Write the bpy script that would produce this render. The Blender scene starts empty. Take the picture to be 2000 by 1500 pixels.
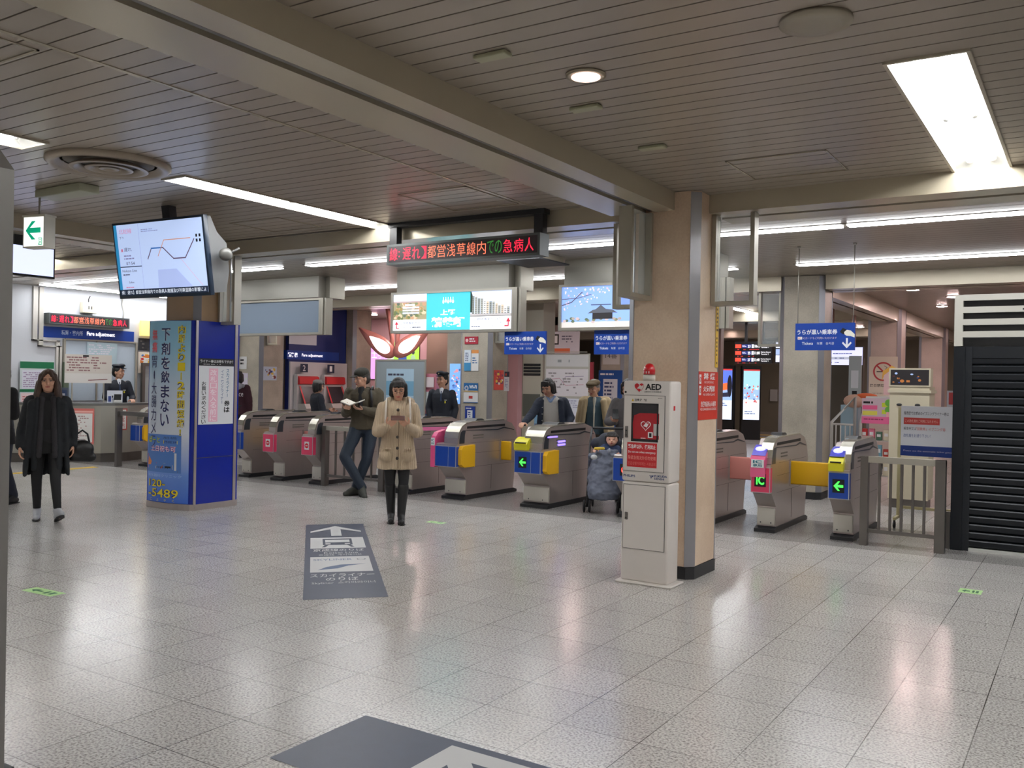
import bpy, bmesh, math, random
from mathutils import Vector, Matrix, Euler
random.seed(7)
SC = bpy.context.scene
COL = SC.collection
PI = math.pi

# ---------------------------------------------------------------- camera, world, exposure
EYE = 1.55
cam_d = bpy.data.cameras.new('camera'); cam = bpy.data.objects.new('camera', cam_d); COL.objects.link(cam)
SC.camera = cam
cam_d.sensor_fit = 'HORIZONTAL'; cam_d.sensor_width = 36.0; cam_d.lens = 1778.8 / 2000 * 36.0
cam_d.clip_start = 0.05; cam_d.clip_end = 200
yaw, pitch, roll = math.radians(32.617), math.radians(-0.1567), math.radians(1.0946)
fw = Vector((-math.sin(yaw) * math.cos(pitch), math.cos(yaw) * math.cos(pitch), math.sin(pitch)))
rt = Vector((math.cos(yaw), math.sin(yaw), 0)); up = rt.cross(fw)
r2 = rt * math.cos(roll) + up * math.sin(roll); u2 = -rt * math.sin(roll) + up * math.cos(roll)
cam.matrix_world = Matrix(((r2.x, u2.x, -fw.x, 0), (r2.y, u2.y, -fw.y, 0), (r2.z, u2.z, -fw.z, EYE), (0, 0, 0, 1)))

world = bpy.data.worlds.new('world'); SC.world = world; world.use_nodes = True
bg = world.node_tree.nodes['Background']; bg.inputs[0].default_value = (0.85, 0.9, 1.0, 1); bg.inputs[1].default_value = 0.25
SC.view_settings.view_transform = 'Standard'; SC.view_settings.look = 'None'
SC.view_settings.exposure = 1.22; SC.view_settings.gamma = 1.0
SC.view_settings.use_curve_mapping = False
SC.cycles.use_denoising = True
SC.cycles.max_bounces = 6; SC.cycles.diffuse_bounces = 4; SC.cycles.glossy_bounces = 4
SC.cycles.sample_clamp_indirect = 4.0
SC.cycles.caustics_reflective = False; SC.cycles.caustics_refractive = False
TUBE = 46.0       # emission of the fluorescent tubes
STRIP = 27.0      # emission of the linear ceiling lights
CZ = 3.10         # ceiling height

# ---------------------------------------------------------------- materials
def lin(c):
    c = c / 255.0
    return c / 12.92 if c <= 0.04045 else ((c + 0.055) / 1.055) ** 2.4
def rgb(t): return (lin(t[0]), lin(t[1]), lin(t[2]), 1)
_mats = {}
def mat(c, r=0.5, m=0.0, e=0.0, spec=0.5, name=None, bump=0.0, bscale=40.0, vary=0.0, kind=None):
    key = (tuple(c), r, m, e, spec, bump, bscale, vary, kind)
    if key in _mats: return _mats[key]
    M = bpy.data.materials.new(name or 'paint'); M.use_nodes = True
    nt = M.node_tree; b = nt.nodes['Principled BSDF']
    b.inputs['Base Color'].default_value = rgb(c); b.inputs['Roughness'].default_value = r
    b.inputs['Metallic'].default_value = m; b.inputs['Specular IOR Level'].default_value = spec
    if e:
        b.inputs['Emission Color'].default_value = rgb(c); b.inputs['Emission Strength'].default_value = e
    if vary or bump:
        tc = nt.nodes.new('ShaderNodeTexCoord'); nz = nt.nodes.new('ShaderNodeTexNoise')
        nz.inputs['Scale'].default_value = bscale; nz.inputs['Detail'].default_value = 4
        if kind == 'brushed':
            mp = nt.nodes.new('ShaderNodeMapping'); mp.inputs['Scale'].default_value = (8, 1, 0.12)
            nt.links.new(tc.outputs['Object'], mp.inputs[0]); nt.links.new(mp.outputs[0], nz.inputs['Vector'])
        else:
            nt.links.new(tc.outputs['Object'], nz.inputs['Vector'])
        if vary:
            mx = nt.nodes.new('ShaderNodeMixRGB'); mx.blend_type = 'MIX'
            k = 1 - vary
            mx.inputs[1].default_value = tuple(v * k for v in rgb(c)[:3]) + (1,)
            mx.inputs[2].default_value = tuple(min(1, v * (1 + vary)) for v in rgb(c)[:3]) + (1,)
            nt.links.new(nz.outputs['Fac'], mx.inputs[0]); nt.links.new(mx.outputs[0], b.inputs['Base Color'])
        if bump:
            bp = nt.nodes.new('ShaderNodeBump'); bp.inputs['Strength'].default_value = bump; bp.inputs['Distance'].default_value = 0.01
            nt.links.new(nz.outputs['Fac'], bp.inputs['Height']); nt.links.new(bp.outputs[0], b.inputs['Normal'])
    _mats[key] = M
    return M
def emit(c, e): return mat(c, 0.6, 0, round(e * 0.44, 4), name='glow')   # screens are as bright as the exposure makes them white
STEEL = mat((190, 180, 176), 0.30, 0.72, name='stainless_steel', bump=0.02, bscale=30, vary=0.05, kind='brushed')
STEEL_D = mat((120, 116, 112), 0.35, 0.85, name='dull_steel', vary=0.08, bscale=6)
ALU = mat((176, 172, 160), 0.38, 0.6, name='aluminium', vary=0.04, bscale=5)
BLACK = mat((16, 17, 19), 0.45, name='black_plastic', vary=0.1)
DARK = mat((38, 39, 42), 0.45, name='dark_grey')
WHITE = mat((225, 225, 222), 0.5, name='white')
NAVY = (20, 48, 140)
BLUEP = (18, 66, 160)
YEL = (232, 178, 22)
PINK = (226, 74, 122)
SALMON = (232, 150, 140)
GLASSM = bpy.data.materials.new('clear_glass'); GLASSM.use_nodes = True
_b = GLASSM.node_tree.nodes['Principled BSDF']; _b.inputs['Base Color'].default_value = (0.85, 0.93, 0.95, 1)
_b.inputs['Roughness'].default_value = 0.03; _b.inputs['Alpha'].default_value = 0.22; _b.inputs['Specular IOR Level'].default_value = 0.6
HAZEG = bpy.data.materials.new('dark_glass'); HAZEG.use_nodes = True
_b = HAZEG.node_tree.nodes['Principled BSDF']; _b.inputs['Base Color'].default_value = (0.1, 0.1, 0.11, 1)
_b.inputs['Roughness'].default_value = 0.05; _b.inputs['Alpha'].default_value = 0.35

def stone(name, c1, c2, scale=3.0, rough=0.4, bump=0.02):
    M = bpy.data.materials.new(name); M.use_nodes = True; nt = M.node_tree; b = nt.nodes['Principled BSDF']
    tc = nt.nodes.new('ShaderNodeTexCoord'); n1 = nt.nodes.new('ShaderNodeTexNoise'); n2 = nt.nodes.new('ShaderNodeTexNoise')
    n1.inputs['Scale'].default_value = scale; n1.inputs['Detail'].default_value = 5
    n2.inputs['Scale'].default_value = 60; n2.inputs['Detail'].default_value = 2
    add = nt.nodes.new('ShaderNodeMath'); add.operation = 'MULTIPLY_ADD'; add.inputs[1].default_value = 0.35
    cr = nt.nodes.new('ShaderNodeValToRGB'); cr.color_ramp.elements[0].position = 0.45; cr.color_ramp.elements[1].position = 0.85
    cr.color_ramp.elements[0].color = rgb(c1); cr.color_ramp.elements[1].color = rgb(c2)
    nt.links.new(tc.outputs['Object'], n1.inputs['Vector']); nt.links.new(tc.outputs['Object'], n2.inputs['Vector'])
    nt.links.new(n2.outputs['Fac'], add.inputs[0]); nt.links.new(n1.outputs['Fac'], add.inputs[2])
    nt.links.new(add.outputs[0], cr.inputs[0]); nt.links.new(cr.outputs[0], b.inputs['Base Color'])
    b.inputs['Roughness'].default_value = rough
    return M
PILLAR = stone('marble_pillar', (206, 178, 152), (230, 207, 182), 2.5)
PILLAR_G = stone('grey_marble', (158, 150, 136), (190, 182, 166), 2.5)
PILLAR_P = stone('pink_marble', (180, 164, 154), (204, 188, 178), 2.0)
WALLW = mat((205, 207, 212), 0.5, name='office_wall_paint', vary=0.03, bscale=1.5)

def floor_material():
    M = bpy.data.materials.new('terrazzo_tiles'); M.use_nodes = True; nt = M.node_tree; b = nt.nodes['Principled BSDF']
    L = nt.links.new
    tc = nt.nodes.new('ShaderNodeTexCoord'); sx = nt.nodes.new('ShaderNodeSeparateXYZ'); L(tc.outputs['Object'], sx.inputs[0])
    def math_(op, a, b2=None, c=None):
        n = nt.nodes.new('ShaderNodeMath'); n.operation = op
        for i, v in enumerate((a, b2, c)):
            if v is None: continue
            if isinstance(v, (int, float)): n.inputs[i].default_value = v
            else: L(v, n.inputs[i])
        return n.outputs[0]
    def joint(out, off):
        t = math_('DIVIDE', math_('SUBTRACT', out, off), 0.4)
        f = math_('FRACT', t)
        d = math_('ABSOLUTE', math_('SUBTRACT', f, 0.5))       # 0.5 at the joint
        return math_('GREATER_THAN', d, 0.4945), math_('FLOOR', t)
    jx, cx_ = joint(sx.outputs['X'], -0.03 - 40); jy, cy_ = joint(sx.outputs['Y'], 0.02 - 40)
    # patchy joints: some worn lighter
    nz = nt.nodes.new('ShaderNodeTexNoise'); nz.inputs['Scale'].default_value = 1.3; L(tc.outputs['Object'], nz.inputs['Vector'])
    jm = math_('MULTIPLY', math_('MAXIMUM', jx, jy), math_('MULTIPLY_ADD', nz.outputs['Fac'], 2.3, -0.35))
    # each tile its own tone
    cmb = nt.nodes.new('ShaderNodeCombineXYZ'); L(cx_, cmb.inputs[0]); L(cy_, cmb.inputs[1])
    wn = nt.nodes.new('ShaderNodeTexWhiteNoise'); wn.noise_dimensions = '2D'; L(cmb.outputs[0], wn.inputs['Vector'])
    sp = nt.nodes.new('ShaderNodeTexNoise'); sp.inputs['Scale'].default_value = 85; sp.inputs['Detail'].default_value = 3; L(tc.outputs['Object'], sp.inputs['Vector'])
    vr = nt.nodes.new('ShaderNodeTexVoronoi'); vr.inputs['Scale'].default_value = 160; L(tc.outputs['Object'], vr.inputs['Vector'])
    ramp = nt.nodes.new('ShaderNodeValToRGB')
    ramp.color_ramp.elements[0].position = 0.33; ramp.color_ramp.elements[0].color = rgb((130, 124, 121))
    ramp.color_ramp.elements[1].position = 0.58; ramp.color_ramp.elements[1].color = rgb((210, 207, 203))
    L(sp.outputs['Fac'], ramp.inputs[0])
    # the darker band of tiles under the gates
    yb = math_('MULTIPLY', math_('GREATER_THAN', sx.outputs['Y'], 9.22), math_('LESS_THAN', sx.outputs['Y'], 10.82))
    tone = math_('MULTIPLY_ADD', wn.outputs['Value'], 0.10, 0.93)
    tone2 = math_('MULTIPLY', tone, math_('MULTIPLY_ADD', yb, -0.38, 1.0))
    n3 = nt.nodes.new('ShaderNodeTexNoise'); n3.inputs['Scale'].default_value = 0.6; n3.inputs['Detail'].default_value = 3; L(tc.outputs['Object'], n3.inputs['Vector'])
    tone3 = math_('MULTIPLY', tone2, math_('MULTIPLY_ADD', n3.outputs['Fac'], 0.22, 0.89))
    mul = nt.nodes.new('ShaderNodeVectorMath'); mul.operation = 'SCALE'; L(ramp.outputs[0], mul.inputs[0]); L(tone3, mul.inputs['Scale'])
    mix = nt.nodes.new('ShaderNodeMixRGB'); L(jm, mix.inputs[0]); L(mul.outputs[0], mix.inputs[1]); mix.inputs[2].default_value = rgb((58, 52, 47))
    L(mix.outputs[0], b.inputs['Base Color'])
    rg = math_('MULTIPLY_ADD', n3.outputs['Fac'], 0.10, 0.15); L(rg, b.inputs['Roughness'])
    bp = nt.nodes.new('ShaderNodeBump'); bp.inputs['Strength'].default_value = 0.11; bp.inputs['Distance'].default_value = 0.004
    hh = nt.nodes.new('ShaderNodeTexNoise'); hh.inputs['Scale'].default_value = 45; hh.inputs['Detail'].default_value = 3; L(tc.outputs['Object'], hh.inputs['Vector'])
    L(hh.outputs['Fac'], bp.inputs['Height']); L(bp.outputs[0], b.inputs['Normal'])
    b.inputs['Specular IOR Level'].default_value = 0.5
    return M

# ---------------------------------------------------------------- mesh builder
class MB:
    def __init__(s): s.v = []; s.f = []; s.m = []; s.sm = []; s.mats = []; s.T = Matrix.Identity(4)
    def mi(s, m):
        if m not in s.mats: s.mats.append(m)
        return s.mats.index(m)
    def add(s, vs, fs, m, smooth=False):
        o = len(s.v); s.v += [tuple(s.T @ Vector(p)) for p in vs]
        k = s.mi(m)
        for f in fs: s.f.append([o + i for i in f]); s.m.append(k); s.sm.append(smooth)
        return s
    def box(s, a, b, m):
        x0, y0, z0 = a; x1, y1, z1 = b
        vs = [(x0,y0,z0),(x1,y0,z0),(x1,y1,z0),(x0,y1,z0),(x0,y0,z1),(x1,y0,z1),(x1,y1,z1),(x0,y1,z1)]
        return s.add(vs, [(0,3,2,1),(4,5,6,7),(0,1,5,4),(1,2,6,5),(2,3,7,6),(3,0,4,7)], m)
    def rbox(s, a, b, m, r=0.01, n=3):
        """box with rounded edges"""
        bm = bmesh.new(); bmesh.ops.create_cube(bm, size=1.0)
        sx, sy, sz = (b[i] - a[i] for i in range(3)); c = [(a[i] + b[i]) / 2 for i in range(3)]
        for v in bm.verts: v.co = Vector((v.co.x * sx + c[0], v.co.y * sy + c[1], v.co.z * sz + c[2]))
        bmesh.ops.bevel(bm, geom=bm.edges[:], offset=min(r, abs(sx)/2.1, abs(sy)/2.1, abs(sz)/2.1), segments=n, affect='EDGES', profile=0.5)
        bm.verts.index_update()
        s.add([v.co[:] for v in bm.verts], [[v.index for v in f.verts] for f in bm.faces], m, True); bm.free(); return s
    def prism(s, pts, lo, hi, m, axis='x', smooth=False):
        """extrude a 2-D outline along an axis; pts are the other two coordinates in order"""
        n = len(pts)
        def P(p, t):
            return (t, p[0], p[1]) if axis == 'x' else ((p[0], t, p[1]) if axis == 'y' else (p[0], p[1], t))
        vs = [P(p, lo) for p in pts] + [P(p, hi) for p in pts]
        s.add(vs, [list(range(n))[::-1], list(range(n, 2 * n))], m, False)
        o = len(s.v) - 2 * n; k = s.mi(m)
        for i in range(n):
            j = (i + 1) % n; s.f.append([o + i, o + j, o + n + j, o + n + i]); s.m.append(k); s.sm.append(smooth)
        return s
    def tube(s, pts, r, m, n=10, cap=True):
        pts = [Vector(p) for p in pts]; rs = r if isinstance(r, (list, tuple)) else [r] * len(pts)
        vs = []; fs = []; prev = None
        for i, p in enumerate(pts):
            d = (pts[min(i + 1, len(pts) - 1)] - pts[max(i - 1, 0)]).normalized()
            a = Vector((0, 0, 1)) if prev is None else prev
            if abs(d.dot(a)) > 0.95 and prev is None: a = Vector((1, 0, 0))
            x = (a - d * a.dot(d)).normalized(); prev = x; y = d.cross(x)
            for k in range(n):
                t = 2 * PI * k / n; vs.append(p + (x * math.cos(t) + y * math.sin(t)) * rs[i])
        for i in range(len(pts) - 1):
            for k in range(n): fs.append((i*n+k, i*n+(k+1)%n, (i+1)*n+(k+1)%n, (i+1)*n+k))
        if cap: fs.append(tuple(range(n))[::-1]); fs.append(tuple(range((len(pts)-1)*n, len(pts)*n)))
        return s.add([v[:] for v in vs], fs, m, n > 5)
    def lathe(s, prof, m, c=(0,0,0), n=32, axis='z', cap=True):
        vs = []; fs = []
        for r, z in prof:
            for k in range(n):
                t = 2*PI*k/n; x, y = r*math.cos(t), r*math.sin(t)
                p = (x, y, z) if axis == 'z' else ((z, x, y) if axis == 'x' else (x, z, y))
                vs.append((c[0]+p[0], c[1]+p[1], c[2]+p[2]))
        for i in range(len(prof)-1):
            for k in range(n): fs.append((i*n+k, i*n+(k+1)%n, (i+1)*n+(k+1)%n, (i+1)*n+k))
        if cap: fs.append(tuple(range(n))[::-1]); fs.append(tuple(range((len(prof)-1)*n, len(prof)*n)))
        return s.add(vs, fs, m, True)
    def ell(s, c, r, m, nu=16, nv=10, R=None):
        vs = []; fs = []
        for j in range(nv+1):
            ph = PI*j/nv
            for k in range(nu):
                t = 2*PI*k/nu; p = Vector((r[0]*math.sin(ph)*math.cos(t), r[1]*math.sin(ph)*math.sin(t), r[2]*math.cos(ph)))
                if R is not None: p = R @ p
                vs.append((c[0]+p.x, c[1]+p.y, c[2]+p.z))
        for j in range(nv):
            for k in range(nu): fs.append((j*nu+k, (j+1)*nu+k, (j+1)*nu+(k+1)%nu, j*nu+(k+1)%nu))
        return s.add(vs, fs, m, True)
    def cap_(s, p0, p1, r0, r1, m=None, n=12, squash=None):
        """tapered capsule"""
        p0, p1 = Vector(p0), Vector(p1); d = p1 - p0; L = d.length
        if L < 1e-5: return s.ell(p0, (r0,)*3, m)
        d /= L; a = Vector((0, 0, 1)) if abs(d.z) < 0.9 else Vector((0, 1, 0))
        x = (a - d*a.dot(d)).normalized(); y = d.cross(x)
        prof = []
        for j in range(5):
            t = PI/2*(1 - j/4.0); prof.append((-math.sin(t)*r0, max(1e-4, math.cos(t)*r0)))
        for j in range(5):
            t = PI/2*j/4.0; prof.append((L + math.sin(t)*r1, max(1e-4, math.cos(t)*r1)))
        vs = []; fs = []
        for h, r in prof:
            for k in range(n):
                t = 2*PI*k/n; vs.append(p0 + d*h + (x*math.cos(t) + y*math.sin(t))*r)
        for i in range(len(prof)-1):
            for k in range(n): fs.append((i*n+k, i*n+(k+1)%n, (i+1)*n+(k+1)%n, (i+1)*n+k))
        fs.append(tuple(range(n))[::-1]); fs.append(tuple(range((len(prof)-1)*n, len(prof)*n)))
        return s.add([v[:] for v in vs], fs, m, True)
    def loft(s, rings, m=None, n=24):
        """rings: (x, y, z, rx, ry) ellipses stacked"""
        vs = []; fs = []
        for (x, y, z, rx, ry) in rings:
            for k in range(n):
                t = 2*PI*k/n; vs.append((x + rx*math.cos(t), y + ry*math.sin(t), z))
        for i in range(len(rings)-1):
            for k in range(n): fs.append((i*n+k, i*n+(k+1)%n, (i+1)*n+(k+1)%n, (i+1)*n+k))
        fs.append(tuple(range(n))[::-1]); fs.append(tuple(range((len(rings)-1)*n, len(rings)*n)))
        return s.add(vs, fs, m, True)
    def text(s, t, x, z, w, h, m, y=0.0, stretch=True, bold=0.0):
        """flat lettering on the XZ plane facing -Y, fitted in the box with lower-left corner (x, z)"""
        vs, fs, bb = glyphs(t, bold)
        if not vs: return s
        gw = max(1e-6, bb[2]-bb[0]); gh = max(1e-6, bb[3]-bb[1])
        sx = w/gw; sz = h/gh
        if not stretch: sx = sz = min(sx, sz)
        ox = x + (w - gw*sx)/2; oz = z + (h - gh*sz)/2
        return s.add([(ox + (p[0]-bb[0])*sx, y, oz + (p[1]-bb[1])*sz) for p in vs], fs, m)
    def vtext(s, t, x, ztop, cw, ch, m, y=0.0, bold=0.0):
        for i, c in enumerate(t):
            if c == ' ': continue
            if c in 'ー～~': # upright stroke for vertical writing
                s.add([(x+cw*.44, y, ztop-(i+.9)*ch), (x+cw*.56, y, ztop-(i+.9)*ch), (x+cw*.56, y, ztop-(i+.1)*ch), (x+cw*.44, y, ztop-(i+.1)*ch)], [(0,1,2,3)], m)
            elif c in '、・!！':
                s.text(c, x+cw*.4, ztop-(i+.85)*ch, cw*.2, ch*.7, m, y, True, bold)
            else:
                s.text(c, x+cw*.08, ztop-(i+.94)*ch, cw*.84, ch*.88, m, y, True, bold)
        return s
    def rect(s, x, z, w, h, m, y=0.0): return s.add([(x,y,z),(x+w,y,z),(x+w,y,z+h),(x,y,z+h)], [(0,1,2,3)], m)
    def poly(s, pts, m, y=0.0): return s.add([(p[0], y, p[1]) for p in pts], [tuple(range(len(pts)))], m)
    def disc(s, cx, cz, r, m, y=0.0, rz=None, n=28):
        rz = rz or r
        return s.add([(cx+r*math.cos(2*PI*k/n), y, cz+rz*math.sin(2*PI*k/n)) for k in range(n)], [tuple(range(n))], m)
    def ring(s, cx, cz, r0, r1, m, y=0.0, n=32):
        vs = []
        for k in range(n):
            t = 2*PI*k/n; vs += [(cx+r0*math.cos(t), y, cz+r0*math.sin(t)), (cx+r1*math.cos(t), y, cz+r1*math.sin(t))]
        return s.add(vs, [(2*k, 2*k+1, (2*k+3) % (2*n), (2*k+2) % (2*n)) for k in range(n)], m)
    def line(s, pts, w, m, y=0.0):
        for (a, b) in zip(pts, pts[1:]):
            a, b = Vector(a), Vector(b); d = (b-a).normalized(); nrm = Vector((-d.y, d.x))*w/2; e = d*w/2
            q = [a-e-nrm, b+e-nrm, b+e+nrm, a-e+nrm]
            s.poly([(p.x, p.y) for p in q], m, y)
        return s
    def smudge(s, x, z, w, h, rows, m, y=0.0, fill=0.8, seed=1):
        """rows of small print too fine to read"""
        rnd = random.Random(seed); rh = h/rows
        for i in range(rows):
            px = x; zz = z + h - (i+.75)*rh
            end = x + w*(0.6 + 0.4*rnd.random())
            while px < end:
                l = rh*(.5 + rnd.random()*1.2)
                if rnd.random() < fill: s.rect(px, zz, min(l, end-px), rh*.5, m, y)
                px += l + rh*.25
        return s
    def build(s, name, parent=None, loc=(0,0,0), rot=(0,0,0)):
        me = bpy.data.meshes.new(name); me.from_pydata(s.v, [], s.f)
        for m in s.mats: me.materials.append(m)
        me.polygons.foreach_set('material_index', s.m); me.polygons.foreach_set('use_smooth', s.sm)
        me.update()
        o = bpy.data.objects.new(name, me); COL.objects.link(o); o.location = loc; o.rotation_euler = rot
        if parent is not None: o.parent = parent
        return o

_gl = {}
def glyphs(t, bold=0.0):
    k = (t, bold)
    if k in _gl: return _gl[k]
    cu = bpy.data.curves.new('glyph', 'FONT'); cu.body = t; cu.size = 1.0; cu.offset = bold; cu.resolution_u = 2
    o = bpy.data.objects.new('glyph', cu)
    me = o.to_mesh()
    vs = [(v.co.x, v.co.y) for v in me.vertices]; fs = [tuple(p.vertices) for p in me.polygons]
    o.to_mesh_clear(); bpy.data.objects.remove(o); bpy.data.curves.remove(cu)
    bb = (min(v[0] for v in vs), min(v[1] for v in vs), max(v[0] for v in vs), max(v[1] for v in vs)) if vs else (0,0,1,1)
    _gl[k] = (vs, fs, bb); return _gl[k]

def tag(o, label, cat, group=None):
    o['label'] = label; o['category'] = cat
    if group: o['group'] = group
    return o
def thing(name, label, cat, loc=(0,0,0), rz=0.0, group=None, rx=0.0):
    o = bpy.data.objects.new(name, None); COL.objects.link(o); o.location = loc; o.rotation_euler = (rx, 0, rz)
    o.empty_display_size = 0.1
    return tag(o, label, cat, group)
def struct(o): o['kind'] = 'structure'; return o
def dup(o, parent=None):
    c = o.copy(); COL.objects.link(c)
    if parent is not None: c.parent = parent
    for ch in list(o.children): dup(ch, c)
    return c
FACE_X = PI/2      # turns a panel that faces -Y to face +X

# ================================================================ THE SETTING
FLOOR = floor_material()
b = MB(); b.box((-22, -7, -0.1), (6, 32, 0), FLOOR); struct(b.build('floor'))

CEIL = mat((160, 150, 137), 0.30, 0.2, name='ceiling_slat', vary=0.10, bscale=1.2)
CEILB = mat((24, 22, 20), 0.8, name='ceiling_gap')
BEAM = mat((186, 176, 156), 0.24, 0.25, name='beam_panel', vary=0.05, bscale=1.0)
troffers = [(-0.86, -0.52, 4.60, 7.13), (-6.24, -5.98, 4.58, 7.13), (-6.27, -5.98, 0.90, 3.46), (-0.86, -0.52, 0.90, 3.40),
            (-6.27, -5.98, -4.0, -1.45), (-0.86, -0.52, -4.0, -1.45), (-12.2, -11.9, 0.9, 3.46), (-12.2, -11.9, -4.0, -1.45), (2.8, 3.14, 0.9, 3.4), (-12.2, -11.9, 4.58, 7.1), (-9.0, -8.66, -3.4, -.85), (-4.9, -4.56, -4.4, -1.85), (2.8, 3.14, -4.0, -1.45), (2.8, 3.14, 4.6, 7.0)]  # later entries unseen; the last ones added to brighten surfaces facing the camera
downs = [(-2.18, 4.04)]
holes = [(x0, x1, y0, y1) for x0, x1, y0, y1 in troffers]
def subtract(rects, h):
    out = []
    for (a, b_, c, d) in rects:
        x0, x1, y0, y1 = h
        if x1 <= a or x0 >= b_ or y1 <= c or y0 >= d: out.append((a, b_, c, d)); continue
        if y0 > c: out.append((a, b_, c, y0))
        if y1 < d: out.append((a, b_, y1, d))
        m0, m1 = max(c, y0), min(d, y1)
        if x0 > a: out.append((a, x0, m0, m1))
        if x1 < b_: out.append((x1, b_, m0, m1))
    return out
b = MB()
pitch_ = 0.135; y = 3.64 - pitch_ * 78
while y < 31:
    seams = [-22, -4.21, 5.5] if y < 6.9 else [-22, -11.9, -6.0, 0.0, 5.5]
    for xa, xb in zip(seams, seams[1:]):
        off = 0.05 if xa == -22 and y < 6.9 else 0.0
        R_ = [(xa + .006, xb - .006, y + .005 + off, y + pitch_ - .005 + off)]
        for h in holes: R_ = subtract(R_, h)
        for (a, c, d, e) in R_:
            b.add([(a,d,CZ),(c,d,CZ),(c,e,CZ),(a,e,CZ),(a,d,CZ+.02),(c,d,CZ+.02),(c,e,CZ+.02),(a,e,CZ+.02)], [(0,3,2,1),(0,1,5,4),(2,3,7,6),(1,2,6,5),(3,0,4,7)], CEIL)
    y += pitch_
R_ = [(-22, 6, -7, 32)]
for h in holes: R_ = subtract(R_, h)
for (a, c, d, e) in R_: b.add([(a,d,CZ+.022),(c,d,CZ+.022),(c,e,CZ+.022),(a,e,CZ+.022)], [(0,3,2,1)], CEILB)
b.box((-22, -7, CZ+.26), (6, 32, CZ+.3), CEILB)
struct(b.build('ceiling'))
# seam strip between the two runs of slats
b = MB(); b.box((-4.225, -6, CZ-.004), (-4.195, 6.9, CZ), BEAM); struct(b.build('trim_1'))

def beam(name, x0, x1, y0, y1, along, z0=2.95):
    """panelled beam with a shutter slot along its underside"""
    b = MB()
    if along == 'y':
        w = x1 - x0; s0, s1 = x0 + w*.56, x0 + w*.70
        b.box((x0, y0, z0), (s0, y1, CZ+.01), BEAM); b.box((s1, y0, z0), (x1, y1, CZ+.01), BEAM)
        b.box((s0, y0, z0+.05), (s1, y1, CZ), DARK); b.box(((s0+s1)/2-.012, y0, z0+.012), ((s0+s1)/2+.012, y1, z0+.05), STEEL_D)
    else:
        w = y1 - y0; s0, s1 = y0 + w*.42, y0 + w*.55
        b.box((x0, y0, z0), (x1, s0, CZ+.01), BEAM); b.box((x0, s1, z0), (x1, y1, CZ+.01), BEAM)
        b.box((x0, s0, z0+.05), (x1, s1, CZ), DARK); b.box((x0, (s0+s1)/2-.012, z0+.012), (x1, (s0+s1)/2+.012, z0+.05), STEEL_D)
    return struct(b.build(name))
beam('trim_2', -3.44, -2.87, -6.5, 6.86, 'y')
beam('trim_3', -2.67, 5.5, 7.10, 7.66, 'x')
beam('trim_4', -8.72, -3.27, 7.10, 7.66, 'x')
beam('trim_5', -9.45, -8.85, -6.5, 6.85, 'y')
beam('trim_6', -21, -9.32, 7.10, 7.66, 'x')
beam('trim_7', -3.14, 5.5, 12.85, 13.4, 'x', 2.90)
beam('trim_8', -8.72, -3.75, 12.85, 13.4, 'x', 2.90)
beam('trim_9', -14.25, -9.32, 12.85, 13.4, 'x', 2.90)
beam('trim_10', -3.65, -3.2, 13.4, 31, 'y', 2.85)
beam('trim_11', -21, -3.75, 18.7, 19.3, 'x', 2.90)
beam('trim_12', -21, -3.75, 24.9, 25.5, 'x', 2.90)

# walls that close the hall
b = MB(); b.box((-16.2, -7, 0), (-16.0, 12.6, CZ), WALLW); struct(b.build('wall_left'))
WB = mat((150, 140, 126), 0.6, name='far_wall', vary=0.06, bscale=1.0)
b = MB(); b.box((-22, 31, 0), (6, 31.2, CZ), mat((128, 120, 102), 0.5, name='far_wall_tiles', vary=.1, bscale=2)); struct(b.build('wall_far'))
b = MB(); b.box((5.5, -7, 0), (5.7, 31, CZ), WB); struct(b.build('wall_right'))
b = MB(); b.box((-22, -7.2, 0), (6, -7, CZ), mat((170, 162, 150), .6, name='back_wall')); struct(b.build('wall_back'))
b = MB(); b.box((-18.5, 17.9, 0), (-11.3, 18.1, CZ), mat((214, 178, 184), .5, name='pink_wall', vary=.04, bscale=.8)); struct(b.build('wall_pink'))
b = MB(); b.box((-22.2, 12.6, 0), (-22, 31, CZ), WB); b.box((-22, 12.6, 0), (-16, 12.8, CZ), WB); struct(b.build('wall_side'))
b = MB(); b.box((-1.2, 17.8, 0), (-1.0, 31, CZ), mat((178, 162, 154), .5, name='corridor_wall', vary=.05, bscale=1)); b.box((-1.2, 17.6, 0), (5.5, 17.8, CZ), mat((176, 148, 140), .5, vary=.05, bscale=1)); struct(b.build('wall_corridor'))

def pillar(x0, x1, y0, y1, m, label, strip=True, z1=CZ, base=DARK, group=None, slabs=True):
    t = thing('pillar', label, 'pillar', ((x0+x1)/2, (y0+y1)/2, 0), group=group)
    w, d = (x1-x0)/2, (y1-y0)/2; c = .055
    b = MB(); out = [(-w+c,-d),(w-c,-d),(w,-d+c),(w,d-c),(w-c,d),(-w+c,d),(-w,d-c),(-w,-d+c)]
    b.prism(out, .10, z1-.005, m, 'z'); b.build('shaft', t)
    if strip:
        for sx, sy in ((1,-1),(-1,-1),(1,1),(-1,1)):
            b = MB()
            q = [(sx*(w-c-.003), sy*(d+.007)), (sx*(w+.007), sy*(d-c-.003)), (sx*(w-.012), sy*(d-c-.016)), (sx*(w-c-.016), sy*(d-.012))]
            if sx*sy > 0: q = q[::-1]
            b.prism(q, .10, z1-.012, mat((158,158,164), .28, .55, name='corner_steel'), 'z'); b.build('corner_strip', t)
    b = MB(); g = .008
    b.prism([(-w+c-g,-d-g),(w-c+g,-d-g),(w+g,-d+c-g),(w+g,d-c+g),(w-c+g,d+g),(-w+c-g,d+g),(-w-g,d-c+g),(-w-g,-d+c-g)], 0, .095, base, 'z'); b.build('skirting', t)
    return t
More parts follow.
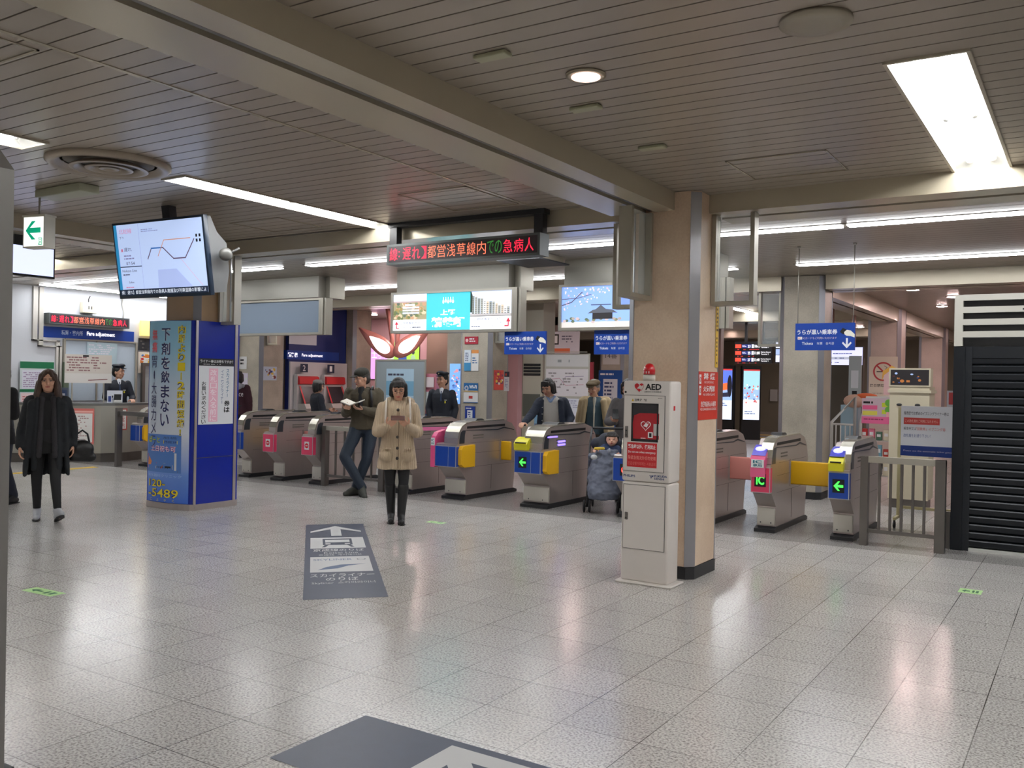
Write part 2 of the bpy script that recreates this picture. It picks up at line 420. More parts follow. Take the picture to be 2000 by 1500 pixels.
pillar(-3.27, -2.67, 6.86, 7.42, PILLAR, 'cream marble pillar with steel corner strips behind the white defibrillator cabinet')
pillar(-3.76, -3.16, 12.84, 13.38, PILLAR_G, 'grey marble pillar standing behind the pink and yellow open gate')
pillar(-9.32, -8.72, 6.87, 7.40, mat((168,138,104), .45, name='column_stone', vary=.06, bscale=3), 'brown stone pillar rising out of the blue advertising casing')
pillar(-9.32, -8.66, 12.84, 13.44, PILLAR_G, 'grey stone pillar carrying the Wi-Fi and information posters')
pillar(-14.98, -14.28, 12.84, 13.5, PILLAR_G, 'grey stone pillar beside the fare machines with a small flyer')
pillar(-11.35, -10.65, 19.0-.3, 19.3, PILLAR_P, 'pinkish pillar behind the woman in the white sweater')
pillar(-3.76, -3.16, 18.75, 19.35, PILLAR_P, 'pink-lit corridor pillar with the no smoking poster')
pillar(-3.76, -3.16, 24.9, 25.5, PILLAR_P, 'farthest pink-lit pillar at the end of the corridor beam')
pillar(-9.6, -9.0, 18.7, 19.3, PILLAR_G, 'pale pillar bearing a blue poster behind the man in the flat cap')
pillar(-14.6, -14.0, 15.3, 15.9, PILLAR_G, 'narrow beige pillar at the end of the blue machine wall')

b = MB(); b.box((-15.98,12.62,0),(-15.0,12.80,CZ), WB); struct(b.build('wall_niche'))
b = MB(); b.box((-9.86,13.22,0),(-9.36,13.42,2.89), PILLAR_G); struct(b.build('wall_pier'))
b = MB(); b.box((-8.6,19.22,0),(-6.9,19.40,2.88), mat((120,96,88),.5)); struct(b.build('wall_poster'))
# ---------------------------------------------------------------- ceiling fixtures
TUB = emit((255, 255, 255), TUBE); STR = emit((250, 252, 255), STRIP)
REFL = mat((232, 232, 228), 0.25, 0.3, name='reflector')
def troffer(x0, x1, y0, y1, label):
    t = thing('ceiling_light', label, 'ceiling light', ((x0+x1)/2, (y0+y1)/2, CZ), group='troffers')
    w = (x1-x0)/2; l = (y1-y0)/2
    b = MB(); z = .10; q = .03
    P = [(-w,-l,0),(w,-l,0),(w,l,0),(-w,l,0),(-w+q,-l+.1,z),(w-q,-l+.1,z),(w-q,l-.1,z),(-w+q,l-.1,z)]
    b.add(P, [(0,4,5,1),(1,5,6,2),(2,6,7,3),(3,7,4,0),(4,7,6,5)], REFL); b.build('reflector', t)
    b = MB(); e = .018
    for a, c in (((-w-e,-l-e,-.012),(w+e,-l,0.002)), ((-w-e,l,-.012),(w+e,l+e,0.002)), ((-w-e,-l,-.012),(-w,l,0.002)), ((w,-l,-.012),(w+e,l,0.002))): b.box(a, c, mat((190,182,165), .35, .3))
    b.build('frame', t)
    n = 2; L = (2*l-.16)/n
    for k in range(n):
        for sx in (-1, 1):
            y0_ = -l + .08 + k*L
            b = MB(); b.tube([(sx*w*.42, y0_+.03, .05), (sx*w*.42, y0_+L-.03, .05)], .019, TUB, 8); tb = b.build('fluorescent_tube', t)
            for yy in (y0_+.012, y0_+L-.012):
                b = MB(); b.tube([(sx*w*.42, yy-.016, .05), (sx*w*.42, yy+.016, .05)], .024, WHITE, 10); b.build('lamp_holder', t)
    return t
TL = ['wide two-tube ceiling light near the top right of the hall', 'long ceiling light between the two beams above the walking woman', 'ceiling light whose end shows beside the steel post']
for i, h in enumerate(troffers): troffer(*h, TL[i] if i < 3 else 'unseen ceiling light outside the picture, in a set partly added for brightness')

def strip_light(p0, p1, label, w=.14):
    (x0, y0), (x1, y1) = p0, p1
    t = thing('linear_light', label, 'ceiling light', ((x0+x1)/2, (y0+y1)/2, CZ), group='linear ceiling lights')
    dx, dy = abs(x1-x0)/2, abs(y1-y0)/2
    if dx > dy: a, c = (-dx, -w/2), (dx, w/2)
    else: a, c = (-w/2, -dy), (w/2, dy)
    b = MB(); b.box((a[0]-.03, a[1]-.03, -.006), (c[0]+.03, c[1]+.03, -.001), mat((120,112,100), .4, .4)); b.build('frame', t)
    b = MB(); b.box((a[0], a[1], -.016), (c[0], c[1], -.007), STR); b.build('diffuser', t)
for i, (p0, p1, lb) in enumerate([
    ((-2.0, 9.0), (-.35, 9.0), 'nearest linear light over the gates behind the blue hanging ticket sign'),
    ((-4.2, 9.0), (-2.06, 9.0), 'linear light over the gates crossing behind the cream pillar'),
    ((-.3, 9.0), (3.0, 9.0), 'linear light over the gates at the right edge above the shutter'),
    ((-9.15, 9.05), (-4.35, 9.05), 'linear light passing behind the red text board'),
    ((-12.0, 9.05), (-9.72, 9.05), 'short linear light beside the pillar in the blue casing'),
    ((-15.2, 9.05), (-12.6, 9.05), 'linear light running to the office behind the tilted screen'),
    ((-3.2, 11.66), (3.0, 11.66), 'second row linear light ending above the blue hanging ticket sign'),
    ((-7.4, 11.68), (-4.0, 11.68), 'second row linear light between the two picture boards'),
    ((-11.3, 11.7), (-8.2, 11.7), 'second row linear light left of the teal picture board'),
    ((-15.6, 9.0), (-15.6, 12.3), 'linear light along the top of the white office wall'),
    ((-6.1, 16.4), (-6.1, 21.0), 'linear light over the dark passage with the departure board'),
    ((-12.1, 18.6), (-12.1, 22.6), 'linear light seen under the temple picture board'),
    ((-6.1, 22.5), (-6.1, 27.0), 'far linear light deep in the dark passage'),
]): strip_light(p0, p1, lb)

# pinkish downlights of the paid side, a few real, most added to brighten it
PK = emit((255, 222, 218), 190)
def downlight(x, y, label, m, r=.075):
    t = thing('downlight', label, 'ceiling light', (x, y, CZ), group='recessed downlights')
    b = MB(); b.lathe([(r*1.35, -.012), (r*1.35, -.002), (r*.5, -.001)], mat((175,165,145), .35, .4)); b.lathe([(r*1.35,-.012),(r*1.05,-.014),(r*1.02,-.012),(r*1.1,-.004)], mat((175,165,145), .35, .4)); b.build('trim_ring', t)
    b = MB(); b.lathe([(r*.98, -.018), (r*.98, -.013), (.01, -.013)], m, n=24); b.build('lens', t)
downlight(-2.18, 4.04, 'lit round warm downlight in the slatted ceiling near the camera', emit((255, 214, 196), 3.0))
PX = [(-14.4, 17.2), (-16.2, 16.6), (-2.0, 16.6), (-2.4, 18.4), (-2.4, 22.2), (-5.0, 24.0), (-7.6, 28.5), (-9.0, 23.8), (-10.2, 22.0), (-8.2, 15.0), (-2.4, 15.2), (-.6, 14.6), (-2.2, 20.5), (-2.2, 24), (-12.5, 15.6), (-14.6, 16.6), (-10.6, 15.2), (-12.0, 14.4), (-8.0, 16.8), (-2.2, 27.5), (-7.5, 21.5)]
for i, (x, y) in enumerate(PX): downlight(x, y, 'small pink-toned downlight beyond the ticket gates, in a set partly added for brightness', PK, .09)

# round air diffuser, sprinklers, hatches, speaker
VENT = mat((150, 138, 124), 0.35, 0.2, name='vent_paint', vary=.05)
t = thing('ceiling_vent', 'large round ceiling air diffuser with nested cones', 'air vent', (-6.13, 4.03, CZ))
b = MB(); R0 = .43
b.lathe([(R0, 0), (R0, -.02), (R0-.03, -.045), (R0-.07, -.03), (R0-.10, .0), (R0-.12, .0)], VENT, n=48, cap=False); b.build('outer_ring', t)
for k, (ra, rb, z) in enumerate(((.27, .20, -.030), (.165, .10, -.030), (.07, .012, -.028))):
    b = MB(); b.lathe([(ra, z-.020), (ra, z-.012), (rb, z+.022), (rb-.004, z+.012), (ra-.03, z-.024), (ra, z-.020)], VENT, n=40, cap=False); b.build('cone', t)
b = MB(); b.lathe([(.31, .0), (.31, -.001), (.01, -.001)], mat((104,96,86), .6), n=40); b.build('dark_throat', t)
for (x, y, l) in ((-2.43, 3.57, 'green-tinted ceiling cover plate nearest the camera'), (-2.43, 4.51, 'green-tinted ceiling cover plate beside the lit downlight'), (-2.45, 5.47, 'green-tinted ceiling cover plate farthest from the camera')):
    b = MB(); b.rbox((-.09, -.035, -.022), (.09, .035, -.001), mat((168, 168, 140), .4), .006)
    tag(b.build('ceiling_plate', loc=(x, y, CZ)), l, 'cover plate', 'ceiling cover plates')
b = MB(); b.lathe([(.15, -.001), (.15, -.014), (.10, -.022), (.01, -.022)], mat((150,142,126), .35, .2), n=36)
tag(b.build('ceiling_cover', loc=(-1.02, 3.92, CZ)), 'round blank cover plate at the top of the picture', 'cover plate')
for (x0, x1, y0, y1, l) in ((-2.18, -1.5, 6.08, 6.72, 'square access hatch edge in the ceiling near the cream pillar'), (-7.4, -6.7, 6.2, 6.8, 'square access hatch in the ceiling above the tilted screen'), (-4.95, -4.25, 5.9, 6.7, 'square access hatch beside the long slotted beam'), (-4.8, -4.3, 1.7, 2.45, 'plain square hatch at the top left of the ceiling')):
    b = MB(); e = .014
    for a, c in (((x0,y0),(x0+e,y1)), ((x1-e,y0),(x1,y1)), ((x0,y0),(x1,y0+e)), ((x0,y1-e),(x1,y1))): b.box((a[0],a[1],CZ-.006),(c[0],c[1],CZ-.001), BEAM)
    tag(b.build('ceiling_hatch'), l, 'hatch', 'ceiling hatches')
t = thing('junction_box', 'pale green box on the ceiling carrying the exit sign rod', 'junction box', (-7.25, 4.4, CZ))
b = MB(); b.rbox((-.35, -.09, -.07), (.30, .09, -.001), mat((170,172,150), .45), .01); b.build('housing', t)

# glass smoke-screen ends beside the pillars
def smoke_frame(x0, x1, y0, y1, z0, z1, label):
    t = thing('smoke_screen_frame', label, 'smoke screen', ((x0+x1)/2, (y0+y1)/2, z0), group='smoke screen frames')
    w, d, h = (x1-x0)/2, (y1-y0)/2, z1-z0; e = .035
    b = MB()
    if w > d:
        b.box((-w,-d,0),(-w+e,d,h),ALU); b.box((w-e,-d,0),(w,d,h),ALU); b.box((-w+e,-d,0),(w-e,d,e),ALU); b.build('frame', t)
        b = MB(); b.box((-w+e,-.004,e),(w-e,.004,h),GLASSM); b.build('glass_pane', t)
    else:
        b.box((-w,-d,0),(w,-d+e,h),ALU); b.box((-w,d-e,0),(w,d,h),ALU); b.box((-w,-d+e,0),(w,d-e,e),ALU); b.build('frame', t)
        b = MB(); b.box((-.004,-d+e,e),(.004,d-e,h),GLASSM); b.build('glass_pane', t)
smoke_frame(-2.665, -2.31, 7.16, 7.26, 2.20, 2.945, 'framed glass smoke screen end attached right of the cream pillar')
smoke_frame(-3.56, -3.28, 7.16, 7.26, 2.20, 2.945, 'framed glass smoke screen end behind and left of the cream pillar')
smoke_frame(-3.16, -3.05, 6.45, 6.855, 2.23, 2.94, 'framed glass smoke screen end in front of the cream pillar')
smoke_frame(-8.715, -8.43, 7.16, 7.26, 2.15, 2.945, 'framed glass smoke screen end right of the pillar in the blue casing')
smoke_frame(-9.62, -9.33, 7.16, 7.26, 2.15, 2.945, 'framed glass smoke screen end left of the pillar in the blue casing')
smoke_frame(-4.10, -3.77, 12.95, 13.05, 2.12, 2.895, 'framed glass smoke screen end left of the grey marble pillar')
smoke_frame(-14.27, -13.95, 12.95, 13.05, 2.2, 2.895, 'framed glass smoke screen end above the fare machines')
smoke_frame(-8.65, -8.35, 12.95, 13.05, 2.2, 2.895, 'framed glass smoke screen end right of the Wi-Fi poster pillar')

# ================================================================ TICKET GATES
def no_entry(b, cx, cz, r, y):
    red = mat((205, 32, 40), .5)
    b.disc(cx, cz, r, red, y); b.rect(cx-r*.62, cz-r*.16, r*1.24, r*.32, mat((245,245,245), .5), y-.0012)
def gate(x0, W, label, panel='blue', face='noentry', wide=False, leaves=(), reader=None, rail=True, side_dark=False, group='ticket gates', steel=STEEL, y0=9.45, faceblock=None):
    """x0: left side of the cabinet; cabinet front at y0, passage sides face -X and +X"""
    t = thing('ticket_gate', label, 'ticket gate', (x0+W/2, y0, 0), group=group)
    w = W/2; L = 1.5
    PC = {'blue': mat(BLUEP, .35), 'pink': mat((214, 62, 100), .4)}[panel]
    tl = -w + (.115 if wide else .085)          # left side of the raised tower; the reader stands beside it
    b = MB()
    b.prism([(.22,.06),(.22,.27),(.06,.42),(.0,.44),(.0,.725),(.03,.735),(1.455,.735),(1.46,.5),(1.40,.34),(1.36,.06)], -w, w, steel, 'x')
    b.prism([(.02,.735),(.02,.80),(.045,.88),(.10,.95),(.20,.995),(.34,1.01),(1.10,1.02),(1.30,.97),(1.40,.88),(1.46,.735)], tl, w, steel, 'x')
    b.prism([(.20,.735),(.22,.90),(.30,.985),(1.10,1.0),(1.28,.95),(1.38,.86),(1.44,.735)], -w, tl, steel, 'x'); b.build('body', t)
    b = MB(); b.prism([(.15,.0),(.15,.035),(.24,.06),(1.36,.06),(1.44,.035),(1.44,0)], -w-.012, w+.012, DARK, 'x'); b.build('plinth', t)
    b = MB(); b.rbox((-w+.006,.195,.075),(w-.006,.26,.255), mat((196,192,182), .5), .006)
    for sx in (-.55,.55): b.disc(sx*w, .10, .008, mat((80,80,80), .4), .1935)
    b.build('kick_panel', t)
    # front display panel
    b = MB(); b.box((-w-.002,-.018,.435),(w+.002,.05,.705), mat((200,200,200), .3, .5))
    b.box((-w+.006,-.022,.443),(w-.006,-.016,.697), PC)
    b.box((w-.001,-.012,.443),(w+.004,.045,.697), PC)
    pn = b.build('display_panel', t)
    b = MB(); s_ = min(.058, w*.62)
    cx = -w*.35 if wide else 0.0
    if face == 'noentry':
        b.rect(cx-s_*.8, .515, s_*1.6, .115, mat((232,232,232), .5), -.0235); no_entry(b, cx, .572, s_*.62, -.0248)
    elif face == 'red':
        b.rect(cx-s_, .50, 2*s_, .135, BLACK, -.0235); b.disc(cx, .567, s_*.72, emit((255,60,50), 2.2), -.0248); b.rect(cx-s_*.45,.557,s_*.9,.02,BLACK,-.026)
    elif face == 'arrow':
        g = emit((60,255,70), 2.2); b.rect(cx-s_, .50, 2*s_, .135, BLACK, -.0235); c = .567; k = s_*.8
        b.poly([(cx-k,c),(cx-k*.1,c+k),(cx+k*.3,c+k),(cx-k*.25,c+k*.25),(cx+k,c+k*.25),(cx+k,c-k*.25),(cx-k*.25,c-k*.25),(cx+k*.3,c-k),(cx-k*.1,c-k)], g, -.0248)
    elif face == 'ic':
        g = emit((60,255,70), 2.2); b.rect(cx-s_*1.05, .50, 2.1*s_, .135, BLACK, -.0235); b.text('IC', cx-s_*.72, .52, s_*1.44, .095, g, -.0248, True, .03)
    if face: b.build('display', pn)
    if wide:
        b = MB(); b.box((w*.28,-.0235,.443),(w*.28+.004,-.021,.697), mat((200,200,200), .3, .5)); b.build('panel_joint', pn)
    # side trim, slot and grille on both passage sides
    dk = mat((58, 62, 68), .3, .3)
    for sx in (-1, 1):
        e = sx*(w+.004); i = sx*(w-.002)
        lo, hi = min(e, i), max(e, i); b = MB()
        if sx > 0: b.prism([(.055,.735),(.06,.80),(.085,.88),(.13,.905),(.19,.905),(.17,.84),(.165,.735)], lo, hi, dk, 'x'); b.build('nose_trim', t)
        if sx < 0: continue
        b = MB(); b.prism([(.22,.925),(.225,.955),(1.12,.965),(1.12,.935)], lo, hi, BLACK, 'x'); b.build('slot', t)
        b = MB(); b.prism([(.2,.90),(.2,.908),(.95,.90),(1.10,.925),(1.36,.88),(1.36,.872),(1.10,.905),(.95,.885)], lo, hi, dk, 'x'); b.build('side_moulding', t)
        b = MB()
        for zz in (.79, .825): b.box((lo,.36,zz),(hi,.60,zz+.016), mat((105,98,90), .5))
        b.build('grille', t)
        b = MB()
        for zz in (.735, .60, .42): b.box((lo+.002 if sx>0 else lo+.0035,.24 if zz<.7 else .30,zz),(hi-.0035 if sx>0 else hi-.002,1.38,zz+.003), mat((70,64,60), .5))
        b.box((lo+.002,.80,.10),(hi-.002,.803,.42), mat((70,64,60), .5)); b.build('panel_seam', t)
    if wide and faceblock is None:
        fb = mat(YEL, .4, name='yellow_housing')
        b = MB(); b.prism([(.03,.47),(.03,.66),(.07,.705),(.33,.715),(.33,.43),(.10,.43)], w-.005, w+.06, fb, 'x'); fh = b.build('flap_housing', t)
        b = MB(); b.box((w,.332,.42),(w+.05,.345,.72), STEEL); b.build('housing_edge', t)
    # top rail and lamp hood
    b = MB(); b.prism([(.02,.805),(.045,.885),(.10,.957),(.20,1.003),(.33,1.018),(1.10,1.028),(1.10,1.018),(.33,1.006),(.2,.99),(.11,.945),(.06,.88),(.035,.80)], tl-.003, w+.003, mat((190,186,172), .22, .8), 'x'); b.build('top_cover', t)
    b = MB(); b.prism([(.50,1.02),(.56,1.045),(.66,1.045),(.72,1.024)], -w*.6, w*.6, DARK, 'x'); b.build('sensor_hood', t)
    if reader == 'yellow' or reader == 'yellow_wide':
        y_ = mat((222, 214, 30), .35); q0, q1 = (-w*.98, w*.05) if reader == 'yellow_wide' else (-w*.99, w*.45)
        b = MB(); b.prism([(-.04,.715),(-.05,.79),(-.03,.815),(.0,.845),(.06,.87),(.10,.87),(.10,.715)], q0, q1, y_, 'x'); rd = b.build('ticket_reader', t)
        b = MB(); b.box((q0+.02,-.052,.80),(q1-.02,-.03,.812), BLACK); b.build('ticket_slot', rd)
        if reader == 'yellow':
            b = MB(); b.prism([(.0,.86),(.06,.915),(.19,.95),(.19,.86)], q0, q1, mat((70,72,190), .3), 'x'); p_ = b.build('card_pad', t)
            b = MB(); b.ell(((q0+q1)/2,.07,.915), ((q1-q0)*.36,.05,.012), emit((150,150,255), 2.0), R=Matrix.Rotation(.45,3,'X')); b.build('pad_glow', p_)
    elif reader == 'ic':
        q0, q1 = -w*.99, w*.55
        b = MB(); b.prism([(-.05,.60),(-.055,.78),(-.03,.82),(.10,.90),(.10,.60)], q0, q1, mat((224,96,140), .4), 'x'); rd = b.build('card_reader', t)
        b = MB(); b.rect(q0+.01,.70,(q1-q0)-.02,.085, mat((235,240,240), .5), -.0565); b.text('IC', q0+.03,.745,(q1-q0)-.06,.032, mat((20,110,130), .5), -.058, True, .03); b.text('専用', q0+.03,.708,(q1-q0)-.06,.030, mat((20,110,130), .5), -.058, True, .02); b.build('sign', rd)
        b = MB(); b.prism([(-.03,.825),(.02,.875),(.12,.93),(.12,.86)], q0+.005, q1-.005, mat((90,80,200), .3), 'x'); p_ = b.build('card_pad', t)
        b = MB(); b.ell(((q0+q1)/2,.045,.893), ((q1-q0)*.36,.045,.012), emit((150,150,255), 2.0), R=Matrix.Rotation(.5,3,'X')); b.build('pad_glow', p_)
    elif reader == 'ic_side':
        q0, q1 = -w-.075, -w-.004
        b = MB(); b.prism([(-.02,.42),(-.02,.76),(.0,.82),(.05,.87),(.22,.90),(.30,.84),(.30,.42)], q0, q1, mat((224,84,136), .35), 'x'); rd = b.build('card_reader', t)
        b = MB(); b.rect(q0+.004,.70,(q1-q0)-.008,.10, mat((235,240,240), .5), -.0215); b.text('IC', q0+.012,.752,(q1-q0)-.024,.032, mat((20,110,130), .5), -.023, True, .03); b.text('専用', q0+.012,.712,(q1-q0)-.024,.028, mat((20,110,130), .5), -.023, True, .02); b.build('sign', rd)
    # flap leaves: (y, reach, colour, sticker, side)
    for (yy, reach, colr, stick, sx) in leaves:
        m = mat(YEL, .4) if colr == 'yellow' else mat(SALMON, .45)
        b = MB(); a0, a1 = (w-.01, w+reach) if sx > 0 else (-w-reach, -w+.01)
        b.rbox((a0, yy-.018, .47), (a1, yy+.018, .73), m, .03, 4); lf = b.build('flap', t)
        if stick:
            b = MB(); cx2 = (w + a1)/2 if sx > 0 else (a0 - w)/2
            b.ring(cx2, .60, .0, .038, mat((200,35,40), .5), yy-.0195); b.rect(cx2-.024,.594,.048,.012, mat((245,245,245), .5), yy-.0206); b.build('sticker', lf)
        b = MB(); e = sx*w; b.box((min(e, e+sx*.012), yy-.045, .455), (max(e, e+sx*.012), yy-.03, .75), STEEL); b.build('flap_slot', t)
    return t
gate(-11.12, .20, 'blue-fronted ticket gate beside the blue casing, yellow flap and no entry sticker', 'blue', 'noentry', leaves=((.62,.22,'yellow',True,1),))
gate(-10.42, .22, 'pink-fronted ticket gate with salmon flap, second from the blue casing', 'pink', 'noentry', leaves=((.62,.22,'salmon',True,1),(.62,.20,'yellow',False,-1)))
gate(-9.62, .22, 'pink-fronted ticket gate beside the railing where the man reads', 'pink', 'noentry', leaves=((.62,.20,'salmon',True,-1),))
gate(-8.12, .36, 'pink-topped ticket gate behind the woman in the knitted coat', 'pink', 'noentry', True, faceblock='none')
gate(-7.20, .33, 'ticket gate with plain blue front, yellow side block and pink card reader', 'blue', None, True, reader='ic_side', leaves=((1.05,.16,'yellow',False,1),))
gate(-5.98, .37, 'ticket gate with green arrow, yellow slot reader and glowing violet side bars', 'blue', 'arrow', True, reader='yellow_wide')
gate(-4.64, .30, 'ticket gate with red sign half hidden behind the defibrillator cabinet', 'blue', 'red')
gate(-3.78, .22, 'ticket gate emerging behind the cream pillar with a salmon flap', 'pink', 'noentry', leaves=((.85,.42,'salmon',False,1),))
gate(-3.03, .20, 'ticket gate with pink front reading IC in green light', 'pink', 'ic', reader='ic', leaves=((.75,.42,'yellow',False,1),))
gate(-2.24, .20, 'ticket gate with green arrow at the end of the row beside the steel fence', 'blue', 'arrow', reader='yellow')
# violet light bars on the gate beside the pushchair
tg = [o for o in bpy.data.objects if o.get('label', '').startswith('ticket gate with green arrow, yellow')][0]
for (a, c) in (((.187,.40,.80),(.192,.58,.825)), ((.187,.40,.76),(.192,.58,.785)), ((.187,.14,.868),(.192,.38,.885))):
    b = MB(); b.box(a, c, emit((120,100,255), 3.0)); b.build('light_bar', tg)
tg = [o for o in bpy.data.objects if o.get('label', '').startswith('pink-topped')][0]
b = MB(); b.prism([(.16,.86),(.2,.905),(1.36,.88),(1.30,.80),(.9,.84)], .178, .186, mat((232,120,170), .35), 'x'); b.build('pink_band', tg)

# fences
def fence(x0, x1, y, label, h=.88, n=6):
    t = thing('steel_fence', label, 'fence', ((x0+x1)/2, y, 0))
    w = (x1-x0)/2
    for sx, pw in ((-1,.07), (1,.09)):
        b = MB(); b.box((sx*w-pw/2 if sx<0 else w-pw, -.045, 0), (sx*w+pw/2 if sx<0 else w, .045, h), STEEL_D); b.build('post', t)
    b = MB(); b.prism([(-.035,h-.06),(-.035,h),(.035,h),(.035,h-.06)], -w-.0, w, ALU, 'x'); b.build('top_rail', t)
    b = MB(); b.box((-w,-.02,.13),(w,.02,.165), STEEL_D); b.build('bottom_rail', t)
    for i in range(n):
        xx = -w + .035 + (2*w-.12)*(i+1)/(n+1)
        b = MB(); b.box((xx-.012,-.012,.16),(xx+.012,.012,h-.055), STEEL_D); b.build('bar', t)
    return t
fence(-1.90, -1.17, 9.48, 'steel fence closing the gate row beside the black shutter', .88, 5)
fence(-9.33, -8.20, 9.62, 'steel railing that the man reading a book leans on', .86, 5)
b = MB(); b.box((-.03,-.05,0),(.03,.05,.98), STEEL_D); b.box((.03,-.03,.86),(.9,.03,.93), STEEL_D)
tag(b.build('end_post', loc=(-13.75, 9.30, 0)), 'short steel barrier post standing in front of the office counter', 'barrier post')
gate(-13.62, .24, 'blue and yellow ticket gate half hidden by the left edge of the blue casing', 'blue', None, True)

# ================================================================ DEFIBRILLATOR CABINET
CAB = mat((220, 213, 207), .38, name='cabinet_paint', vary=.03, bscale=6)
t = thing('defibrillator_cabinet', 'white standing defibrillator cabinet marked AED with a red beacon', 'defibrillator cabinet', (-2.915, 6.595, 0))
W = .198; D = .105
b = MB(); b.rbox((-W-.03,-D-.04,.0),(W+.045,D+.02,.018), CAB, .008); b.build('base_plate', t)
b = MB(); b.rbox((-W,-D,.016),(W,D,.79), CAB, .018, 3); b.build('lower_cabinet', t)
b = MB(); b.rbox((-W-.002,-D-.002,.792),(W+.002,D,1.575), CAB, .018, 3); up_ = b.build('upper_cabinet', t)
dkl = mat((70,68,64), .6)
b = MB(); b.box((-W+.02,-D-.006,.27),(W-.03,-D+.002,.765), CAB)
for a, c in (((-W+.018,.268),(W-.028,.271)), ((-W+.018,.765),(W-.028,.768)), ((-W+.018,.268),(-W+.021,.768)), ((W-.031,.268),(W-.028,.768))): b.box((a[0],-D-.0065,a[1]),(c[0],-D-.0005,c[1]), dkl)
ld = b.build('lower_door', t)
b = MB(); b.rbox((-W+.035,-D-.014,.49),(-W+.06,-D-.004,.55), STEEL_D, .006); b.disc(-W+.047,.505,.006,BLACK,-D-.0145); b.build('latch', ld)
b = MB(); x0, x1, z0, z1 = -W+.012, W-.045, .875, 1.46
wx0, wx1, wz0, wz1 = -W+.082, W-.10, 1.11, 1.395
for a, c in (((x0,z0),(x1,wz0)), ((x0,wz1),(x1,z1)), ((x0,wz0),(wx0,wz1)), ((wx1,wz0),(x1,wz1))): b.box((a[0],-D-.008,a[1]),(c[0],-D+.002,c[1]), CAB)
for a, c in (((x0-.003,z0-.003),(x1+.003,z0)), ((x0-.003,z1),(x1+.003,z1+.003)), ((x0-.003,z0),(x0,z1)), ((x1,z0),(x1+.003,z1))): b.box((a[0],-D-.0085,a[1]),(c[0],-D-.001,c[1]), dkl)
ud = b.build('upper_door', t)
b = MB(); b.box((wx0-.004,-D-.0095,wz0-.004),(wx1+.004,-D-.0085,wz1+.004), BLACK); b.v = []; b.f = []; b.m = []; b.sm = []
for a, c in (((wx0-.006,wz0-.006),(wx1+.006,wz0+.006)), ((wx0-.006,wz1-.006),(wx1+.006,wz1+.006)), ((wx0-.006,wz0),(wx0+.006,wz1)), ((wx1-.006,wz0),(wx1+.006,wz1))): b.box((a[0],-D-.010,a[1]),(c[0],-D-.006,c[1]), BLACK)
b.build('window_gasket', ud)
b = MB(); b.box((wx0,-D-.007,wz0),(wx1,-D-.005,wz1), HAZEG); b.build('window_pane', ud)
b = MB(); b.box((wx0-.01,-D-.004,wz0-.01),(wx1+.01,-D-.0025,wz1+.01), mat((44,42,42), .6)); b.build('window_back', up_)
b = MB(); b.rbox((-W+.025,-D-.016,1.13),(-W+.05,-D-.006,1.22), STEEL_D, .006); b.disc(-W+.037,1.185,.006,BLACK,-D-.0165); b.disc(-W+.037,1.15,.005,BLACK,-D-.0165); b.build('latch', ud)
# lettering on the cabinet
red = mat((196, 30, 38), .5); blk = mat((24,24,26), .5); wt = mat((240,240,240), .5); nv = mat((24,52,110), .5)
def heart(b, cx, cz, s, m, y, half=None):
    pts = []
    for k in range(40):
        a = 2*PI*k/40; px = 16*math.sin(a)**3/17; pz = (13*math.cos(a)-5*math.cos(2*a)-2*math.cos(3*a)-math.cos(4*a))/17
        pts.append((cx+px*s, cz+pz*s))
    b.poly(pts, m, y)
b = MB(); yf = -D-.0035
heart(b, -W+.135, 1.525, .042, red, yf-.0005); heart(b, -W+.155, 1.522, .026, CAB, yf-.0012); b.poly([(-W+.115,1.515),(-W+.135,1.532),(-W+.15,1.528),(-W+.168,1.54),(-W+.155,1.515),(-W+.14,1.512)], CAB, yf-.0016)
b.line([(-W+.150,1.495),(-W+.165,1.515),(-W+.175,1.535)], .003, red, yf-.002)
b.text('AED', -W+.185, 1.505, .135, .048, blk, yf, True, .035)
b.text('自動体外式除細動器', -W+.18, 1.484, .14, .013, blk, yf, True)
b.text('PHILIPS', -W+.015, .825, .10, .018, nv, yf, True, .02)
b.poly([(W-.165,.848),(W-.125,.848),(W-.132,.836),(W-.142,.836),(W-.147,.82),(W-.152,.836)], nv, yf); b.rect(W-.158,.841,.02,.003,CAB,yf-.001)
b.text('FUKUDA', W-.12, .836, .105, .017, nv, yf, True, .03); b.text('DENSHI', W-.12, .817, .08, .015, nv, yf, True, .03)
b.disc(-W+.02, 1.485, .009, BLACK, yf)
b.build('lettering', up_)
b = MB(); yf = -D-.0092
b.poly([(-W+.075,1.415),(-W+.095,1.415),(-W+.085,1.437)], mat((230,190,30), .5), yf); b.rect(-W+.084,1.42,.002,.01,blk,yf-.001)
b.text('注意', -W+.10, 1.416, .04, .02, blk, yf, True, .02); b.smudge(-W+.145,1.415,.085,.022,2,mat((90,88,84), .6),yf,seed=4)
b.smudge(W-.1,1.437,.05,.008,1,mat((120,118,114), .6),yf,seed=3)
rx0, rz0, rw, rh = -W+.045, .905, .25, .19
b.rect(rx0, rz0, rw, rh, red, yf)
b.text('緊急時以外、使用禁止', rx0+.01, rz0+.142, rw-.02, .034, wt, yf-.001, True, .02)
b.text('Do not use unless emergency', rx0+.01, rz0+.104, rw-.02, .022, wt, yf-.001, True, .012)
b.text('除紧急情况外切勿使用', rx0+.01, rz0+.058, rw-.02, .030, mat((240,170,160), .5), yf-.001, True)
b.text('긴급상황이외에는 사용금지', rx0+.01, rz0+.015, rw-.02, .026, mat((225,130,120), .5), yf-.001, True)
b.build('door_notice', ud)
b = MB(); b.box((W+.0015,-.05,1.35),(W+.004,-.02,1.385), red); b.build('side_switch', up_)
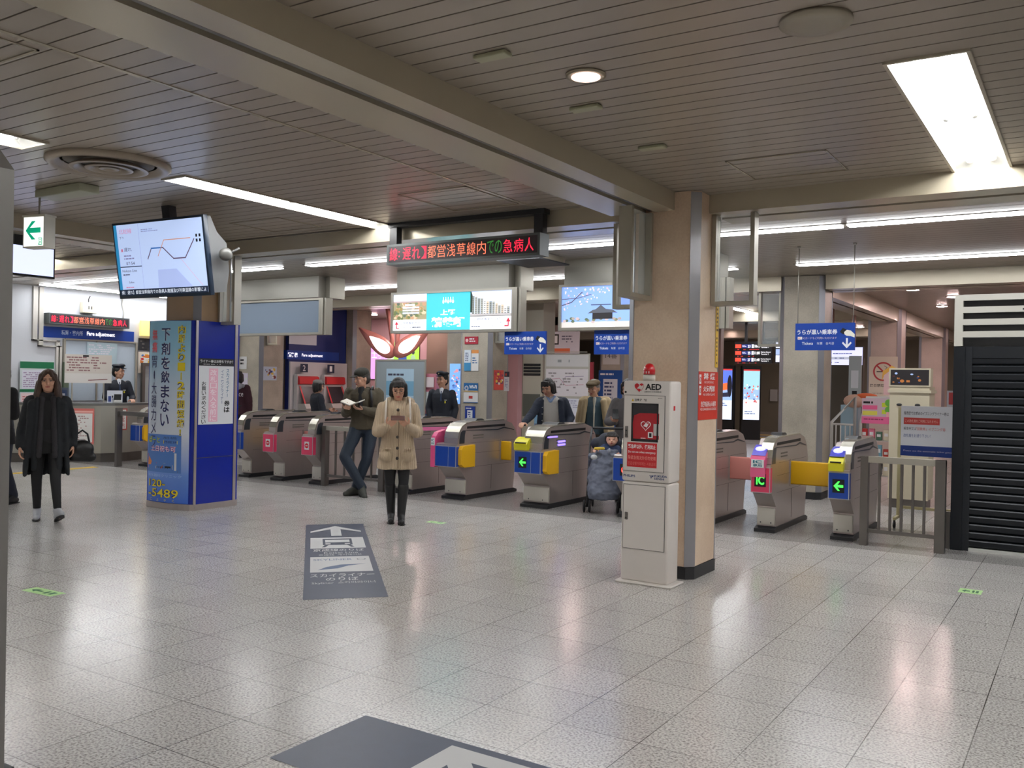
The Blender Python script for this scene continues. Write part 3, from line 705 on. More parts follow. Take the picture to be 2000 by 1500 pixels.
t2 = thing('defibrillator_bag', 'red defibrillator bag with a white heart behind the cabinet window', 'defibrillator', (-2.915, 6.595-.1115, 1.125))
b = MB(); b.prism([(-.105,.0),(-.11,.12),(-.10,.18),(-.05,.2),(.11,.2),(.11,0)], -.002, .0008, mat((170,26,36), .6, bump=.1), 'y'); b.build('case', t2)
b = MB(); heart(b, 0, .105, .045, wt, -.0024); heart(b, .0, .105, .038, mat((170,26,36), .6), -.0028); b.poly([(-.02,.1),(.0,.125),(.02,.118),(.03,.13),(.01,.09)], wt, -.0031)
b.rect(.02,.01,.04,.045,wt,-.0026); b.rect(.065,.03,.045,.09,mat((190,188,184), .5),-.0026); b.rect(.03,.018,.02,.03,blk,-.003); b.smudge(-.04,.0,.06,.012,1,wt,-.0026); b.build('emblem', t2)
b = MB(); b.lathe([(.047,0),(.047,.045),(.036,.045),(.036,.05)], mat((205,200,190), .4)); 
bc = thing('beacon', 'red domed warning beacon on top of the defibrillator cabinet', 'beacon', (-2.935, 6.575, 1.575))
b.build('collar', bc)
RD = bpy.data.materials.new('red_lens'); RD.use_nodes = True; _b = RD.node_tree.nodes['Principled BSDF']; _b.inputs['Base Color'].default_value = rgb((196,20,30)); _b.inputs['Roughness'].default_value = .12; _b.inputs['Coat Weight'].default_value = .5
b = MB(); b.lathe([(.045,.05),(.046,.085),(.040,.11),(.026,.13),(.01,.137),(.001,.138)], RD); b.build('dome', bc)
b = MB()
for k in range(3): b.box((-.03+.022*k,-.05,.058),(-.024+.022*k,-.044,.075), mat((240,200,200), .2))
b.build('lens_ribs', bc)

# red notices on the pillar
def plate(name, label, cat, w, h, loc, rz, base, draw, group=None, th=.004, tilt=0.0, frame=None):
    """flat sign: a backing board with its print as a part; local origin at the lower left corner, facing -Y"""
    t = thing(name, label, cat, loc, rz, group, tilt)
    b = MB(); b.box((0, 0, 0), (w, th, h), base); b.build('board', t)
    if frame:
        b = MB(); e = frame[1]; d_ = .008
        for a, c in (((-e,-e),(w+e,0)), ((-e,h),(w+e,h+e)), ((-e,0),(0,h)), ((w,0),(w+e,h))): b.box((a[0],-d_,a[1]),(c[0],th+.002,c[1]), frame[0])
        b.build('frame', t)
    if draw:
        b = MB(); draw(b); b.build('print', t)
    return t
def d_(b):
    y = -.0015
    b.rect(.006,.29,.045,.075,wt,y); b.rect(.006,.20,.045,.075,wt,y)
    for zz in (.327,.237): b.ring(.0285,zz,.014,.02,mat((180,60,50),.5),y-.001); b.line([(.016,zz-.014),(.041,zz+.014)],.004,mat((180,60,50),.5),y-.001)
    b.text('禁 煙', .10,.325,.26,.055,wt,y,True,.02); b.text('NO SMOKING', .12,.295,.21,.018,wt,y)
    b.text('火気厳禁', .10,.225,.26,.052,wt,y,True,.02); b.text('NO OPEN FLAME', .10,.195,.26,.018,wt,y)
    b.text('危険物品持込み厳禁', .05,.105,.34,.045,wt,y,True,.01); b.text('NO DANGEROUS GOODS', .04,.075,.36,.02,wt,y)
plate('pillar_notice', 'red no smoking notice in white characters on the side of the cream pillar', 'notice', .44, .39, (-2.664, 6.93, 1.27), FACE_X, mat((205,56,40), .45), d_)
def d_(b): b.smudge(.008,.02,.042,.48,14,mat((110,80,20),.5),-.001,.9)
plate('pillar_strip_notice', 'narrow yellow vertical notice above the red notice on the cream pillar', 'notice', .058, .52, (-2.664, 7.30, 1.70), FACE_X, mat((222,180,60), .5), d_)

# ================================================================ BLUE ADVERTISING CASING
t = thing('pillar_casing', 'blue curved advertising casing around the foot of the pillar', 'advertising column', (0, 0, 0))
def arc(p, q, bulge, n=10):
    p, q = Vector(p), Vector(q); d = q-p; nn = Vector((d.y, -d.x)).normalized()
    return [p + d*(i/n) + nn*bulge*4*(i/n)*(1-i/n) for i in range(n+1)]
A = arc((-9.40, 6.74), (-8.70, 6.80), .055)        # front
Bp = [Vector((-8.66, 7.30))]
Cp = arc((-8.68, 7.46), (-9.38, 7.46), .03)
Z0, Z1 = .07, 2.18
def grad_mat(name, stops):
    M = bpy.data.materials.new(name); M.use_nodes = True; nt = M.node_tree; b_ = nt.nodes['Principled BSDF']
    tc = nt.nodes.new('ShaderNodeTexCoord'); sx = nt.nodes.new('ShaderNodeSeparateXYZ'); mr = nt.nodes.new('ShaderNodeMapRange')
    mr.inputs[1].default_value = 0.0; mr.inputs[2].default_value = 2.2
    cr = nt.nodes.new('ShaderNodeValToRGB')
    while len(cr.color_ramp.elements) < len(stops): cr.color_ramp.elements.new(.5)
    for e, (p, c) in zip(cr.color_ramp.elements, stops): e.position = p; e.color = rgb(c)
    nt.links.new(tc.outputs['Object'], sx.inputs[0]); nt.links.new(sx.outputs['Z'], mr.inputs[0]); nt.links.new(mr.outputs[0], cr.inputs[0]); nt.links.new(cr.outputs[0], b_.inputs['Base Color'])
    b_.inputs['Roughness'].default_value = .35
    return M
AD = grad_mat('printed_poster_gradient', [(0, (36,90,200)), (.18, (112,150,224)), (.40, (228,234,246)), (.62, (214,228,246)), (.85, (160,212,240)), (1, (136,196,230))])
b = MB()
loop = [(p.x, p.y) for p in A] + [(-8.66, 6.84), (-8.66, 7.42)] + [(p.x, p.y) for p in Cp] + [(-9.43, 7.42), (-9.43, 6.80)]
b.prism(loop, Z0, Z1, mat((18,38,150), .22), 'z', False); b.build('shell', t)
b = MB(); b.prism([((x+9.04)*1.008-9.04, (y-7.1)*1.012+7.1) for x, y in loop], .0, .07, STEEL, 'z'); b.build('plinth', t)
# printed front: vertices bent on the arc
def on_arc(b_, w, off):
    """take XZ drawing of width w and lay it on the curved front"""
    out = []
    for (x, y, z) in b_.v:
        u = x/w; d = Vector((.70, .06)); nn = Vector((.06, -.70)).normalized()
        p = Vector((-9.40, 6.74)) + d*u + nn*(.055*4*u*(1-u) + off - y)
        out.append((p.x, p.y, z))
    b_.v = out
def subdiv_rect(b_, x, z, w, h, m, y=0.0, n=14):
    for i in range(n): b_.rect(x+w*i/n, z, w/n, h, m, y)
b = MB(); subdiv_rect(b, .02, Z0+.005, .665, Z1-Z0-.01, AD); on_arc(b, .70, .004); fp = b.build('front_poster', t)
dkb = mat((22, 30, 96), .5); yl = mat((236, 214, 40), .5); rdp = mat((226, 96, 110), .5); wq = mat((226,232,242), .5)
b = MB()
b.vtext('下剤を飲まない', .255, 2.10, .17, .165, wq, -.0005, .05); b.vtext('下剤を飲まない', .255, 2.10, .17, .165, dkb, -.0014, .015)
b.vtext('無痛', .075, 2.09, .125, .145, rdp, -.001, .02); b.vtext('胃・大腸カメラ', .075, 1.78, .125, .155, dkb, -.001, .0)
b.vtext('内服より', .515, 2.13, .115, .108, dkb, -.0005, .055); b.vtext('内服より', .515, 2.13, .115, .108, yl, -.0014, .015)
b.vtext('1～2時間短縮！', .515, 1.70, .115, .108, dkb, -.0005, .055); b.vtext('1～2時間短縮！', .515, 1.70, .115, .108, yl, -.0014, .015)
# lower picture block
subdiv_rect(b, .03, .42, .56, .44, mat((84,128,200), .5), -.0006)
b.text('ぽーと', .05, .76, .22, .075, mat((60,100,60), .5), -.0014, True, .05); b.text('ぽーと', .05, .76, .22, .075, mat((200,205,90), .5), -.0022, True, .01)
b.text('船橋', .33,.81,.20,.028, mat((60,80,120), .5), -.0014); b.rect(.33,.755,.21,.04, yl, -.0012); b.text('西館3F', .34,.76,.19,.032, dkb, -.002)
b.text('土日祝も可', .10,.66,.42,.07, mat((180,60,110), .5), -.0014, True, .05); b.text('土日祝も可', .10,.66,.42,.07, mat((250,225,235), .5), -.0022, True, .005)
b.poly([(.04,.46),(.04,.63),(.09,.60),(.2,.53),(.33,.5),(.3,.46)], mat((206,96,50), .6), -.0012); b.poly([(.04,.5),(.06,.6),(.12,.54),(.1,.5)], mat((232,140,80), .6), -.0018)
b.poly([(.2,.46),(.2,.49),(.35,.53),(.48,.51),(.48,.46)], mat((210,204,190), .6), -.0016); b.rect(.36,.475,.09,.02, blk, -.002); b.rect(.05,.425,.5,.03, mat((110,100,96), .6), -.0014)
for i in range(6): b.rect(.22+.035*i,.468,.012,.02, blk, -.0022)
b.rect(.50,.45,.03,.2, mat((226,226,230), .5), -.0016)
b.text('消化器科クリニック', .04,.365,.56,.035, mat((170,200,240), .5), -.0012)
b.text('120-', .07, .25, .30, .085, dkb, -.0008, True, .045); b.text('120-', .07, .25, .30, .085, yl, -.0016, True, .01)
b.text('-5489', .06, .13, .50, .10, dkb, -.0008, True, .045); b.text('-5489', .06, .13, .50, .10, yl, -.0016, True, .01)
for i, c in enumerate('こよやく'): b.text(c, .10+.125*i, .085, .035, .03, yl, -.0012)
on_arc(b, .70, .006); b.build('poster_lettering', fp)
# right side: blue panels with a white notice
b = MB(); b.box((-8.662,6.815,.07),(-8.652,6.845,Z1), STEEL); b.build('edge_strip', t)
b = MB(); b.box((-8.662,7.375,.07),(-8.652,7.415,Z1), STEEL); b.build('edge_strip', t)
b = MB(); b.box((-8.660,6.85,.60),(-8.656,7.37,.605), STEEL_D); b.build('panel_joint', t)
b = MB()
b.rect(.0,.0,.50,.68, mat((226,228,232), .45)); b.rect(0,.68,.50,.085, blk)
b.text('ライナー券はお持ちですか？', .015,.715,.47,.036,wt,-.0012,True,.01); b.smudge(.06,.69,.38,.016,1,mat((190,190,190),.5),-.0012)
b.vtext('スカイライナー', .385,.65,.05,.048, mat((30,110,150), .5), -.001, .01); b.vtext('イブニングライナー', .31,.64,.045,.045, mat((60,90,140), .5), -.001)
b.vtext('券は', .355,.28,.10,.075, blk, -.001, .03)
b.rect(.14,.03,.13,.62, mat((240,186,206), .5), -.0008); b.vtext('改札口を入る前に', .15,.64,.11,.076, mat((252,236,242), .5), -.0016, .01)
b.vtext('お買い求めください', .035,.50,.075,.055, blk, -.001, .01)
o = b.build('side_notice', t, (-8.655, 6.862, .985), (0,0,FACE_X))

# ================================================================ HANGING SIGNS
def hanging_ticket_sign(x0, y0, z0, label, w=.63, h=.295, rods=True):
    t = thing('ticket_sign', label, 'hanging sign', (x0, y0, z0), group='blue hanging ticket signs')
    b = MB(); b.box((0,0,0),(w,.03,h), mat(BLUEP, .4)); b.build('board', t)
    b = MB(); y = -.001; W_ = mat((235,238,245), .5)
    b.text('うらが黒い乗車券', .02, h-.125, .43, .058, W_, y, True, .02)
    b.text('ICカードもご利用いただけます', .085, h-.175, .36, .026, mat((220,200,210),.5), y, True)
    b.rect(.028,h-.177,.048,.03,mat((240,240,240),.5),y); b.text('IC',.036,h-.172,.03,.02,mat((200,60,60),.5),y-.001)
    b.text('Tickets', .075, h-.235, .12, .03, W_, y, True, .015); b.text('车票', .235,h-.235,.06,.028,W_,y); b.text('승차권', .33,h-.235,.085,.028,W_,y)
    b.poly([(.475,h-.10),(.505,h-.055),(.545,h-.075),(.515,h-.125)], blk, y)
    b.poly([(.52,h-.10),(.55,h-.075),(.59,h-.085),(.63,h-.125),(.63,h-.16),(.59,h-.145),(.545,h-.14),(.525,h-.125)], mat((240,238,225),.5), y-.001)
    cx = .55; b.rect(cx-.010,.045,.020,.085,W_,y); b.poly([(cx-.05,.075),(cx-.04,.09),(cx,.05),(cx+.04,.09),(cx+.05,.075),(cx,.02)],W_,y-.001)
    b.build('lettering', t)
    for xx in ((.02, w-.02) if rods else ()):
        b = MB(); b.tube([(xx,.015,h),(xx,.015,CZ-z0)], .005, ALU, 6); b.lathe([(.02,CZ-z0-.002),(.02,CZ-z0-.012),(.006,CZ-z0-.02)], ALU, (xx,.015,0), 12); b.build('rod', t)
hanging_ticket_sign(-2.80, 10.165, 1.955, 'blue hanging ticket sign with white arrow to the right of the cream pillar')
hanging_ticket_sign(-6.53, 10.0, 1.905, 'blue hanging ticket sign under the teal picture board', rods=False)
hanging_ticket_sign(-5.21, 10.0, 1.905, 'blue hanging ticket sign under the temple picture board, cut by the cream pillar', rods=False)

def picture_building(b, x, z, w, h, seed, sky, y):
    rnd = random.Random(seed)
    b.rect(x, z, w, h, emit((150,142,112), .9), y)
    cols = [(150,130,80),(120,130,90),(180,140,110),(100,110,70),(90,100,90),(200,180,150)]
    for k in range(80):
        cx, cz = x+w*(.04+.92*rnd.random()), z+h*(.04+.62*rnd.random()**1.3); r = h*(.05+.07*rnd.random())
        b.disc(min(max(cx,x+r),x+w-r), max(cz,z+r*.8), r, emit(rnd.choice(cols), .9), y-.0005-.00001*k, r*.75, 9)
def lightbox(x0, x1, z0, z1, label, draw, y0=9.95, frame=ALU):
    t = thing('picture_lightbox', label, 'illuminated sign', (x0, y0, z0), group='overhead picture boards')
    w, h = x1-x0, z1-z0
    b = MB(); b.box((-.035,.0,-.035),(w+.035,.16,0),frame); b.box((-.035,0,h),(w+.035,.16,h+.03),frame); b.box((-.035,0,0),(0,.16,h),frame); b.box((w,0,0),(w+.035,.16,h),frame); b.box((0,.03,0),(w,.16,h),frame); b.build('housing', t)
    b = MB(); draw(b, w, h); b.build('picture', t)
    b = MB(); b.box((w+.037,.0,-.035),(w+.085,.16,h+.03),frame); b.box((w+.092,.02,-.035),(w+.13,.16,h+.03),frame); b.build('guide_rail', t)
    return t, w, h
TEAL = (64, 178, 190)
def d_(b, w, h):
    y = .024; wl = w*.295; wr = w*.665
    picture_building(b, 0, h*.30, wl, h*.70, 5, (205,212,225), y)
    for k in range(3): b.rect(wl*.28, h*(.46+.075*k), wl*.5, h*.045, emit((190,195,225),1.0), y-.002)
    b.rect(wl*.35,h*.68,wl*.3,h*.05,emit((225,225,230),1.0),y-.002); b.rect(0,h*.78,wl,h*.22,emit((214,220,236),1.1),y-.0018)
    b.rect(wl*.0,h*.77,wl,h*.04,emit((170,150,150),1.0),y-.0022)
    b.rect(0,0,wl,h*.30,emit((236,238,248),1.15),y)
    b.rect(wl,0,wr-wl,h,emit(TEAL,1.0),y)
    b.rect(wr,h*.36,w-wr,h*.64,emit((196,210,240),1.1),y)
    rnd = random.Random(11)
    for k in range(13):
        bx = wr+(w-wr)*(.04+.07*k); hh = h*(.16+.30*max(0,1-k/11)+.05*rnd.random()); c = rnd.choice([(190,175,150),(150,150,140),(205,205,200),(120,125,120)])
        b.rect(bx,h*.40,(w-wr)*.06,hh,emit(c,.95),y-.0006)
        for q in range(int(hh/(h*.05))): b.rect(bx+.004,h*.41+q*h*.05,(w-wr)*.045,h*.016,emit((90,95,100),.7),y-.0012)
    b.rect(wr,h*.36,w-wr,h*.05,emit((170,165,165),1),y-.0016); b.poly([(wr,h),(wr,h*.45),(wr+.03,h*.45),(wr+.035,h*.9),(wr+.015,h)],emit((30,50,40),.6),y-.0016)
    b.rect(wr,0,w-wr,h*.34,emit((236,238,248),1.15),y)
    WT = emit((255,255,255), 1.3)
    cx = (wl+wr)/2; sw = (wr-wl)
    b.text('上野', cx-sw*.17, h*.40, sw*.34, h*.15, WT, y-.0015, True, .03)
    b.text('精養軒', cx-sw*.38, h*.08, sw*.76, h*.27, WT, y-.0015, True, .04)
    for k in range(5): b.disc(cx+(k-2)*sw*.055, h*(.76+.02*(k%2)), sw*.022, WT, y-.0015, h*.05, 6); b.rect(cx+(k-2)*sw*.055-.004, h*.74, .008, h*.14, WT, y-.0017)
    ra = emit((180,40,60), .9)
    b.poly([(wl*.04,h*.17),(wl*.10,h*.26),(wl*.16,h*.17),(wl*.115,h*.17),(wl*.115,h*.08),(wl*.18,h*.08),(wl*.18,h*.055),(wl*.085,h*.055),(wl*.085,h*.17)],ra,y-.0015)
    b.poly([(w-wl*.04,h*.19),(w-wl*.10,h*.30),(w-wl*.16,h*.19),(w-wl*.115,h*.19),(w-wl*.115,h*.10),(w-wl*.2,h*.10),(w-wl*.2,h*.07),(w-wl*.085,h*.07),(w-wl*.085,h*.19)],ra,y-.0015)
    gt = emit((90,95,110), .6)
    b.text('上野精養軒本店', wl*.2,h*.17,wl*.62,h*.075,gt,y-.0015); b.text('03-3821-2181', wl*.2,h*.06,wl*.36,h*.06,gt,y-.0015); b.smudge(wl*.58,h*.06,wl*.38,h*.06,1,gt,y-.0015)
    b.text('上野精養軒3153店', wr+sw*.08,h*.23,sw*.60,h*.075,gt,y-.0015); b.text('UENO3153-3階', wr+sw*.33,h*.145,sw*.36,h*.055,gt,y-.0015); b.text('03-3832-3153', wr+sw*.38,h*.05,sw*.32,h*.065,gt,y-.0015); b.smudge(wr+sw*.03,h*.05,sw*.34,h*.05,1,gt,y-.0015)
lightbox(-8.40, -6.40, 2.235, 2.745, 'wide lit picture board with a teal centre over the ticket gates', d_)
def d_(b, w, h):
    y = .024; wp = w*.56
    b.rect(0,0,wp,h,emit((128,160,236),1.05),y)
    rnd = random.Random(3)
    for k in range(150):
        u, v = rnd.random(), rnd.random()
        if v < .35 + .55*u: continue
        b.disc(min(wp-.02,u*wp*.62+.02), h*v*.97, h*(.012+.016*rnd.random()), emit(rnd.choice([(232,214,236),(214,196,222),(190,170,200)]),1.0), y-.0006-.000006*k, None, 7)
    b.line([(0,h*.55),(wp*.12,h*.62),(wp*.25,h*.86)],.012,emit((90,80,90),.5),y-.0018); b.line([(0,h*.7),(wp*.2,h*.72),(wp*.36,h*.80)],.008,emit((90,80,90),.5),y-.0018)
    b.rect(0,0,wp,h*.14,emit((196,190,186),1.0),y-.0008); b.poly([(wp*.42,0),(wp*.47,h*.14),(wp*.55,h*.14),(wp*.66,0)],emit((228,226,230),1.05),y-.0012)
    for k in range(26):
        u = rnd.random(); b.disc(wp*(.03+.94*u), h*(.13+.10*rnd.random()+.16*max(0,u-.7)), h*.05, emit(rnd.choice([(120,124,96),(160,150,140),(88,104,80),(190,170,170)]),.85), y-.0014-.00001*k, h*.035, 9)
    b.poly([(wp*.32,h*.34),(wp*.38,h*.42),(wp*.42,h*.44),(wp*.48,h*.54),(wp*.54,h*.44),(wp*.62,h*.42),(wp*.68,h*.34),(wp*.60,h*.35),(wp*.40,h*.35)],emit((84,88,98),.8),y-.0022)
    b.rect(wp*.38,h*.20,wp*.24,h*.15,emit((44,42,46),.6),y-.0020); b.rect(wp*.36,h*.535,wp*.24,h*.02,emit((60,62,70),.6),y-.0024)
    b.poly([(wp*.86,h*.30),(wp*.9,h*.52),(wp*.97,h*.62),(wp,h*.5),(wp,h*.25)],emit((60,70,56),.6),y-.002)
    b.rect(wp,0,w-wp,h,emit((236,240,250),1.2),y)
lightbox(-5.66, -3.62, 2.235, 2.745, 'lit picture board with a temple and blossom, cut off by the cream pillar', d_)
def d_(b, w, h): b.rect(0,0,w,h,mat((122,136,152),.35),.026)
lightbox(-11.75, -9.84, 2.235, 2.72, 'switched-off blue-grey board between the blue casing and the teal board', d_)
HOOD = mat((168,166,156), .35, .25, name='panel_grey', vary=.03, bscale=1)
for (x0, x1, l) in ((-8.42, -6.52, 'grey metal shutter housing above the teal picture board'), (-5.68, -3.8, 'grey metal shutter housing above the temple picture board'), (-11.80, -9.96, 'grey metal shutter housing above the switched-off board')):
    t = thing('shutter_housing', l, 'housing', ((x0+x1)/2, 10.26, 2.776), group='housings over the picture boards')
    w = (x1-x0)/2
    b = MB(); b.box((-w,-.20,0),(w,.30,CZ-2.778),HOOD); b.build('casing', t)
    b = MB(); b.box((w+.002,-.05,0),(w+.09,.28,CZ-2.778),ALU); b.build('guide_rail', t)

# red text board hung from the ceiling
LEDR = emit((255, 40, 70), 1.25); LEDO = emit((235, 120, 90), 1.2); LEDG = emit((50, 120, 50), 1.0)
def led_text(b, w, h, y, x=.06, scale=1.0):
    hh = h*.62; z = h*.19; u = (w-.12)/12.6
    def T(s_, i, n, m): b.text(s_, x+i*u, z, n*u*.96, hh, m, y, True, 0.0)
    T('線', 0, .9, LEDR); T('：', 1.25, .25, LEDR); T('遅', 1.9, .9, LEDR); T('れ', 2.85, .85, LEDR); T('】', 3.85, .35, LEDR)
    T('都営浅草線内', 4.7, 5.3, LEDO)
    T('で', 10.15*.97, .6, LEDG) ; T('の', 10.15*.97+.7, .7, LEDG)
    T('急病人', 11.3, 0.01, LEDR)
def led_board(name, label, w, h, loc, rz, ups):
    t = thing(name, label, 'text display', loc, rz)
    b = MB(); b.box((0,0,0),(w,.16,h), mat((92,98,98), .4, .3)); b.build('housing', t)
    b = MB(); b.rect(.025,.022,w-.05,h-.044, mat((56,46,52), .5), -.001); b.build('display', t)
    b = MB(); hh = h*.60; z = h*.2; y = -.0025
    seq = [('線',.07,LEDR),('：',.03,LEDR),('遅',.07,LEDR),('れ',.07,LEDR),('】',.045,LEDR),('都',.07,LEDO),('営',.07,LEDO),('浅',.07,LEDO),('草',.07,LEDO),('線',.07,LEDO),('内',.07,LEDO),('で',.05,LEDG),('の',.055,LEDG),('急',.07,LEDR),('病',.07,LEDR),('人',.065,LEDR)]
    tot = sum(s[1] for s in seq); x = .035; k = (w-.09)/tot
    for c, ww, m in seq: b.text(c, x+ww*k*.06, z+(.25*hh if c=='：' else 0), ww*k*.86*(.4 if c=='：' else 1), hh*(.5 if c=='：' else 1), m, y, True); x += ww*k
    b.build('text', t)
    if ups:
        b = MB(); b.box((-.02,.03,CZ-loc[2]-.045),(w+.02,.13,CZ-loc[2]-.001), DARK); b.build('ceiling_channel', t)
        for xx in (.0, w-.09): 
            b = MB(); b.box((xx,.04,h),(xx+.09,.12,CZ-loc[2]-.045), DARK); b.build('hanger', t)
    return t
led_board('text_board', 'long hanging text board with red orange and green characters over the hall', 1.77, .20, (-5.94, 6.93, 2.68), 0, True)
# dark return-air panel under the ceiling behind it
b = MB(); b.box((-.30,-.36,-.10),(.30,.36,-.085), DARK); b.box((-.25,-.30,-.085),(.25,.30,-.002), BEAM)
tag(b.build('air_panel', loc=(-5.80, 9.50, CZ)), 'dark square air panel under the ceiling behind the red text board', 'air panel')

# tilted route map screen
t = thing('route_map_screen', 'tilted hanging screen showing a train route map with delays', 'screen', (-7.194, 5.248, 2.61), math.radians(3.1), rx=math.radians(8.56))
w, h = 1.22, .707
b = MB(); b.rbox((-w/2,.0,-h/2),(w/2,.05,h/2), mat((24,40,58), .35), .006); b.build('bezel', t)
b = MB(); b.prism([(.05,-h/2+.02),(.05,h/2-.01),(.10,h/2-.01),(.16,.20),(.26,.10),(.26,-.15),(.20,-h/2+.02)], -w/2+.02, w/2-.02, mat((96,98,100), .5), 'x'); b.build('rear_cover', t)
b = MB(); E_ = 1.0
x0, z0, sw, sh = -w/2+.022, -h/2+.03, w-.044, h-.052
b.rect(x0, z0, sw, sh, emit((168,186,222),E_), -.001)
def SX(u): return x0+sw*u
def SZ(v): return z0+sh*v
y = -.002
b.rect(SX(0),SZ(.08),.035*sw,.92*sh,emit((40,130,180),.8),y); b.rect(SX(0),SZ(0),sw,.085*sh,emit((24,40,64),.5),y)
b.rect(SX(.035),SZ(.40),.255*sw,.008,emit((40,50,80),.5),y-.001); b.rect(SX(.29),SZ(.09),.003,.9*sh,emit((140,150,190),.6),y-.001)
b.poly([(SX(.46),SZ(.09)),(SX(.47),SZ(.34)),(SX(.68),SZ(.34)),(SX(.84),SZ(.09))],emit((156,172,216),.9),y-.0004)
g1 = emit((90,70,100),.5); g2 = emit((190,140,120),.8); g3 = emit((50,110,180),.7)
b.line([(SX(.37),SZ(.50)),(SX(.42),SZ(.64)),(SX(.55),SZ(.64)),(SX(.66),SZ(.48)),(SX(.79),SZ(.48)),(SX(.90),SZ(.72))],.010,g1,y-.0008)
b.line([(SX(.42),SZ(.64)),(SX(.53),SZ(.64))],.012,g3,y-.0012); b.line([(SX(.49),SZ(.53)),(SX(.57),SZ(.74)),(SX(.86),SZ(.74))],.008,g2,y-.0012)
b.line([(SX(.74),SZ(.47)),(SX(.90),SZ(.18)),(SX(.95),SZ(.10))],.004,emit((200,160,170),.8),y-.001)
for (u,v) in ((.92,.68),(.955,.68),(.92,.745),(.955,.745)): b.rect(SX(u),SZ(v),.022,.026,emit((10,14,24),.3),y-.001)
pk = emit((200,120,150),.7); dk2 = emit((60,60,90),.5)
b.text('北総線', SX(.06),SZ(.87),.15*sw,.07*sh,pk,y-.001); b.text('下り',SX(.06),SZ(.80),.05*sw,.035*sh,dk2,y-.001)
b.text('遅れ', SX(.10),SZ(.62),.09*sw,.055*sh,dk2,y-.001); b.rect(SX(.065),SZ(.62),.022*sw,.04*sh,pk,y-.001)
b.smudge(SX(.09),SZ(.50),.13*sw,.08*sh,2,emit((130,130,170),.7),y-.001); b.text('07:54',SX(.11),SZ(.43),.10*sw,.045*sh,dk2,y-.001)
b.text('Hokuso Line',SX(.055),SZ(.33),.17*sw,.04*sh,dk2,y-.001); b.smudge(SX(.06),SZ(.28),.12*sw,.03*sh,1,dk2,y-.001); b.text('54m',SX(.12),SZ(.17),.06*sw,.03*sh,dk2,y-.001)
b.smudge(SX(.32),SZ(.87),.2*sw,.05*sh,2,emit((130,140,180),.7),y-.001); b.smudge(SX(.08),SZ(.10),.14*sw,.03*sh,1,pk,y-.001)
b.text('線：遅れ】都営浅草線内での急病人救護及び列車混雑の影響によ', SX(.02),SZ(.015),.96*sw,.055*sh,emit((220,228,240),1.0),y-.001)
b.build('picture', t)
b = MB(); b.box((-.05,.12,-.1),(.05,.20,.62), DARK); b.build('mounting_arm', t)
b = MB(); b.ell((.66,.17,.0), (.045,.07,.06), mat((90,90,88), .4)); b.tube([(.60,.2,.02),(.66,.2,.0),(.70,.3,.05)], .012, mat((60,60,60), .5), 8); b.build('knob', t)

# hanging camera or lamp ball beside the pillar, exit sign, blank monitor
b = MB(); b.ell((0,0,-.25),(.07,.07,.09), mat((190,190,190), .3)); b.tube([(0,0,0),(0,0,-.2)], .02, ALU, 10)
tag(b.build('dome_camera', loc=(-11.7, 9.67, CZ-.001)), 'pale dome camera hanging in front of the switched-off board', 'camera')
t = thing('exit_sign', 'lit white exit sign with green arrow on a ceiling rod', 'exit sign', (-7.66, 4.25, 2.60), math.radians(12))
b = MB(); b.box((0,.0,0),(.24,.11,.27), mat((205,200,185), .4)); b.box((-.006,-.006,.262),(.246,.116,.278), mat((205,200,185), .4)); b.build('housing', t)
b = MB(); b.rect(.010,.012,.22,.245, emit((244,246,246),1.1), -.001)
gr = emit((0,150,110),.9); k = .078; cx, cz = .11,.145
b.poly([(cx-k,cz),(cx-.01,cz+k),(cx+.035,cz+k),(cx-.03,cz+.022),(cx+k*1.15,cz+.022),(cx+k*1.15,cz-.022),(cx-.03,cz-.022),(cx+.035,cz-k),(cx-.01,cz-k)], gr, -.002)
b.rect(.175,.02,.042,.062,gr,-.002); b.rect(.181,.026,.030,.050,emit((230,240,235),1),-.003); b.line([(.186,.03),(.196,.05),(.206,.04)],.006,gr,-.004); b.disc(.197,.064,.005,gr,-.004)
b.build('face', t)
b = MB(); b.tube([(.12,.055,.275),(.12,.055,CZ-2.60-.07)], .009, ALU, 8); b.build('rod', t)
t = thing('blank_monitor', 'hanging monitor with a blank pale blue lit screen', 'monitor', (-9.2, 4.75, 2.53), FACE_X)
b = MB(); b.rbox((0,0,0),(.70,.05,.325), BLACK, .006); b.build('bezel', t)
b = MB(); b.rect(.018,.022,.664,.285, emit((205,212,250),1.25), -.001); b.build('screen', t)
b = MB(); b.box((.30,.05,.1),(.40,.09,CZ-2.53), DARK); b.build('mounting_arm', t)

# steel edge of a stand close to the camera, left border
t = thing('steel_post', 'grey steel-clad post at the left edge close to the camera', 'post', (-3.395, 1.66, 0))
b = MB(); b.box((-.18,-.07,.0),(.18,.09,2.26), mat((128,126,124), .4, .5, vary=.05, bscale=2)); b.add([(-.18,-.07,2.26),(.18,-.07,2.26),(.18,.09,2.26),(-.18,.09,2.26),(-.16,-.04,2.34),(.13,-.04,2.34),(.13,.06,2.34),(-.16,.06,2.34)],[(0,1,5,4),(1,2,6,5),(2,3,7,6),(3,0,4,7),(4,5,6,7)], mat((150,148,146), .4, .5)); b.build('cladding', t)
b = MB(); b.box((-.19,-.08,0),(.19,.10,.03), DARK); b.build('foot', t)

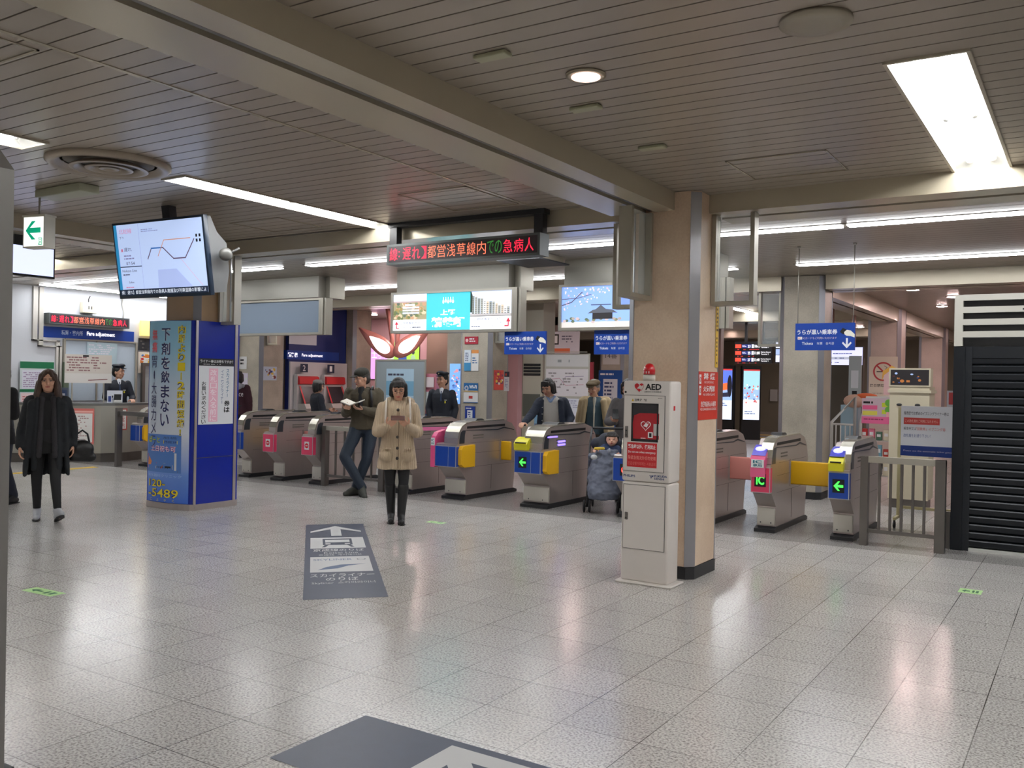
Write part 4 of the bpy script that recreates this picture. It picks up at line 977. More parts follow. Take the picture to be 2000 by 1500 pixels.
# ================================================================ FLOOR MARKINGS
FLN = mat((58, 66, 86), .42, name='floor_sticker_blue', vary=.12, bscale=14)
FLW = mat((200, 200, 200), .45)
def floor_sheet(name, label, origin, ux, uy, draw, cat='floor marking', group=None):
    """draw on an XZ sheet, then lay it on the floor: x along ux, z along uy"""
    b = MB(); draw(b)
    O = Vector(origin); X = Vector(ux); Y = Vector(uy)
    nv = []
    for (x, y, z) in b.v:
        p = O + X*x + Y*z; nv.append((p.x, p.y, .0015 - y))
    b.v = nv
    return tag(b.build(name), label, cat, group)
P0, P1, P2 = Vector((-4.62, 4.57)), Vector((-4.21, 5.0)), Vector((-6.97, 6.92))
ux = (P1-P0); wS = ux.length; ux = ux.normalized(); uy = (P2-P0); hS = uy.length; uy = uy.normalized()
def d_(b):
    w, h = wS, hS; b.rect(0,0,w,h,FLN,0)
    cx = w/2; y = -.0006; e = h/100
    b.poly([(cx-.085*w,78*e),(cx-.085*w,90*e),(cx-.42*w,84.2*e),(cx-.42*w,86.5*e),(cx,96*e),(cx+.42*w,86.5*e),(cx+.42*w,84.2*e),(cx+.085*w,90*e),(cx+.085*w,78*e)],FLW,y)
    b.rect(.08*w,58*e,.84*w,17*e,FLW,y); b.rect(.27*w,63*e,.46*w,10*e,FLN,y*2); b.rect(.31*w,67*e,.38*w,4*e,FLW,y*3); b.rect(.31*w,64*e,.08*w,1.5*e,FLW,y*3); b.rect(.61*w,64*e,.08*w,1.5*e,FLW,y*3)
    b.poly([(.30*w,63*e),(.25*w,59.5*e),(.30*w,59.5*e),(.36*w,63*e)],FLN,y*2); b.poly([(.70*w,63*e),(.75*w,59.5*e),(.70*w,59.5*e),(.64*w,63*e)],FLN,y*2)
    b.text('京成線のりば',.12*w,53.5*e,.76*w,3.6*e,FLW,y,True,.01); b.text('Keisei Line',.28*w,50.3*e,.5*w,2.4*e,FLW,y); b.text('京成线  게이세이선',.2*w,47.5*e,.62*w,2.2*e,FLW,y)
    b.rect(.08*w,27*e,.84*w,19*e,FLW,y); b.text('SKYLINER',.12*w,41*e,.55*w,2.2*e,mat((90,110,150),.5),y*2); b.ring(.80*w,42*e,.03,.038,FLN,y*2)
    b.poly([(.18*w,29.5*e),(.30*w,33*e),(.50*w,35.5*e),(.85*w,36*e),(.60*w,34*e),(.45*w,31*e)],mat((80,98,130),.5),y*2)
    b.text('スカイライナー',.08*w,21.5*e,.84*w,3.6*e,FLW,y,True,.01); b.text('のりば',.28*w,17.4*e,.42*w,3.6*e,FLW,y,True,.01); b.text('Skyliner  스카이라이너',.10*w,13.8*e,.80*w,2.6*e,FLW,y)
floor_sheet('floor_guide', 'long navy floor sign with arrow, train pictogram and white lettering', (P0.x, P0.y, 0), (ux.x,ux.y,0), (uy.x,uy.y,0), d_)
def d_(b):
    w = 1.9; b.poly([(0,.58),(0,0),(w,0),(w,.58)], FLN, 0)
    # white arrow pointing up-left in the picture, shaft along the sheet
    b.poly([(.53,.53),(1.08,.53),(1.08,.43),(.70,.43),(1.04,.09),(.97,.02),(.63,.36),(.63,.02),(.53,.02)], FLW, -.0006)
floor_sheet('floor_arrow', 'navy floor sign with a white arrow at the bottom of the picture', (-2.8, 2.6, 0), (1,0,0), (0,1,0), d_)
LG = mat((168, 206, 140), .6); DG = mat((40, 96, 60), .6)
def green(o, ux_, uy_, w, h, l):
    def d_(b):
        b.rect(0,0,w,h,LG,0); b.poly([(w*.12,h*.5),(w*.3,h*.8),(w*.3,h*.6),(w*.48,h*.6),(w*.48,h*.4),(w*.3,h*.4),(w*.3,h*.2)],DG,-.0005); b.rect(w*.58,h*.25,w*.1,h*.5,DG,-.0005); b.rect(w*.74,h*.25,w*.12,h*.5,DG,-.0005)
    floor_sheet('floor_tag', l, (o[0],o[1],0), ux_, uy_, d_, 'floor marking', 'green floor tags')
green((-6.40, 3.58), (1,0.05,0), (-.05,1,0), .34, .12, 'green floor tag with arrow at the left of the picture')
green((-.86, 7.74), (1,0,0), (0,1,0), .16, .17, 'green floor tag with arrow near the right edge in front of the shutter')
green((-6.12, 7.86), (1,0,0), (0,1,0), .22, .11, 'faint green floor tag beside the boots of the woman in the knitted coat')
green((-9.4, 7.66), (1,0,0), (0,1,0), .22, .09, 'faint green floor tag in front of the office counter')
YT = mat((206, 168, 60), .6, name='tactile_yellow', bump=.1)
def tact(l, pts, hgt=.006):
    b = MB(); b.prism(pts, .0005, hgt, YT, 'z')
    return tag(b.build('tactile_strip'), l, 'tactile paving')
tact('yellow tactile strip behind the walking woman and in front of the office', [(-13.9,6.6),(-13.75,6.6),(-13.85,9.0),(-14.0,9.0)])
tact('yellow tactile strip at the bottom left corner with a dark border', [(-4.3,1.765),(-3.562,1.765),(-3.562,1.928),(-4.3,1.928)])
b = MB(); b.box((-4.3,1.93,.0005),(-3.53,1.96,.008), DARK); b.box((-3.56,1.765,.0005),(-3.53,1.93,.008), DARK); tag(b.build('strip_border'), 'dark metal border of the tactile strip at the bottom left corner', 'floor trim')
tact('yellow tactile paving deep in the dark passage', [(-9.2,26.9),(-7.9,26.9),(-7.9,27.3),(-9.2,27.3)])
tact('farthest yellow tactile paving in the dark passage', [(-9.6,28.6),(-7.8,28.6),(-7.8,28.9),(-9.6,28.9)])

# ================================================================ OFFICE ON THE LEFT
WX = -15.998
def on_wall(y0, z0): return (WX, y0, z0)
t = plate('office_sign', 'blue office sign reading Fare adjustment above the service window', 'sign', 2.02, .20, on_wall(9.10, 2.19), FACE_X, mat(BLUEP, .35),
    lambda b: (b.text('精算・案内所', .52, .06, .42, .09, mat((190,205,230),.5), -.0015, True, .02), b.text('Fare adjustment', 1.02, .05, .58, .10, emit((245,245,250),1.1), -.0015, True, .03)), th=.06)
led_board('text_board', 'small red text board on the white office wall over the blue sign', 1.62, .20, (-15.83, 9.28, 2.43), FACE_X, False)
t = thing('wall_speaker_box', 'cream box with a small antenna on the office wall over the text board', 'wall box', (-15.93, 10.1, 2.78))
b = MB(); b.rbox((-.06,-.14,-.1),(.06,.14,.1), mat((220,212,190), .5), .01); b.box((.061,-.04,-.03),(.062,-.02,.03), DARK); b.box((.061,.02,-.03),(.062,.04,.03), DARK); b.build('housing', t)
b = MB(); b.tube([(0,0,.1),(0,0,.16),(.02,.02,.22)], .008, DARK, 6); b.build('antenna', t)
DUCT = mat((196,192,184), .45)
t = thing('cable_ducts', 'pair of pale cable ducts bending down the white office wall', 'cable duct', (WX, 9.0, 0))
for k in range(2):
    o_ = k*.11
    b = MB(); b.box((0,.06+o_,2.12-o_*.9),(.05,.14+o_,CZ-.01), DUCT); b.box((0,.06+o_,2.06-o_*.9+.06),(.05,.56+o_*.4,2.14-o_*.9+.0), DUCT); b.box((0,.50+o_*.4+.0,1.0),(.05,.565+o_*.4+.0,2.14-o_*.9), DUCT); b.build('duct', t)
b = MB(); b.tube([(.02,1.85,CZ),(.02,1.83,2.9),(.02,1.87,2.75),(.02,1.86,2.62)], .012, mat((170,168,160), .5), 8); b.build('conduit', t)
# service window: glass with notices, recessed room behind is only a pane
t = thing('service_window', 'office service window with pale glass above the steel counter', 'window', (WX, 9.68, 1.04))
b = MB(); b.box((.0,0,0),(.02,1.45,1.12), mat((188,200,212), .18, vary=.06, bscale=4)); b.build('pane', t)
b = MB()
for a, c in (((0,-.04,-.03),(.05,0,1.14)), ((0,1.45,-.03),(.05,1.49,1.14)), ((0,0,1.12),(.05,1.45,1.15)), ((0,.62,0),(.04,.65,1.12))): b.box(a, c, ALU)
b.build('frame', t)
t = plate('glass_notice', 'clear sheet of reflecting small print on the office window', 'notice', .62, .62, (-15.945, 10.10, 1.52), FACE_X, mat((176,196,204), .2), lambda b: b.smudge(.03,.03,.56,.56,14,mat((214,206,216),.3),-.001,.7,9))
def d_(b):
    g = mat((20,110,70), .5); b.rect(0,1.02,.62,.12,g,-.001); b.rect(0,.60,.62,.05,g,-.001); b.rect(0,0,.62,.14,g,-.001)
    b.rect(.04,.66,.54,.33,mat((222,222,232),.5),-.001); b.smudge(.06,.68,.50,.28,8,mat((170,150,180),.5),-.002,.8,2)
    b.rect(.02,.16,.58,.42,mat((240,214,214),.5),-.001); b.smudge(.05,.18,.5,.36,8,mat((200,120,120),.5),-.002,.8,3)
plate('green_notice_board', 'green-edged notice board on the office wall behind the walking woman', 'notice board', .62, 1.16, (-15.95, 8.84, .60), FACE_X, mat((205,214,214), .5), d_)
b = MB(); b.box((0,0,0),(.05,.10,1.75), mat((96,110,90), .5)); tag(b.build('green_post', loc=(-15.95, 9.62, 0)), 'dull green post beside the ducts at the office wall', 'post')
def d_(b):
    b.rect(0,.17,.80,.33,mat((214,206,196),.5),-.001); b.smudge(.03,.2,.74,.27,6,mat((150,110,110),.5),-.002,.7,6); b.rect(0,.0,.80,.17,mat((224,220,214),.5),-.001); b.line([(.4,.05),(.72,.07)],.012,mat((120,40,40),.5),-.003); b.rect(.30,.46,.1,.03,blk,-.003)
plate('fare_table', 'cream paper route and fare table standing on the counter', 'notice', .80, .50, (-15.05, 9.12, 1.38), FACE_X*.86, mat((210,204,196), .5), d_)
for xx in (.12, .66):
    b = MB(); b.box((xx,.005,-.35),(xx+.02,.02,.0), ALU); b.build('support', bpy.data.objects['fare_table'])
t = thing('service_counter', 'curved grey steel service counter under the Fare adjustment sign', 'counter', (0, 0, 0))
outer = [(-15.9,8.35),(-15.4,8.72),(-15.06,9.08),(-14.80,9.30),(-14.58,9.52),(-14.50,9.75),(-14.52,10.0),(-14.60,10.3),(-14.78,10.9)]
inner = [(-15.06,10.9),(-14.94,10.3),(-14.86,10.0),(-14.92,9.82),(-15.3,9.45),(-15.9,8.95)]
CN = mat((178,176,166), .32, .55, vary=.05, bscale=2, name='counter_steel')
b = MB(); b.prism(outer+inner, .16, .99, CN, 'z'); b.build('front', t)
b = MB(); b.prism([(x-.01,y-.02) for x,y in outer]+inner, .99, 1.03, mat((118,118,116), .3, .3), 'z'); b.build('worktop', t)
b = MB(); b.prism([(x-.06,y+.04) for x,y in outer]+inner, 0, .16, STEEL_D, 'z'); b.build('plinth', t)
def d_(b):
    b.rect(0,0,.56,.62,mat((222,120,112),.5),-.0008); b.rect(.03,.035,.50,.50,mat((238,236,232),.5),-.0014); b.rect(.02,.55,.52,.03,mat((250,190,180),.5),-.0016); b.smudge(.06,.06,.44,.44,13,mat((180,140,140),.5),-.002,.55,12); b.line([(.05,.07),(.4,.09)],.006,blk,-.0025)
plate('counter_notice', 'pink-framed notice sheet on the front of the steel counter', 'notice', .56, .62, (-15.055, 9.05, .32), math.atan2(.44,.48), mat((230,228,224), .5), d_)
def d_(b): b.rect(0,0,.18,.38,mat((200,90,84),.5),-.0008); b.rect(.025,.02,.13,.34,mat((238,236,232),.5),-.0014); b.vtext('ご案内', .05,.33,.08,.10,mat((190,70,60),.5),-.002)
plate('counter_notice', 'narrow red-framed notice on the right end of the steel counter', 'notice', .18, .38, (-14.490, 9.80, .56), FACE_X+.12, mat((230,228,224), .5), d_)
def d_(b): b.rect(.015,.02,.05,.10,mat((60,80,150),.5),-.001); b.text('IC',.08,.09,.12,.04,blk,-.001,True,.02); b.smudge(.08,.02,.15,.06,3,mat((90,90,130),.5),-.001)
plate('counter_card', 'small blue and white card standing on the counter by the clerk', 'notice', .26, .22, (-14.84, 9.80, 1.032), FACE_X*.8, mat((225,230,240), .5), d_, th=.02)
def d_(b): b.rect(0.02,.02,.15,.2,mat((60,80,120),.5),-.001); b.rect(.04,.06,.1,.1,mat((190,190,200),.5),-.002)
plate('leaflet_display', 'dark blue leaflet display on the counter below the fare table', 'leaflet stand', .19, .26, (-15.32, 9.14, 1.032), .75, mat((90,100,120), .5), d_, th=.04)
t = thing('counter_terminal', 'small white card terminal beside the clerk on the counter', 'terminal', (-14.74, 9.93, 1.032), 1.2)
b = MB(); b.rbox((-.07,-.05,0),(.07,.05,.05), WHITE, .01); b.build('base', t)
b = MB(); b.prism([(-.02,.05),(-.05,.15),(-.035,.16),(.0,.05)], -.06, .06, mat((60,62,64),.4), 'x'); b.build('screen', t)
t = thing('service_booth_door', 'grey steel frame and white telephone panel behind the clerk', 'booth panel', (-15.95, 11.25, 0))
b = MB(); b.box((0,0,0),(.06,.06,1.78),STEEL_D); b.box((0,.7,0),(.06,.76,1.78),STEEL_D); b.box((0,.06,1.72),(.06,.7,1.78),STEEL_D); b.box((0,.06,0),(.02,.7,1.72),mat((178,180,180),.5)); b.build('frame', t)
b = MB(); b.rbox((.02,.34,1.16),(.10,.52,1.48), WHITE, .01); b.build('telephone', t)
pposter_m = [(222,60,70),(240,190,60),(60,120,190),(240,236,230),(230,130,60)]
def abstract(b, x, z, w, h, seed, cols, n=30, y=-.0012, glow=0):
    rnd = random.Random(seed)
    for k in range(n):
        c = rnd.choice(cols); m = emit(c, glow) if glow else mat(c, .5)
        r = min(w,h)*(.06+.10*rnd.random()); cx = x+r+(w-2*r)*rnd.random(); cz = z+r+(h-2*r)*rnd.random()
        if rnd.random() < .5: b.disc(cx, cz, r, m, y-.00002*k, r*(.5+.5*rnd.random()), 10)
        else: b.rect(cx-r*.8, cz-r*.5, r*1.6, r, m, y-.00002*k)
def poster(label, w, h, loc, rz, base, seed, cols, n=30, glow=0, cat='poster', group=None, extra=None, frame=None):
    bm_ = emit(base, glow) if glow else mat(base, .5)
    def d_(b):
        b.rect(0,0,w,h,bm_,-.0006)
        if n: abstract(b, w*.04, h*.04, w*.92, h*.92, seed, cols, n, glow=glow)
        if extra: extra(b, w, h)
    return plate('poster', label, cat, w, h, loc, rz, mat(base, .5), d_, group, frame=frame)
poster('small festival poster high on the wall edge left of the blue casing', .42, .42, (-15.97, 11.20, 1.58), FACE_X, (236,222,206), 21, pposter_m, 26)
poster('dark picture poster above the festival poster at the wall edge', .42, .24, (-15.97, 11.20, 2.03), FACE_X, (40,40,44), 22, [(60,60,66),(100,96,90),(30,30,34)], 10)
b = MB(); b.box((0,0,0),(.05,.42,.30), emit((250,216,120), 1.0)); tag(b.build('light_box', loc=(-15.97, 11.22, 2.62-.30)), 'yellowish lit panel above the posters at the left wall edge', 'light panel')

# ================================================================ FARE MACHINES AND MIDDLE BACKGROUND
b = MB(); b.box((-14.34,13.55,0),(-14.24,15.28,CZ-.01), mat((22,44,112), .45, vary=.05, bscale=2)); struct(b.build('wall_blue'))
t = plate('machine_sign', 'blue lit sign reading Fare adjustment over the red machines', 'sign', 1.55, .19, (-14.235, 13.50, 1.93), FACE_X, mat(BLUEP, .35), lambda b: (b.text('精算機', .02, .045, .28, .10, emit((240,240,250),1.1), -.0015, True, .03), b.text('Fare adjustment', .42, .05, .62, .08, emit((240,240,250),1.1), -.0015, True, .02)), th=.10)
plate('blank_sign', 'blank white board above the machine sign on the blue wall', 'sign', .80, .40, (-14.235, 13.55, 2.25), FACE_X, mat((214,218,228), .5), None, th=.03)
t = thing('machine_bank_front', 'white steel surround of the fare machines under the blue wall', 'machine surround', (-14.235, 13.56, 0))
b = MB(); b.box((0,0,0),(.04,1.72,1.88), mat((206,204,206), .45)); b.build('surround', t)
def machine(y0, label, n_):
    t = thing('fare_machine', label, 'fare machine', (-14.19, y0, 0), group='fare adjustment machines')
    b = MB(); b.box((.002,0,0),(.10,.62,1.62), mat((204,202,202), .4)); b.build('cabinet', t)
    b = MB(); b.prism([(.1,1.40),(.1,1.58),(.14,1.56),(.16,1.42)], .02, .60, mat((206,44,50), .45), 'y'); b.build('red_header', t)
    m = t.children[-1].data
    b = MB(); b.add([(.10,.10,1.36),(.10,.52,1.36),(.26,.52,1.02),(.26,.10,1.02)], [(0,1,2,3)], mat((66,60,66), .2)); b.add([(.10,.06,1.37),(.10,.10,1.37),(.27,.10,1.0),(.27,.06,1.0)], [(0,1,2,3)], mat((214,60,66), .45)); b.add([(.10,.52,1.37),(.10,.56,1.37),(.27,.56,1.0),(.27,.52,1.0)], [(0,1,2,3)], mat((214,60,66), .45)); b.build('screen', t)
    b = MB(); b.prism([(.10,.86),(.10,1.0),(.28,1.0),(.34,.90),(.30,.86)], .04, .58, mat((182,180,176), .4), 'y'); b.build('console', t)
    b = MB(); b.rect(0,0,.22,.18,mat((36,46,70),.5),0); b.text(n_, .07,.03,.08,.12,wt,-.001); b.build('number_plate', t, (.103,.08,1.66), (0,0,FACE_X))
machine(13.66, 'left red-topped fare adjustment machine against the blue wall', '2')
machine(14.46, 'right red-topped fare adjustment machine numbered 1', '1')
def d_(b): b.vtext('年末年始', .30,1.55,.17,.16,blk,-.001,.01); b.vtext('輸送安全', .03,1.30,.25,.26,blk,-.001,.03)
plate('banner', 'white vertical banner with black brush characters behind the hooded woman', 'banner', .52, 1.62, (-15.62, 12.58, .85), 0, mat((224,224,226), .6), d_)
plate('lit_white_sign', 'white lit panel above the vertical banner', 'sign', .50, .28, (-15.62, 12.58, 2.20), 0, emit((225,235,240), .95), None)
poster('white paper notice on the stone wall right of the banner', .22, .26, (-14.92, 12.832, 1.70), 0, (226,226,226), 31, [(60,60,70)], 0, extra=lambda b,w,h: b.smudge(.03,.08,.16,.14,2,blk,-.002))
poster('tall pale pink and green poster right of the hooded woman', .27, .60, (-14.93, 12.832, 1.02), 0, (214,206,222), 32, [(222,170,206),(206,226,206),(232,220,230)], 14)
poster('small flyer with a blue machine picture on the pillar by the fare machines', .36, .28, (-14.275, 12.90, 1.48), FACE_X, (190,202,220), 33, [(40,70,140),(226,190,60),(120,60,60),(230,230,230)], 16)
# pink hall
t = plate('colour_billboard', 'wide lit billboard, violet on one side and green on the other', 'billboard', 2.55, .95, (-16.75, 17.87, 1.55), 0, mat((40,38,50), .5),
    lambda b: (b.rect(0,0,1.5,.95,emit((222,160,226),1.0),-.001), b.rect(1.5,0,.25,.95,emit((190,196,190),1.0),-.001), b.rect(1.72,0,.83,.95,emit((150,214,70),1.0),-.001), b.text('バス運転士募集', .12,.52,1.5,.24,emit((236,206,250),1.1),-.002,True,.02), b.text('中', .10,.18,.2,.2,emit((200,110,190),1.0),-.002),
               b.disc(2.02,.80,.06,emit((40,50,80),.6),-.002), b.poly([(1.88,.45),(1.9,.68),(2.02,.74),(2.14,.68),(2.16,.45)],emit((60,90,160),.7),-.0022), b.disc(2.36,.68,.05,emit((60,60,70),.6),-.002), b.poly([(2.28,.45),(2.29,.58),(2.36,.63),(2.43,.58),(2.44,.45)],emit((150,190,150),.8),-.0022)))
b = MB(); b.box((-.2,-.05,0),(.2,.05,2.1), mat((96,60,66), .5)); tag(b.build('maroon_panel', loc=(-17.0, 17.84, 0)), 'dark maroon wall panel left of the violet billboard', 'wall panel')
# pair of eye-shaped pink pendant lamps
LP = mat((226,156,146), .35, .2, name='pink_lamp_shell')
for sx, lx, lb in ((-1, -13.27, 'left of the pair of slanted eye-shaped pink lamps'), (1, -12.26, 'right of the pair of slanted eye-shaped pink lamps')):
    t = thing('pendant_lamp', lb, 'lamp', (lx, 15.2, 2.36), math.radians(35))
    R = Matrix.Rotation(-sx*math.radians(38), 3, 'Y')
    n = 32; out = []; inn = []; bk = []
    for k in range(n):
        a = 2*PI*k/n; px = .50*math.cos(a); pz = .20*math.sin(a)*(1.15-.85*((1+sx*math.cos(a))/2)**1.6)
        px += -.0; p = R @ Vector((px*1.0, 0, pz)); q = R @ Vector((px*.55-sx*.08, -.02, pz*.66)); r = R @ Vector((px*.8, .14, pz*.8))
        out.append(p); inn.append(q); bk.append(r)
    b = MB(); vs = [v[:] for v in out+inn+bk]; fs = [(k,(k+1)%n,n+(k+1)%n,n+k) for k in range(n)] + [((k+1)%n,k,2*n+k,2*n+(k+1)%n) for k in range(n)] + [tuple(range(2*n,3*n))]
    b.add(vs, fs, LP, True); b.build('shell', t)
    b = MB(); b.add([(v + Vector((0,.01,0)))[:] for v in inn], [tuple(range(n))], emit((255,246,240), 5.0)); b.build('lamp_glass', t)
    b = MB(); b.tube([(-sx*.34,.05,-.22),(-sx*.33,.05,.1),(-sx*.22,.07,CZ-2.36)], .05, LP, 12); b.build('stem', t)
poster('grey board holding a pale blue announcement sheet behind the woman in the knitted coat', 1.12, 1.78, (-11.12, 12.75, .10), 0, (150,160,164), 0, [], 0, frame=(ALU,.03), cat='notice board',
    extra=lambda b,w,h: (b.rect(.24,.62,.64,1.02,mat((176,204,222),.45),-.002), b.rect(.24,1.16,.64,.26,mat((120,170,200),.45),-.0024), b.rect(.24,.62,.64,.5,mat((206,214,222),.45),-.0024), b.smudge(.28,1.50,.56,.07,1,mat((60,60,80),.5),-.003), b.smudge(.40,1.24,.32,.07,1,mat((24,60,90),.5),-.003,1.0), b.smudge(.34,1.38,.42,.05,1,mat((60,90,120),.5),-.003), b.smudge(.28,.9,.56,.18,3,mat((200,140,150),.5),-.003), b.rect(.44,.66,.16,.16,mat((90,120,180),.5),-.003)))
b = MB(); b.box((-.15,-.12,0),(.15,.12,1.0), mat((190,84,110), .5)); b.box((-.15,-.1,1.0),(.15,.1,1.66), mat((206,130,146), .5)); b.box((-.12,-.13,1.42),(.12,-.12,1.60), mat((220,206,208), .5)); b.box((-.12,-.13,1.1),(.12,-.12,1.34), mat((200,206,206), .5)); b.box((-.14,-.13,.7),(.14,-.121,.95), mat((60,90,150), .5))
tag(b.build('leaflet_rack', loc=(-9.93, 12.9, 0)), 'pink leaflet rack between the announcement board and the officer', 'leaflet rack')
WG = mat((150,134,120), .5, vary=.05, bscale=2)
b = MB(); b.box((-12.66,16.2,0),(-11.0,16.35,CZ-.01), WG); struct(b.build('wall_brown'))
poster('lit landscape poster behind the standing officer', .25, .72, (-9.78, 13.2, 1.13), 0, (120,170,230), 41, [(210,140,150),(240,236,240),(90,130,200),(60,90,150),(230,200,210)], 34, glow=.9)
# posters on the Wi-Fi pillar (front face y 12.84, x -9.32..-8.66)
fy = 12.83
def PP(label, x, z, w, h, base, ex): poster(label, w, h, (x, fy, z), 0, base, 0, [], 0, extra=ex)
PP('small red notice at the top of the Wi-Fi pillar', -9.20, 2.18, .28, .13, (176,40,60), lambda b,w,h: (b.disc(.05,.065,.03,mat((240,200,200),.5),-.002), b.smudge(.1,.03,.16,.08,2,wt,-.002)))
PP('pale leaflet with blue foot on the Wi-Fi pillar', -9.20, 1.72, .14, .36, (220,230,240), lambda b,w,h: (b.rect(0,0,w,.14,mat((70,150,200),.5),-.002), b.smudge(.02,.16,.10,.16,5,mat((60,80,120),.5),-.002)))
PP('white and orange leaflet on the Wi-Fi pillar', -9.05, 1.72, .15, .36, (230,230,228), lambda b,w,h: (b.rect(0,.3,w,.06,mat((226,150,80),.5),-.002), b.smudge(.02,.12,.11,.12,3,mat((60,110,160),.5),-.002)))
PP('blue Wi-Fi sign on the grey pillar', -9.20, 1.36, .30, .15, (28,100,160), lambda b,w,h: (b.text('Wi-Fi', .115,.055,.16,.06,wt,-.002,True,.04), b.ring(.06,.06,.035,.042,wt,-.002), b.ring(.06,.06,.02,.027,wt,-.002), b.rect(0,0,w,.02,mat((210,180,120),.5),-.002)))
PP('white sheet with small red mark under the Wi-Fi sign', -9.20, 1.17, .30, .18, (226,226,226), lambda b,w,h: (b.rect(.11,.07,.08,.05,mat((190,60,60),.5),-.002), b.rect(0,0,w,.012,mat((40,100,160),.5),-.002)))
PP('dark blue access notice lowest on the Wi-Fi pillar', -9.165, .78, .21, .33, (28,60,150), lambda b,w,h: (b.rect(.05,.08,.11,.18,mat((225,228,235),.5),-.002), b.smudge(.02,.28,.17,.03,1,wt,-.002), b.smudge(.065,.1,.08,.14,4,mat((60,80,150),.5),-.003), b.rect(.02,.015,.17,.03,mat((225,228,235),.5),-.002)))
poster('red framed manga-style grid leaflet on the right face of the Wi-Fi pillar', .30, .34, (-8.655, 12.95, 1.40), FACE_X, (226,90,80), 51, [(240,210,90),(240,230,220),(200,70,80),(120,90,120)], 26)
poster('white leaflet with blue corner beside the red grid leaflet', .16, .34, (-8.655, 13.27, 1.38), FACE_X, (224,222,228), 0, [], 0, extra=lambda b,w,h: (b.rect(0,.25,w,.09,mat((50,50,70),.5),-.002), b.rect(.03,.27,.04,.04,mat((220,90,60),.5),-.003), b.smudge(.02,.05,.12,.16,6,mat((150,150,190),.5),-.002)))
# service cupboard, route map boards and shelf behind the couple
b = MB(); b.box((-8.42,13.5,0),(-8.02,13.9,2.95), mat((176,168,152), .5)); 
for k in range(4): b.box((-8.40,13.49,1.66+.055*k),(-8.06,13.5,1.70+.055*k), BLACK)
b.box((-8.40,13.488,.95),(-8.06,13.5,1.34), mat((88,88,80), .5)); tag(b.build('service_cupboard'), 'beige service cupboard with black louvre beside the Wi-Fi pillar', 'cupboard')
def d_(b):
    b.rect(.03,1.42,.82,.20,mat((206,202,200),.5),-.001); b.smudge(.1,1.47,.6,.09,1,mat((150,150,150),.5),-.002,.6)
    b.rect(.03,.92,.82,.46,mat((220,212,214),.5),-.001); b.line([(.1,1.2),(.3,1.22),(.42,1.1),(.76,1.12)],.008,mat((190,120,140),.5),-.002); b.line([(.1,1.05),(.3,1.08),(.42,1.25),(.76,1.26)],.008,mat((150,130,160),.5),-.002); b.smudge(.08,.95,.72,.38,8,mat((150,140,140),.5),-.003,.35,8)
    b.rect(.03,.48,.82,.40,mat((222,222,232),.5),-.001); b.smudge(.06,.5,.76,.36,10,mat((170,170,196),.5),-.002,.6,9); b.rect(.74,.52,.06,.3,mat((216,170,180),.5),-.003)
plate('route_map_board', 'cream board with route map and timetable sheets behind the gates', 'notice board', .88, 1.64, (-7.98, 13.5, .40), 0, mat((182,176,164), .5), d_)
t = thing('leaflet_shelf', 'low wooden shelf filled with leaflets under the route map board', 'shelf', (-7.98, 13.15, 0))
b = MB(); b.box((0,0,0),(.88,.3,.74), mat((150,134,110), .5)); b.box((0,0,.74),(.88,.34,.77), mat((150,134,110), .5)); b.build('cabinet', t)
for k in range(7):
    b = MB(); b.box((.03+.12*k,-.012,.77),(.13+.12*k,.004,1.0-.02*(k%3)), mat([(120,160,190),(230,200,70),(210,130,60),(226,226,220),(236,190,60),(120,170,120),(200,200,210)][k], .5)); b.rect(.04+.12*k,.80,.08,.05,mat((90,90,110),.5),-.013)
    tag(b.build('leaflet', loc=(-7.98, 13.148, 0)), ['pale blue leaflet at the left end of the shelf', 'first yellow leaflet beside the pale blue one on the shelf', 'orange leaflet on the shelf under the route map', 'white leaflet in the middle of the shelf', 'second yellow leaflet right of the white one on the shelf', 'green leaflet on the shelf under the route map', 'grey leaflet at the right end of the shelf'][k], 'leaflet', 'leaflets on the shelf')
b = MB(); b.box((0,0,0),(.05,.05,.55), mat((150,30,44), .5)); tag(b.build('fire_box', loc=(-7.101, 13.499, 1.35)), 'narrow dark red box beside the route map board', 'box')
b = MB(); b.box((-.01,-.01,.0),(.80,.03,.012), ALU); tag(b.build('board_shelf_edge', loc=(-7.95, 13.46, 2.06)), 'metal edge over the route map board', 'trim')
def arrows_board(x, y, z, w, h, label, n1):
    def d_(b):
        b.rect(.0,0,w,h,mat((214,214,222),.45),-.0008); b.rect(w*.40,h*.55,w*.16,h*.36,blk,-.0015); b.text(n1,w*.43,h*.60,w*.10,h*.26,wt,-.002,True,.03); b.smudge(w*.62,h*.60,w*.34,h*.28,3,mat((110,110,130),.5),-.002)
        b.rect(w*.45,h*.26,w*.35,h*.16,mat((226,110,60),.5),-.0015); b.rect(w*.56,h*.04,w*.22,h*.18,mat((30,60,120),.5),-.0015); b.rect(w*.04,h*.10,w*.12,h*.2,blk,-.0015); b.rect(w*.22,h*.10,w*.12,h*.2,blk,-.0015)
    t = plate('platform_sign', label, 'sign', w, h, (x,y,z), 0, mat((200,200,205),.5), d_)
    for xx in (.1, w-.1):
        b = MB(); b.tube([(xx,.02,h if z > 2 else 0),(xx,.02,CZ-z if z > 2 else -z)], .015, ALU, 8); b.build('hanger' if z > 2 else 'leg', t)
arrows_board(-10.35, 17.0, 2.02, 1.15, .62, 'white platform sign with number squares behind the blue ticket sign', '1')
arrows_board(-10.3, 20.5, 2.05, 1.25, .66, 'white platform sign above the man in the flat cap', '3')
arrows_board(-10.3, 20.6, 1.25, 1.25, .62, 'lower white sign with orange squares behind the flat cap man', '4')
